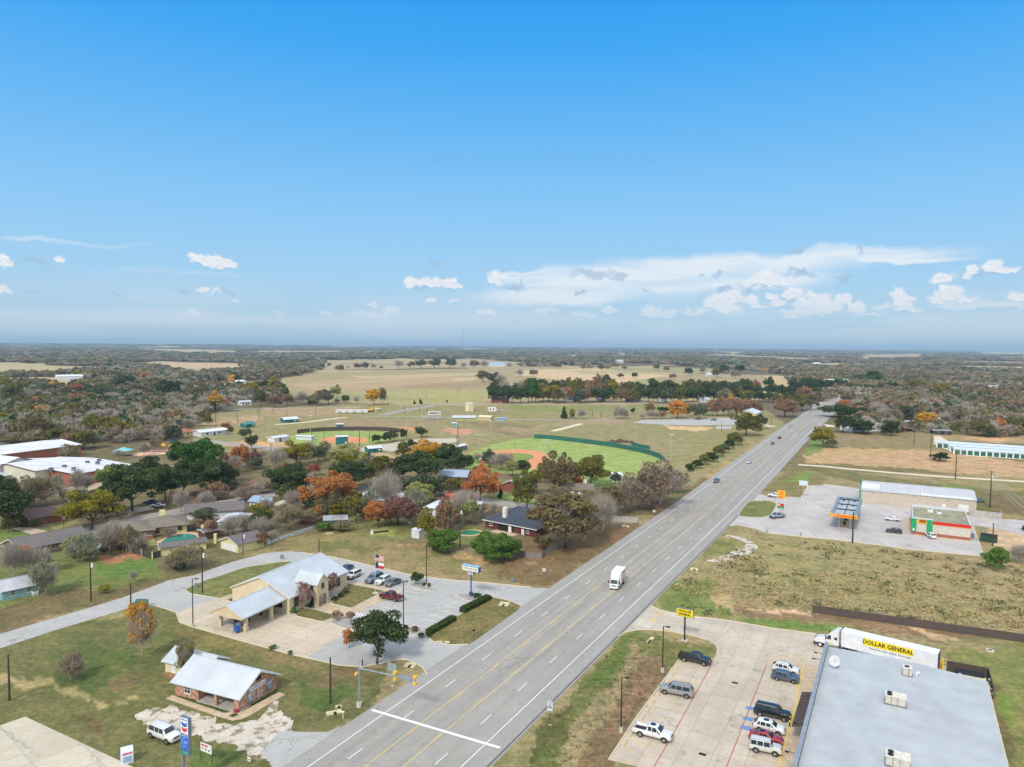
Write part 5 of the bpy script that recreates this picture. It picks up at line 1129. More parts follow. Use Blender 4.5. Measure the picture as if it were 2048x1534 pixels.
MB().box(-1.9,0,0, D_, .03,.17).build('front_walk', WALK, cs)
for k in range(4): MB().box(-.04,0,4 + k * 4.2,7.4 + k * 4.2,.95,3.2).build('shop_window', WGL, cs)
for k, (x, y) in enumerate(((4.6,15.2),(7.2,13.8))): u = roadframe('rooftop_unit', ('white air unit on the convenience store roof near the back', 'small air unit with bent duct on the convenience store roof')[k], 'air unit', 74 + x, 185.2 + y, 'air units on the convenience store', 4.18); MB().box(0,1.6 - .3 * k, 0,1.5,.1,1.1 - .25 * k).build('casing', TRIMW, u, bev=.03); MB().tube((.7,.75,1.1 - .25 * k),(.7,.75,1.2 - .25 * k),.4,.4,12).build('fan_grille', BLACKM, u)
for k in range(6): b_ = roadframe('wheel_stop', 'ochre wheel stop along the convenience store side wall', 'wheel stop', 74.6 + k * 2.6,183.9, 'wheel stops beside the convenience store', .02); MB().box(0,1.8,0,.18,0,.13, tap=.02).build('block', paint('ochre_block', (222,176,96),.7), b_)
MB().box(W_ + .1, W_ + 1.2,3,5,0,1.3).build('condenser', STEELG, cs)
# filling station canopy
fc = roadframe('filling_station_canopy', 'yellow and orange fascia canopy on tan posts over the fuel pumps', 'canopy', 51.0,177.5, z=.02); W_, D_ = 7.9,30.0
DKR = metal_roof('canopy_deck', (178,186,194),.4,1,.1); ORG = paint('orange_fascia', (232,104,30),.4, var=.05)
MB().box(0.9, W_ - .9,.9, D_ - .9,4.75,4.8).build('deck', DKR, fc)
GB_ = paint('blue_grey_parapet', (122,140,150),.5, var=.1)
for bx in ((0,.95,0, D_, 4.4,5.35),(W_ - .95, W_, 0, D_, 4.4,5.35),(.95, W_ - .95,0,.7,4.4,5.35),(.95, W_ - .95, D_ - .9, D_, 4.4,5.35)): MB().box(*bx).build('parapet', GB_, fc)
MB().box(-.08, W_ + .08,-.12,0,4.3,5.42).build('fascia', YELP, fc); MB().box(1.6, W_ - .2,-.16,-.12,4.55,5.1).build('fascia_band', ORG, fc)
shell = MB(); shell.tube((.85,-.2,4.85),(.85,-.12,4.85),.42,.42,18).build('round_emblem', RED, fc); MB().tube((.85,-.23,4.85),(.85,-.2,4.85),.28,.28,14).build('emblem_ring', TRIMW, fc); text('d', .42, INK, fc, (.85,-.235,4.87),(R(90),0,0))
for k in range(4): MB().box(.95, W_ - .95,1.5 + k * 8.6,1.8 + k * 8.6,4.8,5.1).build('roof_beam', BLACKM, fc)
MB().box(W_ / 2 - .08, W_ / 2 + .08,.8, D_ - 1,4.8,5.0).build('roof_beam', BLACKM, fc)
for k in range(8): MB().box(2.0 + 3.4 * (k % 2),2.5 + 3.4 * (k % 2),2.0 + (k // 2) * 7.6,2.6 + (k // 2) * 7.6,4.8,5.15).build('light_box', BLACKM, fc)
for y in (4.6,14.5,24.5):
 for x in (2.2,5.4): MB().box(x, x + .35, y, y + .35,0,4.4).build('post', TRIM, fc)
for k, y in enumerate((5.6,11.5,17.5,23.5)):
 pm = roadframe('fuel_pump', ('orange fronted fuel pump nearest the grass under the canopy', 'second fuel pump from the grass under the canopy', 'third fuel pump from the grass under the canopy', 'fuel pump farthest from the grass under the canopy')[k], 'fuel pump', 54.6,177.5 + y, 'fuel pumps under the canopy', .02)
 MB().box(-.6,1.2,-1.2,1.2,0,.16).build('island', KERB, pm); MB().box(-.1,.7,-.3,.3,.16,1.0).build('cabinet', ORG if k == 0 else YELP, pm); MB().box(-.1,.7,-.28,.28,1.0,1.95).build('pump_head', BLACKM, pm); MB().path([(.72,0,1.4),(.95,0,.8),(.72,0,1.0)], .03,5).build('hose', BLACKM, pm)
# metal warehouse
wh = roadframe('metal_warehouse', 'long tan metal warehouse with pale ribbed roof behind the convenience store', 'warehouse', 57.4,229.4, z=.02); W_, D_ = 37,22.0
TANP = siding('tan_metal_panel', (196,184,168),.9, True, .12)
gable_walls(wh, 0, W_, 0, D_, 4.5,1.3, TANP); gable_roof(wh, 0, W_, 0, D_, 4.5,1.3, metal_roof('ribbed_warehouse_roof', (200,200,204),1.1,0,.1),0,.3,.1, ove=.1, trim=GRNP)
for x0_, x1_, y0_, y1_ in ((.2,6.2,2.2,9.5),(20,36,.1,2.4)):
 m = MB(); k = 1.3 / 11; m.add([(x0_, y0_, 4.5 + y0_ * k + .15),(x1_, y0_, 4.5 + y0_ * k + .15),(x1_, y1_, 4.5 + y1_ * k + .15),(x0_, y1_, 4.5 + y1_ * k + .15)], [(0,1,2,3)]); m.build('white_roof_sheet', WHR, wh)
MB().box(-.5,-.1,-.3, D_ + .3,0,5.2).build('end_panel', GRNP, wh); door(wh, 'front', W_, D_, 26.5,1.2,2.2, TRIMW); door(wh, 'front', W_, D_, 31.5,3.2,2.6, TRIMW, name='roller_door')
for x in (11,22.2): MB().box(x, x + .12,-.08,0,0,4.4).build('downpipe', TANP, wh)
for x in (4,17.5,28): MB().box(x, x + .4,-.14,0,3.6,3.8).build('wall_light', BLACKM, wh)
MB().box(W_ - 2.2, W_ + 7,-6.4,-6.2,0,2.2).build('yard_wall', paint('grey_yard_wall', (176,172,164),.8, var=.15), wh); MB().box(W_ + 6.8, W_ + 7,-6.2,-.4,0,2.2).build('yard_wall', paint('grey_yard_wall', (176,172,164),.8, var=.15), wh)
# self storage rows
gS = 'self storage rows'; GD = siding('green_roller_door', (34,96,84),.18, False, .3); SWH = siding('white_storage_wall', (226,230,232),.4, True, .12)
a, b = G(1906,908), G(2048,918); d = (b - a).normalized(); n_ = Vector((-d.y, d.x, 0)); ang = math.atan2(d.y, d.x)
for k, (lab, off, sx) in enumerate((('nearest white storage row with a line of green roller doors', 0,0),('middle white storage row behind the nearest one', 13,-1.5),('farthest white storage row with green doors at its end', 26,-8))):
 p = a + n_ * off + d * sx; st_ = thing('storage_building', lab, 'storage building', (p.x, p.y, .03), ang, gS)
 gable_walls(st_, 0,52,0,7.6,2.9,.7, SWH); gable_roof(st_, 0,52,0,7.6,2.9,.7, metal_roof('pale_blue_white_roof', (206,220,234),.9,0,.08),0,.25,.08, ove=.1)
 for i in range(17): MB().box(.9 + i * 3.0,3.2 + i * 3.0,-.06,0,.02,2.35).build('roller_door', GD, st_)
 for i in range(2): MB().box(-.06,0,.7 + i * 3.5,2.9 + i * 3.5,.02,2.35).build('roller_door', GD, st_)
# generic houses
def house(name, label, A, B, D, h, rise, roof, wall, kind='gable', axis=0, ov=.6, group=None, wins=(), doors=(), cat='house', chim=None, z=0.0, wf=None):
 r_, L = frame(name, label, cat, A, B, group, z)
 if kind == 'gable': gable_walls(r_, 0, L, 0, D, h, rise, wall, axis); gable_roof(r_, 0, L, 0, D, h, rise, roof, axis, ov, .12, trim=TRIMW)
 elif kind == 'hip': MB().box(0, L, 0, D, 0, h).build('wall', wall, r_); hip_roof(r_, 0, L, 0, D, h, rise, roof, ov)
 for f, u, z_, w_, hh_ in wins: window(r_, f, L, D, u, z_, w_, hh_, wf)
 for f, u, w_, hh_, mt in doors: door(r_, f, L, D, u, w_, hh_, mt)
 if chim: cx, cy_, cw, ch, cm = chim; MB().box(cx, cx + cw, cy_, cy_ + cw * .7, h * .5, ch).build('chimney', cm, r_)
 return r_, L
def P7(x, y): return (x / 4,860 + y / 4)
def Q(x, y): return (800 + x / 3.413,860 + y / 3.413)
CHB = paint('cream_chimney', (226,218,160),.7); CHW = paint('white_chimney', (222,218,208),.7)
SHG = shingle('grey_shingles', (112,106,106)); SHB = shingle('brown_shingles', (108,88,84)); SHD = shingle('slate_shingles', (62,70,84)); SHO = shingle('olive_shingles', (124,116,104))
CRM = siding('cream_board', (222,212,152),.25); WBD = siding('white_board', (214,218,222),.25); TEAL = siding('teal_board', (134,172,176),.22); BLU = siding('slate_blue_board', (80,96,116),.22)
r_, L = house('cottage', 'small teal board cottage with pale metal roof strewn with leaves', (5,1203),(77,1187),6.2,2.3,1.6, metal_roof('leafy_pale_roof', (204,206,214),.5,0,.35), TEAL, 'gable', 0,.4, None, [('front', 1.6,.9,.8,1.0),('front', 4.8,.9,.8,1.0)])
MB().box(5.6, L - .3,-1.3,0,0,.45).build('porch', paint('porch_boards', (176,180,178),.7), r_); MB().box(5.6,5.7,-1.3,-.02,.45,1.0).build('porch_rail', TRIMW, r_); MB().box(5.6, L - .3,-1.35,-1.25,.45,1.0).build('porch_rail', TRIMW, r_); MB().box(L - .1, L + .05,-.1,.05,0,2.3).build('corner_post', TRIMW, r_)
house('bungalow', 'long low bungalow with worn purple grey shingle roof behind bare trees', (40,1118),(176,1090),11,2.6,1.9, SHG, siding('brown_board', (150,120,96),.3), 'gable', 0,.7, None, [('front', 3,1,1.2,1.1),('front', 8,1,1.2,1.1)])
t = thing('lean_to', 'pale green metal lean-to roof beside the long low bungalow', 'shed', G(138,1112), R(14)); MB().extr([(0,1.7),(3,2.3),(3,2.36),(0,1.76)], 0,0,7.5).build('roof', metal_roof('pale_green_sheet', (170,196,188),.4,0), t)
for x in (.2,3.7,7.2): MB().box(x, x + .12,.1,.22,0,1.7).build('post', TRIMD, t)
r_, L = house('ranch_house', 'orange brick ranch house with brown shingle roof across the street', P7(250,770), P7(640,690),9,2.5,1.6, SHB, OBR, 'gable', 0,.9, None, [('front', 2.2,1,1.4,1.2),('front', 14,.8,2.2,1.5)], [('front', 9.5,1.1,2.1, TRIMW)])
r_, L = house('pool_house_main', 'hip roofed brick house with cream chimney beside the swimming pool', P7(870,905), P7(1225,865),12,2.5,2.2, SHO, OBR, 'hip', 0,.8, None, [('front', 3,1,.9,1),('front', 6.5,1,.9,1),('front', 10.0,1,.9,1)], chim=None, cat='house')
r_.name = 'brick_house'; MB().box(L - .5, L + 9.5,3.0,13,0,2.5).build('wing_wall', CRM, r_); hip_roof(r_, L - 1.5, L + 9.5,2.6,13.5,2.5,2.4, SHO, .8, name='wing_roof'); MB().box(L + 2.4, L + 4.0,9.8,10.8,3.2,6.0).build('chimney', CHB, r_)
window(r_, 'front', 10,10,1.2,.8,1.1,1.3, TRIMD, x0=L - .5, y0=3.0); door(r_, 'front', 10,10,4.5,1.8,2.1, TRIMW, x0=L - .5, y0=3.0); window(r_, 'front', 10,10,7.5,.9,1.1,1.2, TRIMD, x0=L - .5, y0=3.0)
m = thing('air_conditioner', 'grey air conditioner on the lawn against the brick house with the pool', 'air conditioner', G(287,1077)); MB().box(0,1.4,0,1,0,1.1).build('casing', STEELG, m, bev=.04); MB().tube((.7,.5,1.1),(.7,.5,1.16),.38,.38,14).build('fan_grille', BLACKM, m)
def pool(label, cx, cy, rx, ry, rot, col):
 g = G(cx, cy); k = mpp(cx, cy); a_ = G(cx - rx, cy); c_ = G(cx, cy - ry); w2 = (G(cx + rx, cy) - a_).length / 2; d2 = (c_ - g).length
 t = thing('swimming_pool', label, 'swimming pool', (g.x, g.y, 0), rot); out_ = [(w2 * 1.0 * math.cos(q) * (1 + .12 * math.sin(2 * q)), d2 * math.sin(q)) for q in [2 * math.pi * i / 28 for i in range(28)]]
 MB().prism([(x * 1.22, y * 1.28) for x, y in out_], .02,.12).build('pool_deck', paint('peach_coping', (222,178,146),.8, var=.15), t)
 wm, nt_, b_ = newmat('pool_water'); b_.inputs['Base Color'].default_value = (*lin(col),1); b_.inputs['Roughness'].default_value = .1; n3 = noise(nt_, objvec(nt_),1.2,3); bump(nt_, b_, n3,.3,.05)
 nt_.links.new(mix(nt_, ramp(nt_, n3,.3,.7), tuple(x * .8 for x in lin(col)), lin(col)), b_.inputs['Base Color'])
 MB().prism(out_, .10,.135).build('water', wm, t)
pool('teal kidney swimming pool with peach stone edge behind the brick house', 358,1080,30,11, R(12),(60,150,140)); pool('green swimming pool half hidden by bushes behind the slate roofed house', 940,1066,20,5,0,(60,150,110))
house('pool_cabana', 'low cream cabana with dark roof along the pool fence', P7(1290,1010), P7(1650,955),4.5,2.3,.6, SHG, CRM, 'gable', 0,.5, cat='outbuilding')
for k, (x, y) in enumerate(((1622,832),(1724,905))): t = thing('pillar', ('cream pillar in the garden behind the red leaved tree', 'cream pillar between the cabana and the cream garage')[k], 'pillar', G(*P7(x, y))); MB().box(-.35,.35,-.35,.35,0,2.6).build('shaft', CHB, t); MB().box(-.45,.45,-.45,.45,2.6,2.75).build('cap', CHB, t)
r_, L = house('garage', 'small cream garage with pale roller door beside the curving lane', P7(1765,945), P7(1905,985),8.5,2.4,1.5, SHG, CRM, 'gable', 1,.5, cat='garage'); MB().box(.7,2.9 if L < 4 else L - .8,-.06,0,.02,2.0).build('garage_door', TRIMW, r_)
house('white_cottage', 'white hip roofed cottage with pale sheet roof near the cream garage', P7(1745,800), P7(2000,800),10,2.6,1.7, PALER, WBD, 'hip', 0,.5, None, [('front', 2,1,.9,1),('front', 6,1,.9,1)])
house('grey_bungalow', 'grey roofed bungalow with white gable facing the street', P7(1480,722), P7(1940,690),10,2.4,1.7, SHG, WBD, 'gable', 0,.6)
house('dark_carport', 'dark flat roofed carport behind the cream garage', P7(1640,880), P7(1830,845),5,2.2,.3, SHG, TRIMD, 'gable', 0,.3, cat='carport')
house('porch_cabin', 'white playhouse with blue sheet roof and open porch', (499,1015),(511,1016),6,2.4,1.2, metal_roof('blue_grey_sheet', (150,176,200),.4,0), WBD, 'gable', 0,.6, cat='shed', wins=[('front', .8,.9,.6,.9)])
t = thing('open_porch', 'blue sheet roofed open porch on posts beside the white playhouse', 'porch', G(513,1018), R(4)); MB().extr([(-.6,2.3),(3.2,3.3),(6.6,2.3),(6.6,2.4),(3.2,3.4),(-.6,2.4)], 0,0,5).build('roof', metal_roof('blue_grey_sheet', (150,176,200),.4,0), t)
for x in (1,4.8):
 for y in (0,6): MB().box(x, x + .15, y, y + .15,0,2.3).build('post', TRIMD, t)
r_, L = frame('barrel_shed', 'small barrel roofed shed with pale curved roof among the trees', 'shed', (548,1020),(562,1021)); MB().box(0, L, 0,4,0,1.7).build('wall', siding('brown_shed_board', (140,100,84),.2), r_)
m = MB(); m.extr([(-.1 + (L + .2) / 2 * (1 - math.cos(math.pi * i / 8)),1.7 + 1.1 * math.sin(math.pi * i / 8)) for i in range(9)], 1,-.2,4.2); m.build('roof', paint('pale_curved_roof', (204,200,184),.5), r_)
house('small_shed', 'grey cluttered shed with rusty white roof beside green shrubs', (648,1054),(694,1052),4.5,2.1,.9, metal_roof('patchy_roof', (176,180,184),.5,0,.5), BLU, 'gable', 0,.3, cat='shed')
house('cube_shed', 'small square white shed at the back of the lawn', (823,1075),(838,1078),2.6,2.4,.2, PALER, WBD, 'gable', 0,.1, cat='shed')
house('white_roof_house', 'house with bright white metal roof behind the orange tree', (706,1012),(800,1018),12,2.6,2.1, WHR, siding('cream_house_board', (214,204,176),.25), 'hip', 0,.6)
house('pale_roof_house', 'house with rounded pale hip roof behind the russet tree', (850,1030),(905,1035),11,2.6,1.8, PALER, WBD, 'hip', 0,.6)
house('pale_roof_house', 'low house with pale roof behind bare branches beside the red car shelter', (900,1028),(955,1030),9,2.5,1.4, PALER, WBD, 'hip', 0,.6)
house('blue_roof_house', 'house with blue grey metal roof left of the russet orange tree', (878,964),(932,966),10,2.6,1.9, metal_roof('blue_sheet_roof', (160,178,198),.5,0), RBR, 'gable', 0,.6)
house('silver_roof_house', 'house with silver metal roof and open garage right of the russet orange tree', (1003,981),(1040,985),13,2.6,1.9, metal_roof('silver_blue_roof', (190,204,218),.5,1), RBR, 'gable', 1,.7, chim=None)
r_, L = house('brown_roof_house', 'low white house with grey brown shingle roof and white chimney', Q(1085,440), Q(1300,455),9,2.4,1.6, SHO, WBD, 'gable', 0,.7, None, [('front', 2,.9,1.6,1.0),('front', 6,.9,1.6,1.0),('front', 9.5,.9,1.4,1.0)], [('front', 8.3,.9,2.0, DOORM)], chim=(8.5,6,1.3,5.3, CHW))
house('white_shed', 'small white roofed shed behind the brown oak by the ball field', Q(1450,352), Q(1520,350),5,2.3,1.0, WHR, WBD, 'gable', 0,.3, cat='shed')
r_, L = house('slate_roof_house', 'dark red brick house with steep slate blue hip roof and white chimney', Q(583,665), Q(930,735),15,2.5,4.2, SHD, DBR, 'hip', 0,.7, None, [('front', 1.6,1.0,1.2,1.1),('front', 16.0,.9,1.0,1.2)], [('front', 14.2,1.0,2.05, TRIMW)])
MB().box(5.6,6.9,1.6,2.8,3.0,7.0).build('chimney', CHW, r_); MB().box(5.2,11.2,-.05,.05,.1,2.2).build('patio_opening', BLACKM, r_); door(r_, 'front', L, 14,9.2,1.2,2.0, TRIMW, y0=-.06); MB().box(-.75, L + .75,-.78,-.68,2.42,2.66).build('gutter', TRIMW, r_); MB().box(4.5,13.5,-3.2,0,.02,.1).build('patio', WALK, r_)
def sch(name, label, x0, y0, x1, y1, h, rise, ang, axis, roof, wall, group=None):
 t = thing(name, label, 'school', (x0, y0,0), ang, group); gable_walls(t, 0, x1,0, y1, h, rise, wall, axis); gable_roof(t, 0, x1,0, y1, h, rise, roof, axis, .5,.2, trim=TRIMD); return t
ga, gb = G(50,975), G(150,968);
e0 = G(*P7(600,355),5.0); e1 = G(*P7(1050,280),5.0); e2 = G(*P7(850,165),5.0); dd = (e1 - e0).normalized(); nn = Vector((-dd.y, dd.x, 0)); ang = math.atan2(dd.y, dd.x); Ls = (e1 - e0).length; Ds = (e2 - e0).dot(nn)
gSc = 'school blocks'
s1 = sch('school_building', 'long school block with pale metal roof and orange brick walls nearest the playground', e0.x, e0.y, Ls, max(30, Ds),5.0,1.2, ang, 0, metal_roof('school_roof', (232,232,232),2.4,0,.2), OBR, gSc)
for k in range(4): door(s1, 'front', Ls, 30,5 + k * 7.5,2.0,2.4, paint('teal_door', (96,150,150),.5))
e3 = G(*P7(280,330),6.0); p = e3; L2 = (e0 - e3).length + 1
s2 = sch('school_building', 'middle school block with pale roof stepped behind tan brick wall', p.x, p.y, L2,34,6.0,1.6, ang, 0, metal_roof('school_roof', (232,232,232),2.4,0,.2), siding('pale_cream_wall', (214,208,186),1.0, True), gSc); MB().box(0, L2 * .5,-.1,0,0,2.4).build('brick_base', OBR, s2); MB().box(L2 * .5, L2,-3,0,0,4.4).build('bay', OBR, s2)
e4 = G(*P7(25,300),5.5); s3 = sch('school_building', 'pale gabled school block with blank grey end wall at the left', e4.x, e4.y - 6,21,36,6.0,3.0, ang, 1, metal_roof('school_roof_cross', (232,232,232),2.4,1,.2), siding('pale_grey_wall', (196,200,196),.4, True), gSc)
MB().extr([(-6,3.2),(0,4.2),(0,4.4),(-6,3.4)], 0,-6,25).build('veranda_roof', metal_roof('school_roof', (190,200,206),2.4,0,.2), s3); MB().box(-6,25,-.1,0,0,3.2).build('brick_wall', OBR, s3)
s4 = sch('school_building', 'far school block with white metal roof behind the gabled one', e4.x - 28, e4.y + 18,52,30,6.0,1.6, ang, 0, metal_roof('school_roof', (234,234,234),2.4,0,.2), OBR, gSc)
for k, (x, y) in enumerate(((820,470),(1030,425),(1180,462),(1400,360),(1560,370),(1585,330))): g = G(x / 8,880 + y / 8,6.2); t = thing('roof_vent', 'small dark vent on the school roof', 'vent', (g.x, g.y, 5.6),0, 'vents on the school roof'); MB().box(-.6,.6,-.6,.6,0,1.1).build('cowl', STEELG, t); MB().box(-.75,.75,-.75,.75,1.1,1.25).build('cap', BLACKM, t)
# trees
def leaf_mat(name, c1, c2, tint=False, trans=.36):
 m = bpy.data.materials.new(name); m.use_nodes = True; nt = m.node_tree; nt.nodes.clear()
 o = nd(nt, 'ShaderNodeOutputMaterial'); g = nd(nt, 'ShaderNodeNewGeometry'); oi = nd(nt, 'ShaderNodeObjectInfo')
 n = noise(nt, objvec(nt),4.5,3,.6)
 col = mix(nt, ramp(nt, n, .35,.65), lin(c1), lin(c2))
 col = mix(nt, ramp(nt, g.outputs['Random Per Island'], 0,1,0,.75), tuple(x * .7 for x in lin(c1)), col)
 hs = nd(nt, 'ShaderNodeHueSaturation'); nt.links.new(col, hs.inputs['Color']); nt.links.new(ramp(nt, oi.outputs['Random'], 0,1,.494,.508), hs.inputs['Hue'])
 nt.links.new(ramp(nt, oi.outputs['Random'], 0,1,1.45,1.05), hs.inputs['Value'])
 d = nd(nt, 'ShaderNodeBsdfDiffuse'); t = nd(nt, 'ShaderNodeBsdfTranslucent'); mx = nd(nt, 'ShaderNodeMixShader', i_Fac=trans)
 for s in (d, t): nt.links.new(hs.outputs[0], s.inputs['Color'])
 nt.links.new(d.outputs[0], mx.inputs[1]); nt.links.new(t.outputs[0], mx.inputs[2]); nt.links.new(mx.outputs[0], o.inputs[0]); return m
BARK = paint('bark', (104,92,80),.95, var=.3, scale=3); BARKG = paint('grey_bark', (174,164,152),.95, var=.25, scale=3)
TK = {
 'oak': ((74,90,56),(104,120,78), 'round', 1.0,0, 'dark green', 'oak_tree'),
 'greyoak': ((86,98,74),(116,126,98), 'round', .8,.3, 'grey green', 'oak_tree'),
 'bright': ((72,110,46),(112,148,74), 'tall', 1.0,0, 'bright green', 'green_tree'),
 'olive': ((112,112,52),(146,140,68), 'round', .8,.2, 'olive green', 'olive_tree'),
 'yg': ((138,130,48),(176,160,56), 'round', 1.0,.1, 'yellow green', 'yellow_green_tree'),
 'pale': ((150,156,92),(176,180,116), 'round', .6,.5, 'pale green', 'pale_tree'),
 'gold': ((212,162,62),(232,184,80), 'round', .95,.1, 'golden yellow', 'golden_tree'),
 'orange': ((182,124,72),(204,148,92), 'round', 1.0,.1, 'orange', 'orange_tree'),
 'ball': ((212,144,52),(232,166,66), 'ball', 1.3,0, 'round orange', 'orange_tree'),
 'upgold': ((204,154,66),(220,172,86), 'up', .55,1.0, 'amber columnar', 'amber_tree'),
 'rust': ((152,120,92),(172,138,106), 'round', .8,.4, 'rust brown', 'rust_tree'),
 'red': ((166,98,82),(184,116,98), 'round', .9,.2, 'red', 'red_tree'),
 'maroon': ((130,94,86),(152,112,100), 'round', .75,.5, 'maroon', 'maroon_tree'),
 'brown': ((124,110,76),(152,134,96), 'round', .8,.3, 'brown leaved', 'brown_oak_tree'),
 'obare': ((132,124,84),(158,146,104), 'round', .35,1.0, 'thin olive', 'thin_tree'),
 'bbare': ((142,122,102),(162,140,118), 'round', .3,1.0, 'thin brown', 'thin_tree'),
 'gbare': ((128,138,108),(150,158,126), 'round', .3,1.0, 'thin grey green', 'thin_tree'),
 'rbare': ((140,98,90),(164,116,106), 'up', .3,1.0, 'thin reddish', 'thin_tree'),
 'bare': ((146,138,130),(162,152,142), 'round', .0,1.3, 'bare grey', 'bare_tree'),
 'pine': ((56,82,44),(84,108,62), 'cone', 1.0,0, 'dark conical', 'pine_tree'),
 'bush': ((92,124,56),(126,154,82), 'bush', 1.1,0, 'bright green', 'green_bush'),
 'dbush': ((66,84,44),(98,114,62), 'bush', 1.1,0, 'dark green', 'dark_bush'),
 'bbush': ((140,112,84),(158,132,98), 'bush', .6,.6, 'brown', 'brown_bush'),
 'ybush': ((150,152,62),(174,172,84), 'bush', .8,.2, 'yellow green', 'yellow_bush'),
}
LM = {k: leaf_mat(k + '_leaves', v[0], v[1]) for k, v in TK.items()}
LOD = {0: (8500,.0185,6000,.0024),1: (2900,.031,2500,.0048),2: (780,.055,900,.0095),3: (220,.095,280,.021)}
def np_mesh(name, quads, mats, mi=None):
 n = len(quads); me = bpy.data.meshes.new(name); v = quads.reshape(-1,3).astype(np.float32)
 me.vertices.add(n * 4); me.vertices.foreach_set('co', v.ravel()); me.loops.add(n * 4); me.loops.foreach_set('vertex_index', np.arange(n * 4, dtype=np.int32))
 me.polygons.add(n); me.polygons.foreach_set('loop_start', np.arange(n, dtype=np.int32) * 4); me.update()
 for m in mats: me.materials.append(m)
 return me
def unit(v): return v / np.maximum(np.linalg.norm(v, axis=-1, keepdims=True),1e-6)
def quads_from(c, nrm_, s, g):
 a = unit(np.cross(nrm_, g.normal(size=c.shape))); b = np.cross(nrm_, a); s = s[:, None]
 a = a * s; b = b * s * g.uniform(.5,1,(len(c),1))
 return np.stack([c - a - b, c + a - b * .6, c + a * .8 + b, c - a * .7 + b * .9], 1)
def tree_parts(kind, seed, lod):
 """unit tree: height 1, crown about 1 wide. returns crown mesh, trunk mesh"""
 c1, c2, shape, dens, twig, _, _ = TK[kind]; g = np.random.default_rng(seed * 7 + lod); gs = np.random.default_rng(seed)
 nl, sz, nt_, tw = LOD[lod]
 cz, rz, rx, tb = {'round': (.57,.43,.5,.18), 'tall': (.55,.45,.46,.12), 'ball': (.54,.46,.48,.12), 'up': (.6,.42,.42,.2), 'cone': (.52,.48,.4,.1), 'bush': (.45,.5,.5,.0)}[shape]
 m = {'round': 44, 'tall': 34, 'ball': 60, 'up': 44, 'cone': 26, 'bush': 34}[shape]
 d = unit(gs.normal(size=(m, 3))); d[:, 2] = np.where(d[:, 2] < -.7,-d[:, 2] * .6, d[:, 2]); rad = gs.uniform(.35,.92,(m, 1)) if shape != 'ball' else gs.uniform(.7,.82,(m, 1))
 L_ = d * rad * np.array([rx, rx, rz]) + np.array([0,0, cz]); lr = gs.uniform(.07,.165, m) * (1 if shape not in ('ball',) else .85)
 if shape in ('round', 'up'): L_[:, :2] += gs.normal(size=2) * .04; L_[:, 2] += (gs.random(m) - .5) * .1
 if shape == 'cone': L_[:, 2] = gs.uniform(.12,.95, m); k = (1 - L_[:, 2]) * .42 + .02; t = gs.uniform(0,6.28, m); L_[:, 0] = np.cos(t) * k * .6; L_[:, 1] = np.sin(t) * k * .6; lr = k * .6 + .03
 if shape == 'bush': L_[:, 2] = np.clip(L_[:, 2], .12,.8)
 if shape == 'up': L_[:, :2] *= np.clip(.35 + (L_[:, 2:3] - .2) * 1.1,.3,1)
 Q_ = []
 n = int(nl * dens)
 if n:
  w_ = lr ** 2; li = g.choice(m, n, p=w_ / w_.sum()); dr = unit(g.normal(size=(n, 3)) + np.array([0,0,.35])); rr_ = g.uniform(.55,1.08, n) ** .6
  sc = np.array([1,1,.8]); c = L_[li] + dr * (lr[li] * rr_)[:, None] * sc
  nm = unit(dr * 1.0 + g.normal(size=(n, 3)) * .75); s = sz * g.uniform(.6,1.25, n) / (dens ** .5 if dens > .5 else .8); Q_.append(quads_from(c, nm, s, g))
 if twig:
  n2 = int(nt_ * min(1.2, twig)); li = g.integers(0, m, n2); st = np.array([0,0, cz - rz * .5]) * .38 + L_[li] * .62 + g.normal(size=(n2,3)) * np.array([.1,.1,.085])
  dr = unit(L_[li] - np.array([0,0, cz - rz * .8]) + g.normal(size=(n2,3)) * .16); ln = g.uniform(.06,.2, n2)[:, None]; en = st + dr * ln + np.array([0,0,.02])
  side = unit(np.cross(dr, g.normal(size=(n2,3)))) * (tw * g.uniform(.5,1.4, n2))[:, None]; TQ = np.stack([st - side, st + side, en + side * .3, en - side * .3], 1)
 crown = np_mesh('crown', np.concatenate(Q_) if Q_ else TQ, [LM[kind]]);
 if twig and Q_:
  al_ = np.concatenate(Q_ + [TQ]); crown = np_mesh('crown', al_, [LM[kind], BARKG]); mi = np.zeros(len(al_), np.int32); mi[-len(TQ):] = 1; crown.polygons.foreach_set('material_index', mi)
 elif twig: crown = np_mesh('crown', TQ, [BARKG])
 t = MB(); ns = 8 if lod == 0 else 5; tr = .019 if shape != 'up' else .013
 if shape != 'bush':
  p = Vector((0,0,-.01)); top = Vector((gs.normal() * .02, gs.normal() * .02, tb + .1)); t.tube(p, top, tr * 1.25, tr * .85, ns)
  nb = {0: 12,1: 9,2: 5,3: 2}[lod]
  for i in range(min(nb, m)):
   e = Vector(L_[i]); md_ = top.lerp(e, .5) + Vector((0,0,-.03)); t.tube(top - Vector((0,0,.03 * (i % 3))), md_, tr * .55, tr * .32, max(4, ns - 2)); t.tube(md_, e, tr * .32, tr * .1,4)
   if lod < 2 and twig:
    for j in range(3): q_ = e + Vector(tuple(g.normal(size=3) * .12)) + Vector((0,0,.05)); t.tube(md_.lerp(e, .5), q_, tr * .2, tr * .05,4)
 return crown, t
_tc = {}
def tree_mesh(kind, var, lod):
 k = (kind, var, lod)
 if k in _tc: return _tc[k]
 cr, t = tree_parts(kind, hash_kind(kind) + var * 31, lod)
 tm = None
 if t.v:
  o = t.build('trunk', BARKG if TK[kind][4] > .5 else BARK); tm = o.data; bpy.data.objects.remove(o)
  tm.polygons.foreach_set('use_smooth', [True] * len(tm.polygons))
 _tc[k] = (cr, tm); return _tc[k]
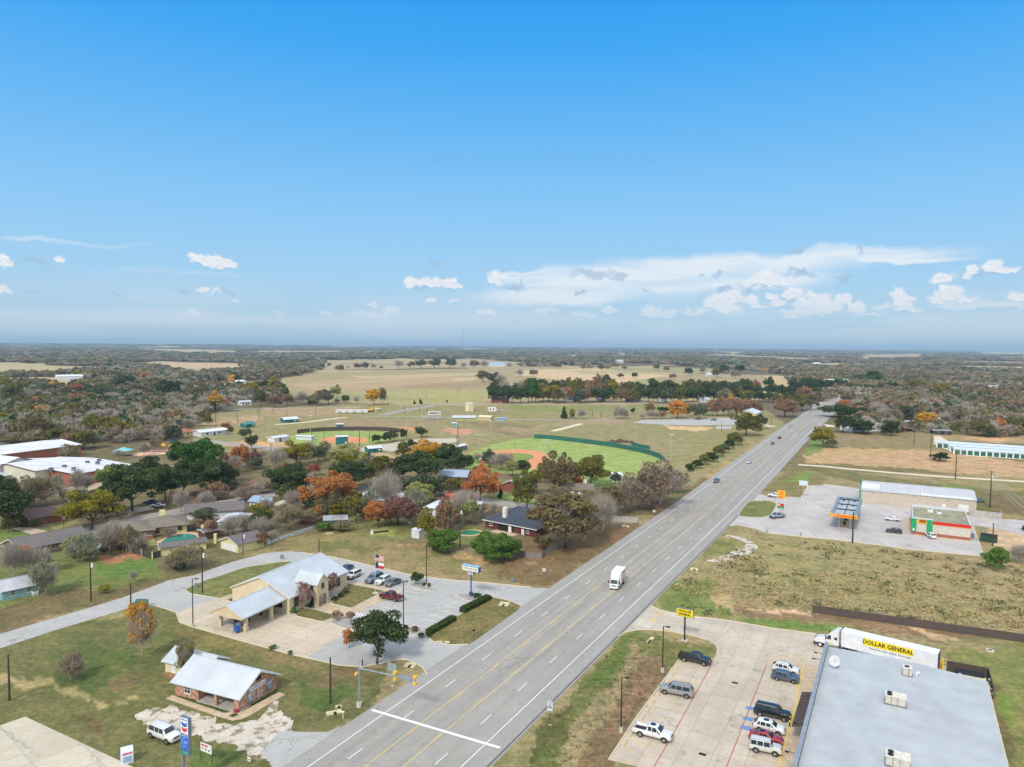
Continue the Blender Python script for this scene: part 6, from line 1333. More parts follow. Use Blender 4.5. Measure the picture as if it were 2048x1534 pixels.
def hash_kind(k): return sum(ord(c) * (i + 3) for i, c in enumerate(k)) % 997
def joined(kind, var, lod):
 """one mesh with trunk and crown together, for trees only a few pixels across"""
 k = (kind, var, lod, 'j')
 if k in _tc: return _tc[k]
 cr, tm = tree_mesh(kind, var, lod); bm = bmesh.new(); bm.from_mesh(cr); n0 = len(bm.faces)
 if tm: bm.from_mesh(tm)
 bm.faces.ensure_lookup_table(); nm = len(cr.materials)
 for f in bm.faces[n0:]: f.material_index = nm
 me = bpy.data.meshes.new('tree'); bm.to_mesh(me); bm.free()
 for mm in cr.materials: me.materials.append(mm)
 me.materials.append(BARKG); _tc[k] = me; return me
TREES = []   # x, ybase, ytop, wpx, kind, place or label
def T(place, *rows):
 for r_ in rows: TREES.append((*r_, place))
def U(x, y, yt, w_, k, label): TREES.append((x, y, yt, w_, k, None, label))
U(754,1328,1230,122, 'oak', 'large dense dark green oak beside the traffic signal and bank apron')
U(699,1296,1257,26, 'orange', 'small orange tree tucked against the large dark oak by the bank')
U(284,1321,1206,64, 'upgold', 'tall amber columnar tree on the lawn behind the brick office')
U(142,1362,1308,52, 'bbare', 'small spreading tree with few orange leaves alone on the lawn')
U(369,1357,1277,34, 'obare', 'thin yellow tree rising beside the annex roof of the brick office')
U(609,1222,1162,36, 'rbare', 'thin reddish tree in front of the bank left of the entrance tower')
U(664,1190,1146,28, 'rbare', 'thin dark tree in front of the bank right of the entrance tower')
U(676,1241,1221,24, 'bbare', 'low brown tree in the rock bed before the bank, nearer the building')
U(699,1244,1222,20, 'bbare', 'low brown tree in the rock bed before the bank, beside the crosswalk')
U(830,1168,1144,28, 'oak', 'small round green tree in the rock island of the bank lot')
T('around the bank walls', (586,1226,1213,16, 'bush'),(621,1214,1204,15, 'dbush'),(668,1201,1192,14, 'dbush'),(681,1194,1185,14, 'dbush'),(693,1187,1179,12, 'dbush'))
T('around the bank lot islands', (812,1259,1248,12, 'dbush'),(829,1263,1251,15, 'bbush'),(843,1275,1263,14, 'dbush'),(857,1275,1262,14, 'dbush'),(942,1191,1184,10, 'dbush'),(954,1195,1184,17, 'dbush'),(848,1172,1166,8, 'dbush'),(858,1173,1166,8, 'dbush'),(981,1198,1194,6, 'dbush'))
T('on the grass below the bank apron', (545,1299,1291,17, 'bush'),(580,1310,1303,11, 'bush'))
T('along the lane by the pool fence', (357,1141,1119,26, 'dbush'),(370,1138,1090,70, 'obare'),(345,1138,1110,30, 'obare'),(266,1166,1138,20, 'bare'),(210,1186,1166,25, 'ybush'),(234,1101,1060,36, 'obare'),(246,1103,1054,34, 'bbare'),(258,1106,1050,32, 'obare'),(287,1101,1086,25, 'bare'),(232,1090,1070,14, 'gold'))
T('around the teal cottage', (93,1190,1120,62, 'gbare'),(27,1156,1081,52, 'bare'),(70,1148,1088,62, 'bare'),(166,1124,1068,60, 'gbare'),(186,1082,1060,32, 'bare'),(20,1125,1090,40, 'obare'),(48,1105,1075,40, 'bare'),(200,1100,1074,40, 'gbare'),(185,1120,1095,30, 'obare'))
U(183,1062,982,112, 'yg', 'large round yellow green tree on the near side of the street')
T('in front of the school', (12,1056,962,112, 'oak'),(-20,1030,950,90, 'oak'),(10,1000,955,60, 'greyoak'),(68,1012,948,58, 'obare'),(92,1012,966,48, 'bbare'),(54,1015,991,20, 'red'),(156,992,934,42, 'bare'),(126,1007,970,26, 'bare'),(110,985,950,34, 'gbare'),(32,1010,965,40, 'olive'),(175,985,948,30, 'bare'),(40,1052,1032,40, 'olive'),(66,1052,1036,30, 'olive'))
T('in the dark grove beside the street', (265,1022,925,118, 'oak'),(235,1028,944,62, 'oak'),(330,1000,925,72, 'oak'),(365,995,922,78, 'oak'),(425,988,918,90, 'oak'),(402,960,868,80, 'bright'),(362,945,880,52, 'bright'),(297,975,914,62, 'oak'),(222,970,922,30, 'greyoak'),(445,975,928,56, 'oak'))
T('around the white cottage', (362,1024,976,42, 'bare'),(412,1017,980,40, 'bare'),(409,1052,1012,50, 'greyoak'),(425,1073,1040,28, 'rust'),(487,1062,1026,62, 'bare'),(390,1060,1035,30, 'bbare'),(490,1002,975,56, 'bbare'),(515,988,966,40, 'bare'),(470,978,958,42, 'gbare'),(440,1000,975,30, 'bbare'),(517,1052,1018,36, 'bbare'),(528,1045,1026,16, 'orange'),(575,1060,1008,56, 'obare'),(522,1093,1060,26, 'bbush'),(545,1085,1060,30, 'bare'),(600,1045,1020,30, 'obare'),(340,1075,1055,30, 'bbare'),(480,1090,1065,24, 'bare'))
T('between the street and the ball fields', (570,1000,926,90, 'oak'),(555,940,892,42, 'bare'),(592,934,884,60, 'yg'),(477,937,887,40, 'orange'),(508,938,898,24, 'maroon'),(495,935,903,36, 'bare'),(630,952,926,24, 'red'),(603,952,932,22, 'rust'),(612,985,940,36, 'bare'),(450,930,905,20, 'maroon'),(620,905,882,30, 'bare'),(606,918,893,28, 'greyoak'),(650,915,880,24, 'obare'),(540,985,960,36, 'obare'),(524,920,898,24, 'bare'))
U(654,1030,941,108, 'orange', 'largest orange tree, broad and dense above the small sheds')
T('behind the mown field and bank', (661,1035,972,54, 'obare'),(712,1047,986,44, 'olive'),(742,1040,978,38, 'gbare'),(772,1025,940,64, 'bare'),(835,1008,964,62, 'pale'),(857,1086,1018,40, 'yg'),(890,1078,998,40, 'rust'),(650,1062,1042,36, 'bush'),(683,1062,1042,40, 'obare'),(668,1060,1045,24, 'dbush'),(628,1045,1010,30, 'orange'),(815,1045,1010,30, 'bbare'),(868,1095,1060,30, 'olive'))
U(797,1050,989,88, 'maroon', 'wide maroon brown tree with visible trunk on the back lawn')
T('in the oak belt below the ball fields', (702,977,918,92, 'oak'),(692,935,886,76, 'pale'),(757,972,911,64, 'olive'),(842,963,902,108, 'oak'),(892,945,888,62, 'oak'),(912,948,905,58, 'oak'),(850,988,944,84, 'greyoak'),(800,965,915,60, 'oak'),(800,990,960,40, 'greyoak'),(870,995,962,36, 'oak'),(740,935,910,30, 'bare'))
U(857,935,880,76, 'gold', 'golden orange tree above the dark oak belt by the gravel lot')
U(960,1005,930,72, 'orange', 'russet orange tree with open trunk between the two metal roofed houses')
T('around the slate roofed house', (912,992,956,54, 'olive'),(930,1015,978,62, 'bare'),(987,1027,1004,22, 'bare'),(919,1040,985,54, 'bare'),(1054,1020,943,64, 'olive'),(887,1104,1052,70, 'bush'),(960,1108,1068,40, 'bush'),(993,1122,1060,86, 'bush'),(1022,1118,1074,50, 'bush'),(900,1055,1025,30, 'gbare'),(945,1050,1022,26, 'obare'),(868,1100,1075,30, 'olive'),(1085,1100,1068,34, 'brown'))
U(1001,996,973,14, 'pine', 'narrow dark cypress shrub beside the silver roofed house')
T('below the green ball field', (1002,940,903,56, 'bare'),(1025,952,918,32, 'pale'),(1049,952,920,32, 'oak'),(1112,987,904,74, 'brown'),(1133,978,906,42, 'brown'),(1181,973,912,74, 'olive'),(1020,930,905,12, 'orange'),(980,935,912,30, 'bare'),(955,925,905,26, 'bare'),(1090,965,935,30, 'olive'))
U(1130,1096,985,160, 'brown', 'very large brown leaved oak between the slate roofed house and highway')
T('along the highway past the large oak', (1204,1068,982,64, 'bare'),(1222,1034,970,64, 'brown'),(1180,1050,985,60, 'brown'),(1262,1020,950,78, 'bbare'),(1320,1014,923,104, 'bbare'),(1298,1000,940,60, 'brown'),(1345,985,935,50, 'brown'))
T('in the roadside thicket by the highway', (1396,937,917,26, 'dbush'),(1408,930,908,26, 'olive'),(1422,923,900,26, 'dbush'),(1436,913,893,24, 'olive'),(1449,906,886,24, 'greyoak'),(1460,898,875,24, 'dbush'),(1468,890,866,34, 'olive'),(1379,943,925,18, 'dbush'))
U(1492,872,826,62, 'olive', 'large olive green oak in front of the tan metal hall')
U(1521,858,829,26, 'oak', 'smaller dark oak right of the large olive oak by the hall')
U(1645,895,854,44, 'yg', 'yellow green tree on the highway verge before the storage rows')
U(1662,895,880,32, 'obare', 'low thin bush beside the yellow green tree on the verge')
T('around the long white building', (1685,865,831,42, 'oak'),(1727,868,839,44, 'oak'),(1677,835,810,64, 'oak'),(1700,838,812,50, 'oak'),(1727,839,815,56, 'oak'),(1782,872,841,38, 'oak'),(1762,860,845,14, 'oak'),(1772,870,848,22, 'greyoak'),(1750,838,818,30, 'oak'))
U(1881,922,903,36, 'dbush', 'round dark bush at the foot of the power pole by storage rows')
U(1847,856,823,38, 'gold', 'golden orange tree behind the rust roofed sheds')
U(1814,843,811,34, 'oak', 'dark oak left of the golden tree behind the sheds')
T('in the brush beyond the storage rows', (1912,862,838,28, 'obare'),(1935,869,835,40, 'obare'),(1955,873,837,42, 'olive'),(1978,873,838,40, 'bare'),(2000,871,834,34, 'orange'),(2022,867,833,44, 'olive'),(2046,866,830,40, 'obare'),(1945,852,828,36, 'bare'),(1968,853,828,36, 'bbare'),(1992,852,826,40, 'bare'),(2018,850,826,36, 'obare'),(2044,850,824,36, 'bare'),(1868,848,826,18, 'gold'),(1890,845,825,30, 'bare'))
U(1990,1138,1089,54, 'bush', 'feathery green bush beside the pale dirt lot and convenience store')
U(2036,1127,1086,42, 'bare', 'bare crooked tree right of the feathery green bush')
T('beside the park lots', (752,886,868,22, 'oak'),(772,886,865,24, 'oak'),(788,883,859,24, 'greyoak'),(808,880,856,16, 'oak'),(843,875,854,32, 'oak'),(822,903,880,38, 'oak'),(806,905,890,16, 'bare'))
T('along the park road', (748,810,776,32, 'gold'),(764,809,775,20, 'brown'),(522,812,779,30, 'olive'),(549,815,791,28, 'maroon'),(574,811,788,24, 'rust'),(604,809,781,32, 'bare'),(637,811,780,34, 'obare'),(657,810,778,30, 'greyoak'),(673,795,771,22, 'pale'),(691,808,790,18, 'oak'),(713,808,790,15, 'bare'),(527,784,760,28, 'oak'),(549,785,752,30, 'yg'),(562,790,765,20, 'olive'),(590,806,790,24, 'bare'),(621,808,790,24, 'gbare'),(674,808,795,16, 'bare'))
T('on the meadow before the tree belt', (1129,837,811,18, 'pine'),(1144,837,816,13, 'yg'),(1164,838,815,21, 'bare'),(1158,837,822,10, 'bare'),(1241,838,810,32, 'bare'),(1232,838,818,14, 'bare'),(1252,838,820,18, 'bare'),(1265,828,816,12, 'oak'),(1144,836,826,9, 'dbush'),(1299,830,807,24, 'rust'),(1327,826,813,30, 'oak'),(1285,838,825,15, 'bare'),(1302,838,818,26, 'bare'),(1325,838,821,20, 'rust'),(1313,838,822,16, 'bare'),(1400,838,805,28, 'greyoak'),(1388,832,808,20, 'olive'),(1376,834,812,14, 'olive'),(829,808,798,6, 'pine'),(841,808,797,9, 'pine'),(894,805,799,5, 'dbush'))
U(1355,837,799,38, 'ball', 'perfectly round orange tree beside the grey park lot')
T('in the row beside the tan metal hall', (1424,832,801,24, 'rust'),(1435,832,797,26, 'rust'),(1446,832,795,26, 'rust'),(1456,832,796,26, 'rust'),(1464,828,790,26, 'gold'),(1475,832,799,28, 'rust'),(1489,830,799,28, 'rust'),(1503,829,799,26, 'rust'),(1516,828,804,22, 'rust'),(1411,831,806,20, 'rust'))
T('beside the far highway', (1569,834,797,50, 'rust'),(1604,822,789,40, 'olive'),(1622,820,787,30, 'brown'),(1609,802,773,30, 'rust'),(1590,795,757,28, 'oak'),(1606,788,754,28, 'oak'),(1622,787,755,30, 'oak'),(1640,785,757,30, 'oak'),(1656,783,759,28, 'oak'),(1672,780,757,28, 'oak'),(1684,778,757,22, 'oak'),(1634,795,775,24, 'oak'),(1541,782,754,22, 'oak'),(1708,784,766,32, 'oak'),(1735,785,768,32, 'oak'),(1760,787,768,32, 'oak'),(1782,783,763,26, 'oak'),(1745,768,740,44, 'bright'),(1722,768,748,34, 'greyoak'),(1697,808,781,28, 'brown'),(1690,820,796,26, 'orange'),(1712,822,797,32, 'bare'),(1742,820,800,32, 'rust'),(1754,834,803,38, 'bare'),(1785,822,800,28, 'rust'),(1770,842,812,32, 'bare'),(1792,848,815,28, 'bbare'),(1676,822,804,16, 'rust'),(1834,784,759,46, 'olive'),(1886,793,765,40, 'yg'),(1800,800,780,30, 'bare'),(1580,812,790,24, 'olive'),(1556,806,788,24, 'olive'))
T('in the wooded blocks on the left', (29,808,764,48, 'olive'),(52,808,775,36, 'bare'),(151,793,766,36, 'red'),(131,797,773,30, 'brown'),(166,777,757,28, 'pale'),(36,821,804,17, 'orange'),(77,823,806,17, 'gold'),(92,822,803,12, 'yg'),(5,858,824,38, 'yg'),(70,878,831,54, 'brown'),(183,876,830,46, 'olive'),(201,876,830,40, 'olive'),(237,879,836,38, 'yg'),(255,877,842,32, 'yg'),(144,897,866,48, 'rust'),(166,899,863,48, 'olive'),(113,897,874,38, 'greyoak'),(31,897,865,62, 'obare'),(60,892,870,50, 'brown'),(188,895,868,34, 'gbare'),(287,764,742,19, 'orange'),(431,822,786,32, 'gold'),(417,822,797,24, 'yg'),(452,818,795,16, 'orange'),(463,769,754,15, 'gold'),(346,848,823,15, 'orange'),(450,860,844,20, 'red'),(461,869,852,15, 'olive'),(491,877,855,26, 'greyoak'),(326,797,760,54, 'oak'),(435,793,776,42, 'oak'),(303,800,784,28, 'yg'),(345,806,782,28, 'bare'),(272,792,766,34, 'brown'),(250,777,748,44, 'oak'),(234,782,756,34, 'oak'),(268,803,777,30, 'bare'),(200,800,776,34, 'oak'),(222,806,783,34, 'bare'),(10,780,752,30, 'yg'),(110,790,770,30, 'oak'),(88,792,768,28, 'greyoak'),(270,872,846,40, 'obare'),(300,880,850,46, 'bbare'),(330,876,846,44, 'obare'),(315,862,832,42, 'bare'),(400,852,834,24, 'gbare'),(378,856,836,34, 'bare'),(415,852,828,20, 'olive'),(360,806,786,26, 'gbare'),(395,800,772,32, 'brown'),(470,800,774,34, 'bare'),(495,802,775,30, 'gbare'),(508,795,762,26, 'yg'))
_b = random.Random(5)
for x in range(982,1596,15):
 for yb, yt in ((794,762),(805,776)):
  k = _b.choice(['oak'] * 9 + ['greyoak', 'olive', 'brown', 'bare', 'olive', 'rust', 'obare']); TREES.append((x + _b.uniform(-5,5), yb + _b.uniform(-2,2), yt + _b.uniform(-6,5) + (x > 1500) * 8, _b.uniform(24,34), k, 'in the long tree belt across the middle'))
for r_ in [(1097,804,768,54, 'yg'),(1064,806,754,34, 'bright'),(1132,806,772,24, 'orange'),(1194,800,751,22, 'rust'),(1226,800,757,30, 'yg'),(1214,788,750,36, 'oak'),(1052,776,757,10, 'orange'),(1372,775,761,22, 'rust'),(1490,790,763,24, 'rust'),(1512,790,762,22, 'rust'),(1171,806,782,22, 'maroon'),(1425,785,760,22, 'gold')]: TREES.append((*r_, 'in the long tree belt across the middle'))
for (x, y, w_, k) in [(1039,753,20, 'bare'),(1065,753,18, 'brown'),(1081,737,14, 'bare'),(1116,737,15, 'brown'),(1145,733,11, 'oak'),(1166,740,13, 'bbare'),(1180,740,14, 'bbare'),(1203,740,14, 'greyoak'),(1216,740,14, 'bbare'),(1230,736,14, 'brown'),(1249,740,12, 'bbare'),(1311,740,15, 'greyoak'),(1333,743,13, 'rust'),(1378,752,21, 'oak'),(1405,746,14, 'bbare'),(1345,758,14, 'brown'),(1269,757,15, 'oak'),(1241,757,14, 'maroon'),(1449,747,23, 'oak'),(1480,747,23, 'oak'),(1434,755,24, 'brown'),(1470,757,20, 'obare'),(681,744,19, 'brown'),(696,738,10, 'bare'),(714,738,15, 'maroon'),(729,738,17, 'greyoak'),(747,738,15, 'bare'),(762,738,8, 'oak'),(797,737,23, 'bare'),(822,736,17, 'maroon'),(842,736,23, 'greyoak'),(869,736,25, 'greyoak'),(899,736,25, 'greyoak'),(927,736,15, 'bare'),(947,736,21, 'brown'),(969,736,21, 'bare'),(1019,736,15, 'bare'),(966,764,30, 'brown'),(985,768,30, 'greyoak'),(1001,770,28, 'bare')]:
 TREES.append((x, y, y - w_ * .8, w_, k, 'scattered over the far pastures'))
groups = {}
for i, t in enumerate(TREES):
 if len(t) == 6: groups.setdefault((t[4] in ('bush', 'dbush', 'bbush', 'ybush'), t[4], t[5]), []).append(i)
lab = {}
def nth(i, n):
 if n == 1: return ''
 w_ = ordn[i] if i < len(ordn) else f'{i + 1}{"th" if (i + 1) % 10 > 3 or (i + 1) % 10 == 0 or 10 < (i + 1) % 100 < 14 else ["st", "nd", "rd"][(i + 1) % 10 - 1]}'
 return ('rightmost' if i == n - 1 and n > 2 else w_) + (' from left' if 0 < i < n - 1 or (n == 2 and i) else '') + ' of '
for (isb, k, pl), ids in groups.items():
 ids.sort(key=lambda i: TREES[i][0]); noun = 'bush' if isb else 'tree'
 for j, i in enumerate(ids):
  n = len(ids); adj = TK[k][5]; s = nth(j, n)
  lab[i] = (s[:1].upper() + s[1:] if 0 else s) + (f'the {adj} {noun}{"es" if isb else "s"} ' if n > 1 else f'{adj} {noun} ') + pl
def put_tree(i, t):
 x, yb, yt, wpx, kind = t[:5]; g = G(x, yb); k = mpp(x, yb); h = max(top_of(x, yb, yt),1.0); wd = wpx * k * 1.06; px = wpx
 lod = 0 if px > 48 else 1 if px > 24 else 2 if px > 10 else 3; var = i % 3 if lod else i % 2
 label = lab.get(i) or t[6]; isb = kind in ('bush', 'dbush', 'bbush', 'ybush'); grp = None if len(t) == 7 else ('bushes ' if isb else 'trees ') + t[5]
 rz = random.uniform(0,6.28); nm = TK[kind][6]; loc = (g.x, g.y, 0)
 if px > 22:
  o = thing(nm, label, 'bush' if isb else 'tree', loc, rz, grp); cr, tm = tree_mesh(kind, var, lod)
  c = bpy.data.objects.new('crown', cr); COL.objects.link(c); c.parent = o
  if tm: c = bpy.data.objects.new('trunk', tm); COL.objects.link(c); c.parent = o
 else:
  o = bpy.data.objects.new(nm, joined(kind, var, max(lod, 1))); COL.objects.link(o); o.location = loc; o.rotation_euler = (0,0, rz); tag(o, label, 'bush' if isb else 'tree', grp)
 o.scale = (wd, wd, h)
for i, t in enumerate(TREES): put_tree(i, t)
NTREE = len(TREES)
def hedge(label, p, q_, wd, h):
 a, b = G(*p), G(*q_); d = b - a; Lh = d.length; t = thing('hedge', label, 'hedge', (a.x, a.y, 0), math.atan2(d.y, d.x), 'hedges beside the bank lot'); g = np.random.default_rng(3); n = int(Lh * 260)
 c = np.stack([g.uniform(0, Lh, n), g.uniform(-wd / 2, wd / 2, n), g.uniform(0, h, n)], 1); f = g.integers(0,3, n)
 c[:, 1] = np.where(f == 0,-wd / 2, np.where(f == 1, c[:, 1], wd / 2)) + g.normal(size=n) * .05; c[:, 2] = np.where(f == 1, h, c[:, 2]) + g.normal(size=n) * .05
 me = np_mesh('foliage', quads_from(c, unit(g.normal(size=(n, 3)) + np.array([0,0,.5])), np.full(n, .11), g), [LM['olive' if 0 else 'dbush']]); o = bpy.data.objects.new('foliage', me); COL.objects.link(o); o.parent = t
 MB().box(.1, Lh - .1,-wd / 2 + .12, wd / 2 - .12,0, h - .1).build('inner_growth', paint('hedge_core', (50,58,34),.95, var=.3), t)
hedge('clipped hedge nearer the large oak along the bank lot', (856,1270),(908,1240),1.3,1.0); hedge('clipped hedge nearer the bank pole sign along the bank lot', (924,1226),(977,1199),1.4,1.1)
# distant woodland: one mass, instanced on points
OPEN = [[(-4000,908),(240,890),(330,884),(352,858),(430,824),(520,814),(560,800),(560,757),(640,742),(900,738),(1030,733),(1180,733),(1290,742),(1560,748),(1590,765),(1605,790),(1640,806),(1690,788),(1702,786),(1712,800),(1690,830),(1700,870),(1830,862),(1905,864),(1960,874),(2048,874),(4000,920),(4000,9000),(-4000,9000)],
  [(205,728),(330,722),(485,726),(500,735),(440,744),(370,742),(290,733)], [(640,720),(960,717),(1070,727),(1030,739),(640,742)], [(1180,734),(1200,726),(1300,727),(1440,737),(1560,746),(1560,750),(1290,745)],
  [(-400,757),(120,755),(215,759),(180,771),(-400,773)], [(400,768),(560,762),(560,776),(420,779)], [(1536,750),(1590,750),(1584,776),(1536,776)], [(1590,727),(1690,725),(1690,733),(1590,734)], [(1985,787),(2200,780),(2200,800),(1990,797)], [(1898,782),(1960,782),(1955,790),(1898,789)], [(1680,745),(1720,740),(1725,756),(1690,758)], [(1722,709),(1850,707),(1850,717),(1720,718)], [(1950,704),(2100,702),(2300,712),(1960,713)], [(655,692),(770,693),(760,698),(660,698)], [(590,703),(680,701),(690,707),(600,708)]]
def woods(X, Y, thr=.57):
 r = np.hypot(X, Y); jx = X + (fbm(X / 60, Y / 60,3,41) - .5) * np.minimum(60, r * .05); jy = Y + (fbm(X / 60, Y / 60,3,43) - .5) * np.minimum(200, r * .12)
 px, py = PX(jx, np.maximum(jy, 20),0.0); m = Y > 100
 for p in OPEN: m &= ~inpoly(px, py, p)
 pn = fbm(X / 520 + 3, Y / 760,3,9); m &= ~((r > 1500) & ((pn > thr) | (fbm(X / 170 + 9, Y / 260,3,19) > .64))); m &= ~((r < 1500) & (fbm(X / 62, Y / 110,3,29) > .66)); return m
def scatter(r0, r1, spacing, seed, sc):
 g = np.random.default_rng(seed); half = R(43); area = (r1 ** 2 - r0 ** 2) * half; n = int(area / spacing ** 2)
 r = np.sqrt(g.uniform(r0 ** 2, r1 ** 2, n)); t = g.uniform(-half, half, n); X, Y = r * np.sin(t), r * np.cos(t); m = woods(X, Y); X, Y = X[m], Y[m]; n = len(X)
 return X, Y, g
KW = ['bare', 'obare', 'bbare', 'greyoak', 'oak', 'rust', 'brown', 'olive', 'gold', 'orange', 'maroon', 'gbare']
def kinds(X, Y, g):
 n = len(X); a = fbm(X / 140, Y / 220,3,61); px, py = PX(X, Y, 0.0); right = px > 1500; u = g.random(n)
 L = np.array([.33,.13,.10,.12,.12,.02,.05,.07,.005,.004,.008,.06]); Rr = np.array([.30,.13,.14,.10,.07,.07,.08,.06,.005,.008,.01,.04]); K = np.zeros(n, int)
 for i in range(n) if n < 0 else (): pass
 cl, cr = np.cumsum(L / L.sum()), np.cumsum(Rr / Rr.sum()); u2 = np.clip(u * .7 + a * .3 + (u - .5) * 0,0,.999); u2 = np.where(g.random(n) < .6, u, np.clip((a - .25) * 2,0,.999))
 return np.where(right, np.searchsorted(cr, u2), np.searchsorted(cl, u2))
src = bpy.data.collections.new('woodland_sources');
for k in KW:
 for v in (0,1):
  o = bpy.data.objects.new(f'woodland_{len(src.objects):02d}', joined(k, v, 3)); src.objects.link(o)
GRV = []
P_, S_, I_ = [], [], []
for (r0, r1, sp_, sd_, w0, w1, h0, h1) in [(240,900,7.2,1,7,11,6,10),(900,2000,8.6,2,8,13,7,11),(2000,4200,16,3,16,26,8,12),(4200,9000,42,4,44,64,9,14),(9000,22000,110,5,120,170,10,18)]:
 X, Y, g = scatter(r0, r1, sp_, sd_, 1); n = len(X); K = kinds(X, Y, g); w_ = g.uniform(w0, w1, n); h_ = g.uniform(h0, h1, n)
 P_.append(np.stack([X, Y, hills(X, Y) - .2], 1)); S_.append(np.stack([w_, w_, h_], 1)); I_.append(K * 2 + g.integers(0,2, n))
P_, S_, I_ = np.concatenate(P_), np.concatenate(S_), np.concatenate(I_); n = len(P_); print('woodland points', n)
me = bpy.data.meshes.new('woodland'); me.vertices.add(n); me.vertices.foreach_set('co', P_.astype(np.float32).ravel())
a_ = me.attributes.new('sc', 'FLOAT_VECTOR', 'POINT'); a_.data.foreach_set('vector', S_.astype(np.float32).ravel())
a_ = me.attributes.new('ix', 'INT', 'POINT'); a_.data.foreach_set('value', I_.astype(np.int32))
a_ = me.attributes.new('rt', 'FLOAT_VECTOR', 'POINT'); a_.data.foreach_set('vector', np.stack([np.zeros(n), np.zeros(n), rng.uniform(0,6.28, n)], 1).astype(np.float32).ravel())
wd_ = bpy.data.objects.new('woodland', me); COL.objects.link(wd_); tag(wd_, 'distant mixed autumn woodland reaching to the skyline', None, None, 'stuff')
ng = bpy.data.node_groups.new('woodland_scatter', 'GeometryNodeTree'); ng.interface.new_socket('Geometry', in_out='INPUT', socket_type='NodeSocketGeometry'); ng.interface.new_socket('Geometry', in_out='OUTPUT', socket_type='NodeSocketGeometry')
gi, go = ng.nodes.new('NodeGroupInput'), ng.nodes.new('NodeGroupOutput'); ip = ng.nodes.new('GeometryNodeInstanceOnPoints'); ci = ng.nodes.new('GeometryNodeCollectionInfo'); ci.inputs['Collection'].default_value = src; ci.inputs['Separate Children'].default_value = True; ci.inputs['Reset Children'].default_value = True
mp_ = ng.nodes.new('GeometryNodeMeshToPoints'); ng.links.new(gi.outputs[0], mp_.inputs[0]); ng.links.new(mp_.outputs[0], ip.inputs['Points']); ng.links.new(ci.outputs[0], ip.inputs['Instance']); ip.inputs['Pick Instance'].default_value = True
def na(name, typ):
 q_ = ng.nodes.new('GeometryNodeInputNamedAttribute'); q_.data_type = typ; q_.inputs['Name'].default_value = name; return q_.outputs['Attribute']
ng.links.new(na('ix', 'INT'), ip.inputs['Instance Index']); ng.links.new(na('sc', 'FLOAT_VECTOR'), ip.inputs['Scale'])
rv = ng.nodes.new('FunctionNodeEulerToRotation'); ng.links.new(na('rt', 'FLOAT_VECTOR'), rv.inputs[0]); ng.links.new(rv.outputs[0], ip.inputs['Rotation']); ng.links.new(ip.outputs[0], go.inputs[0])
md = wd_.modifiers.new('scatter', 'NODES'); md.node_group = ng
# poles, signs, fences and small things
POLEW = paint('creosoted_pole', (70,56,48),.9, var=.25, scale=4); BRZ = paint('bronze_pole', (58,50,48),.5,.3,.1); GALV = paint('galvanised_steel', (150,168,178),.4,.5,.1); CONCB = paint('concrete_footing', (196,192,176),.9, var=.12)
PALEP = paint('pale_lamp_pole', (186,182,164),.5,.2,.1); LAMPH = paint('lamp_head_white', (232,234,236),.3)
def lamp_post(label, x, y, yt, group, arm=1.2, base=True, ang=0.0, heads=1):
 g = G(x, y); h = top_of(x, y, yt); t = thing('lamp_post', label, 'lamp post', (g.x, g.y, 0), ang, group)
 if base: MB().tube((0,0,0),(0,0,.75),.32,.3,14).build('footing', CONCB, t)
 MB().tube((0,0,.1),(0,0, h),.12,.085,8).build('pole', BRZ, t)
 for k in range(heads):
  s_ = 1 if k == 0 else -1; MB().tube((0,0, h - .1),(s_ * arm * .5,0, h - .05),.05,.05,6).build('arm', BRZ, t); MB().box(min(s_ * arm * .4, s_ * arm), max(s_ * arm * .4, s_ * arm),-.2,.2, h - .12, h + .04).build('lamp_head', BRZ, t)
gl = 'lamp posts around the store lot'; lamp_post('lamp post on a concrete footing near the black pickup', 1325,1344,1252, gl, ang=R(-20)); lamp_post('lamp post on a concrete footing near the white pickup', 1242,1464,1353, gl, ang=R(-20))
gl = 'lamp posts around the bank'; lamp_post('lamp post on the verge below the drive-through canopy', 386,1254,1157, gl); lamp_post('lamp post on the rock island with the small tree', 853,1176,1090, gl, .8, ang=R(90)); lamp_post('lamp post beside the large oak in the bank lot', 807,1256,1162, gl, .9, False)
def upole(label, x, y, yt, group, arms=1, xf=False, ang=R(20), r=.15, al=1.2, cable=None, mat=None):
 g = G(x, y); h = top_of(x, y, yt); t = thing('utility_pole', label, 'utility pole', (g.x, g.y, 0), ang, group); MB().tube((0,0,0),(0,0, h), r * 1.2, r * .8,8).build('pole', mat or POLEW, t)
 for k in range(arms):
  z = h - .35 - k * 1.1; MB().box(-al, al, -.06,.06, z, z + .14).build('crossarm', mat or POLEW, t)
  for u in (-al + .1,-al * .4, al * .4, al - .1): MB().tube((u, 0, z + .14),(u, 0, z + .34),.05,.04,6).build('insulator', TRIMW, t)
 if xf: MB().tube((.35,-.1, h - 2.6),(.35,-.1, h - 1.6),.24,.24,10).build('transformer', ICE, t); MB().tube((-.1,0,.3),(-.1,0, h * .5),.05,.05,6).build('conduit', TRIMW, t)
 return t, h
gp = 'utility poles along the lane'; upole('utility pole with crossarm and transformer on the lawn by the lane', 182,1203,1112, gp, 1, True, R(30), al=.9); upole('utility pole with white transformer beside the grass island', 405,1186,1093, gp, 0, True, .3); upole('plain short pole beside the green dumpster', 262,1228,1165, gp, 0)
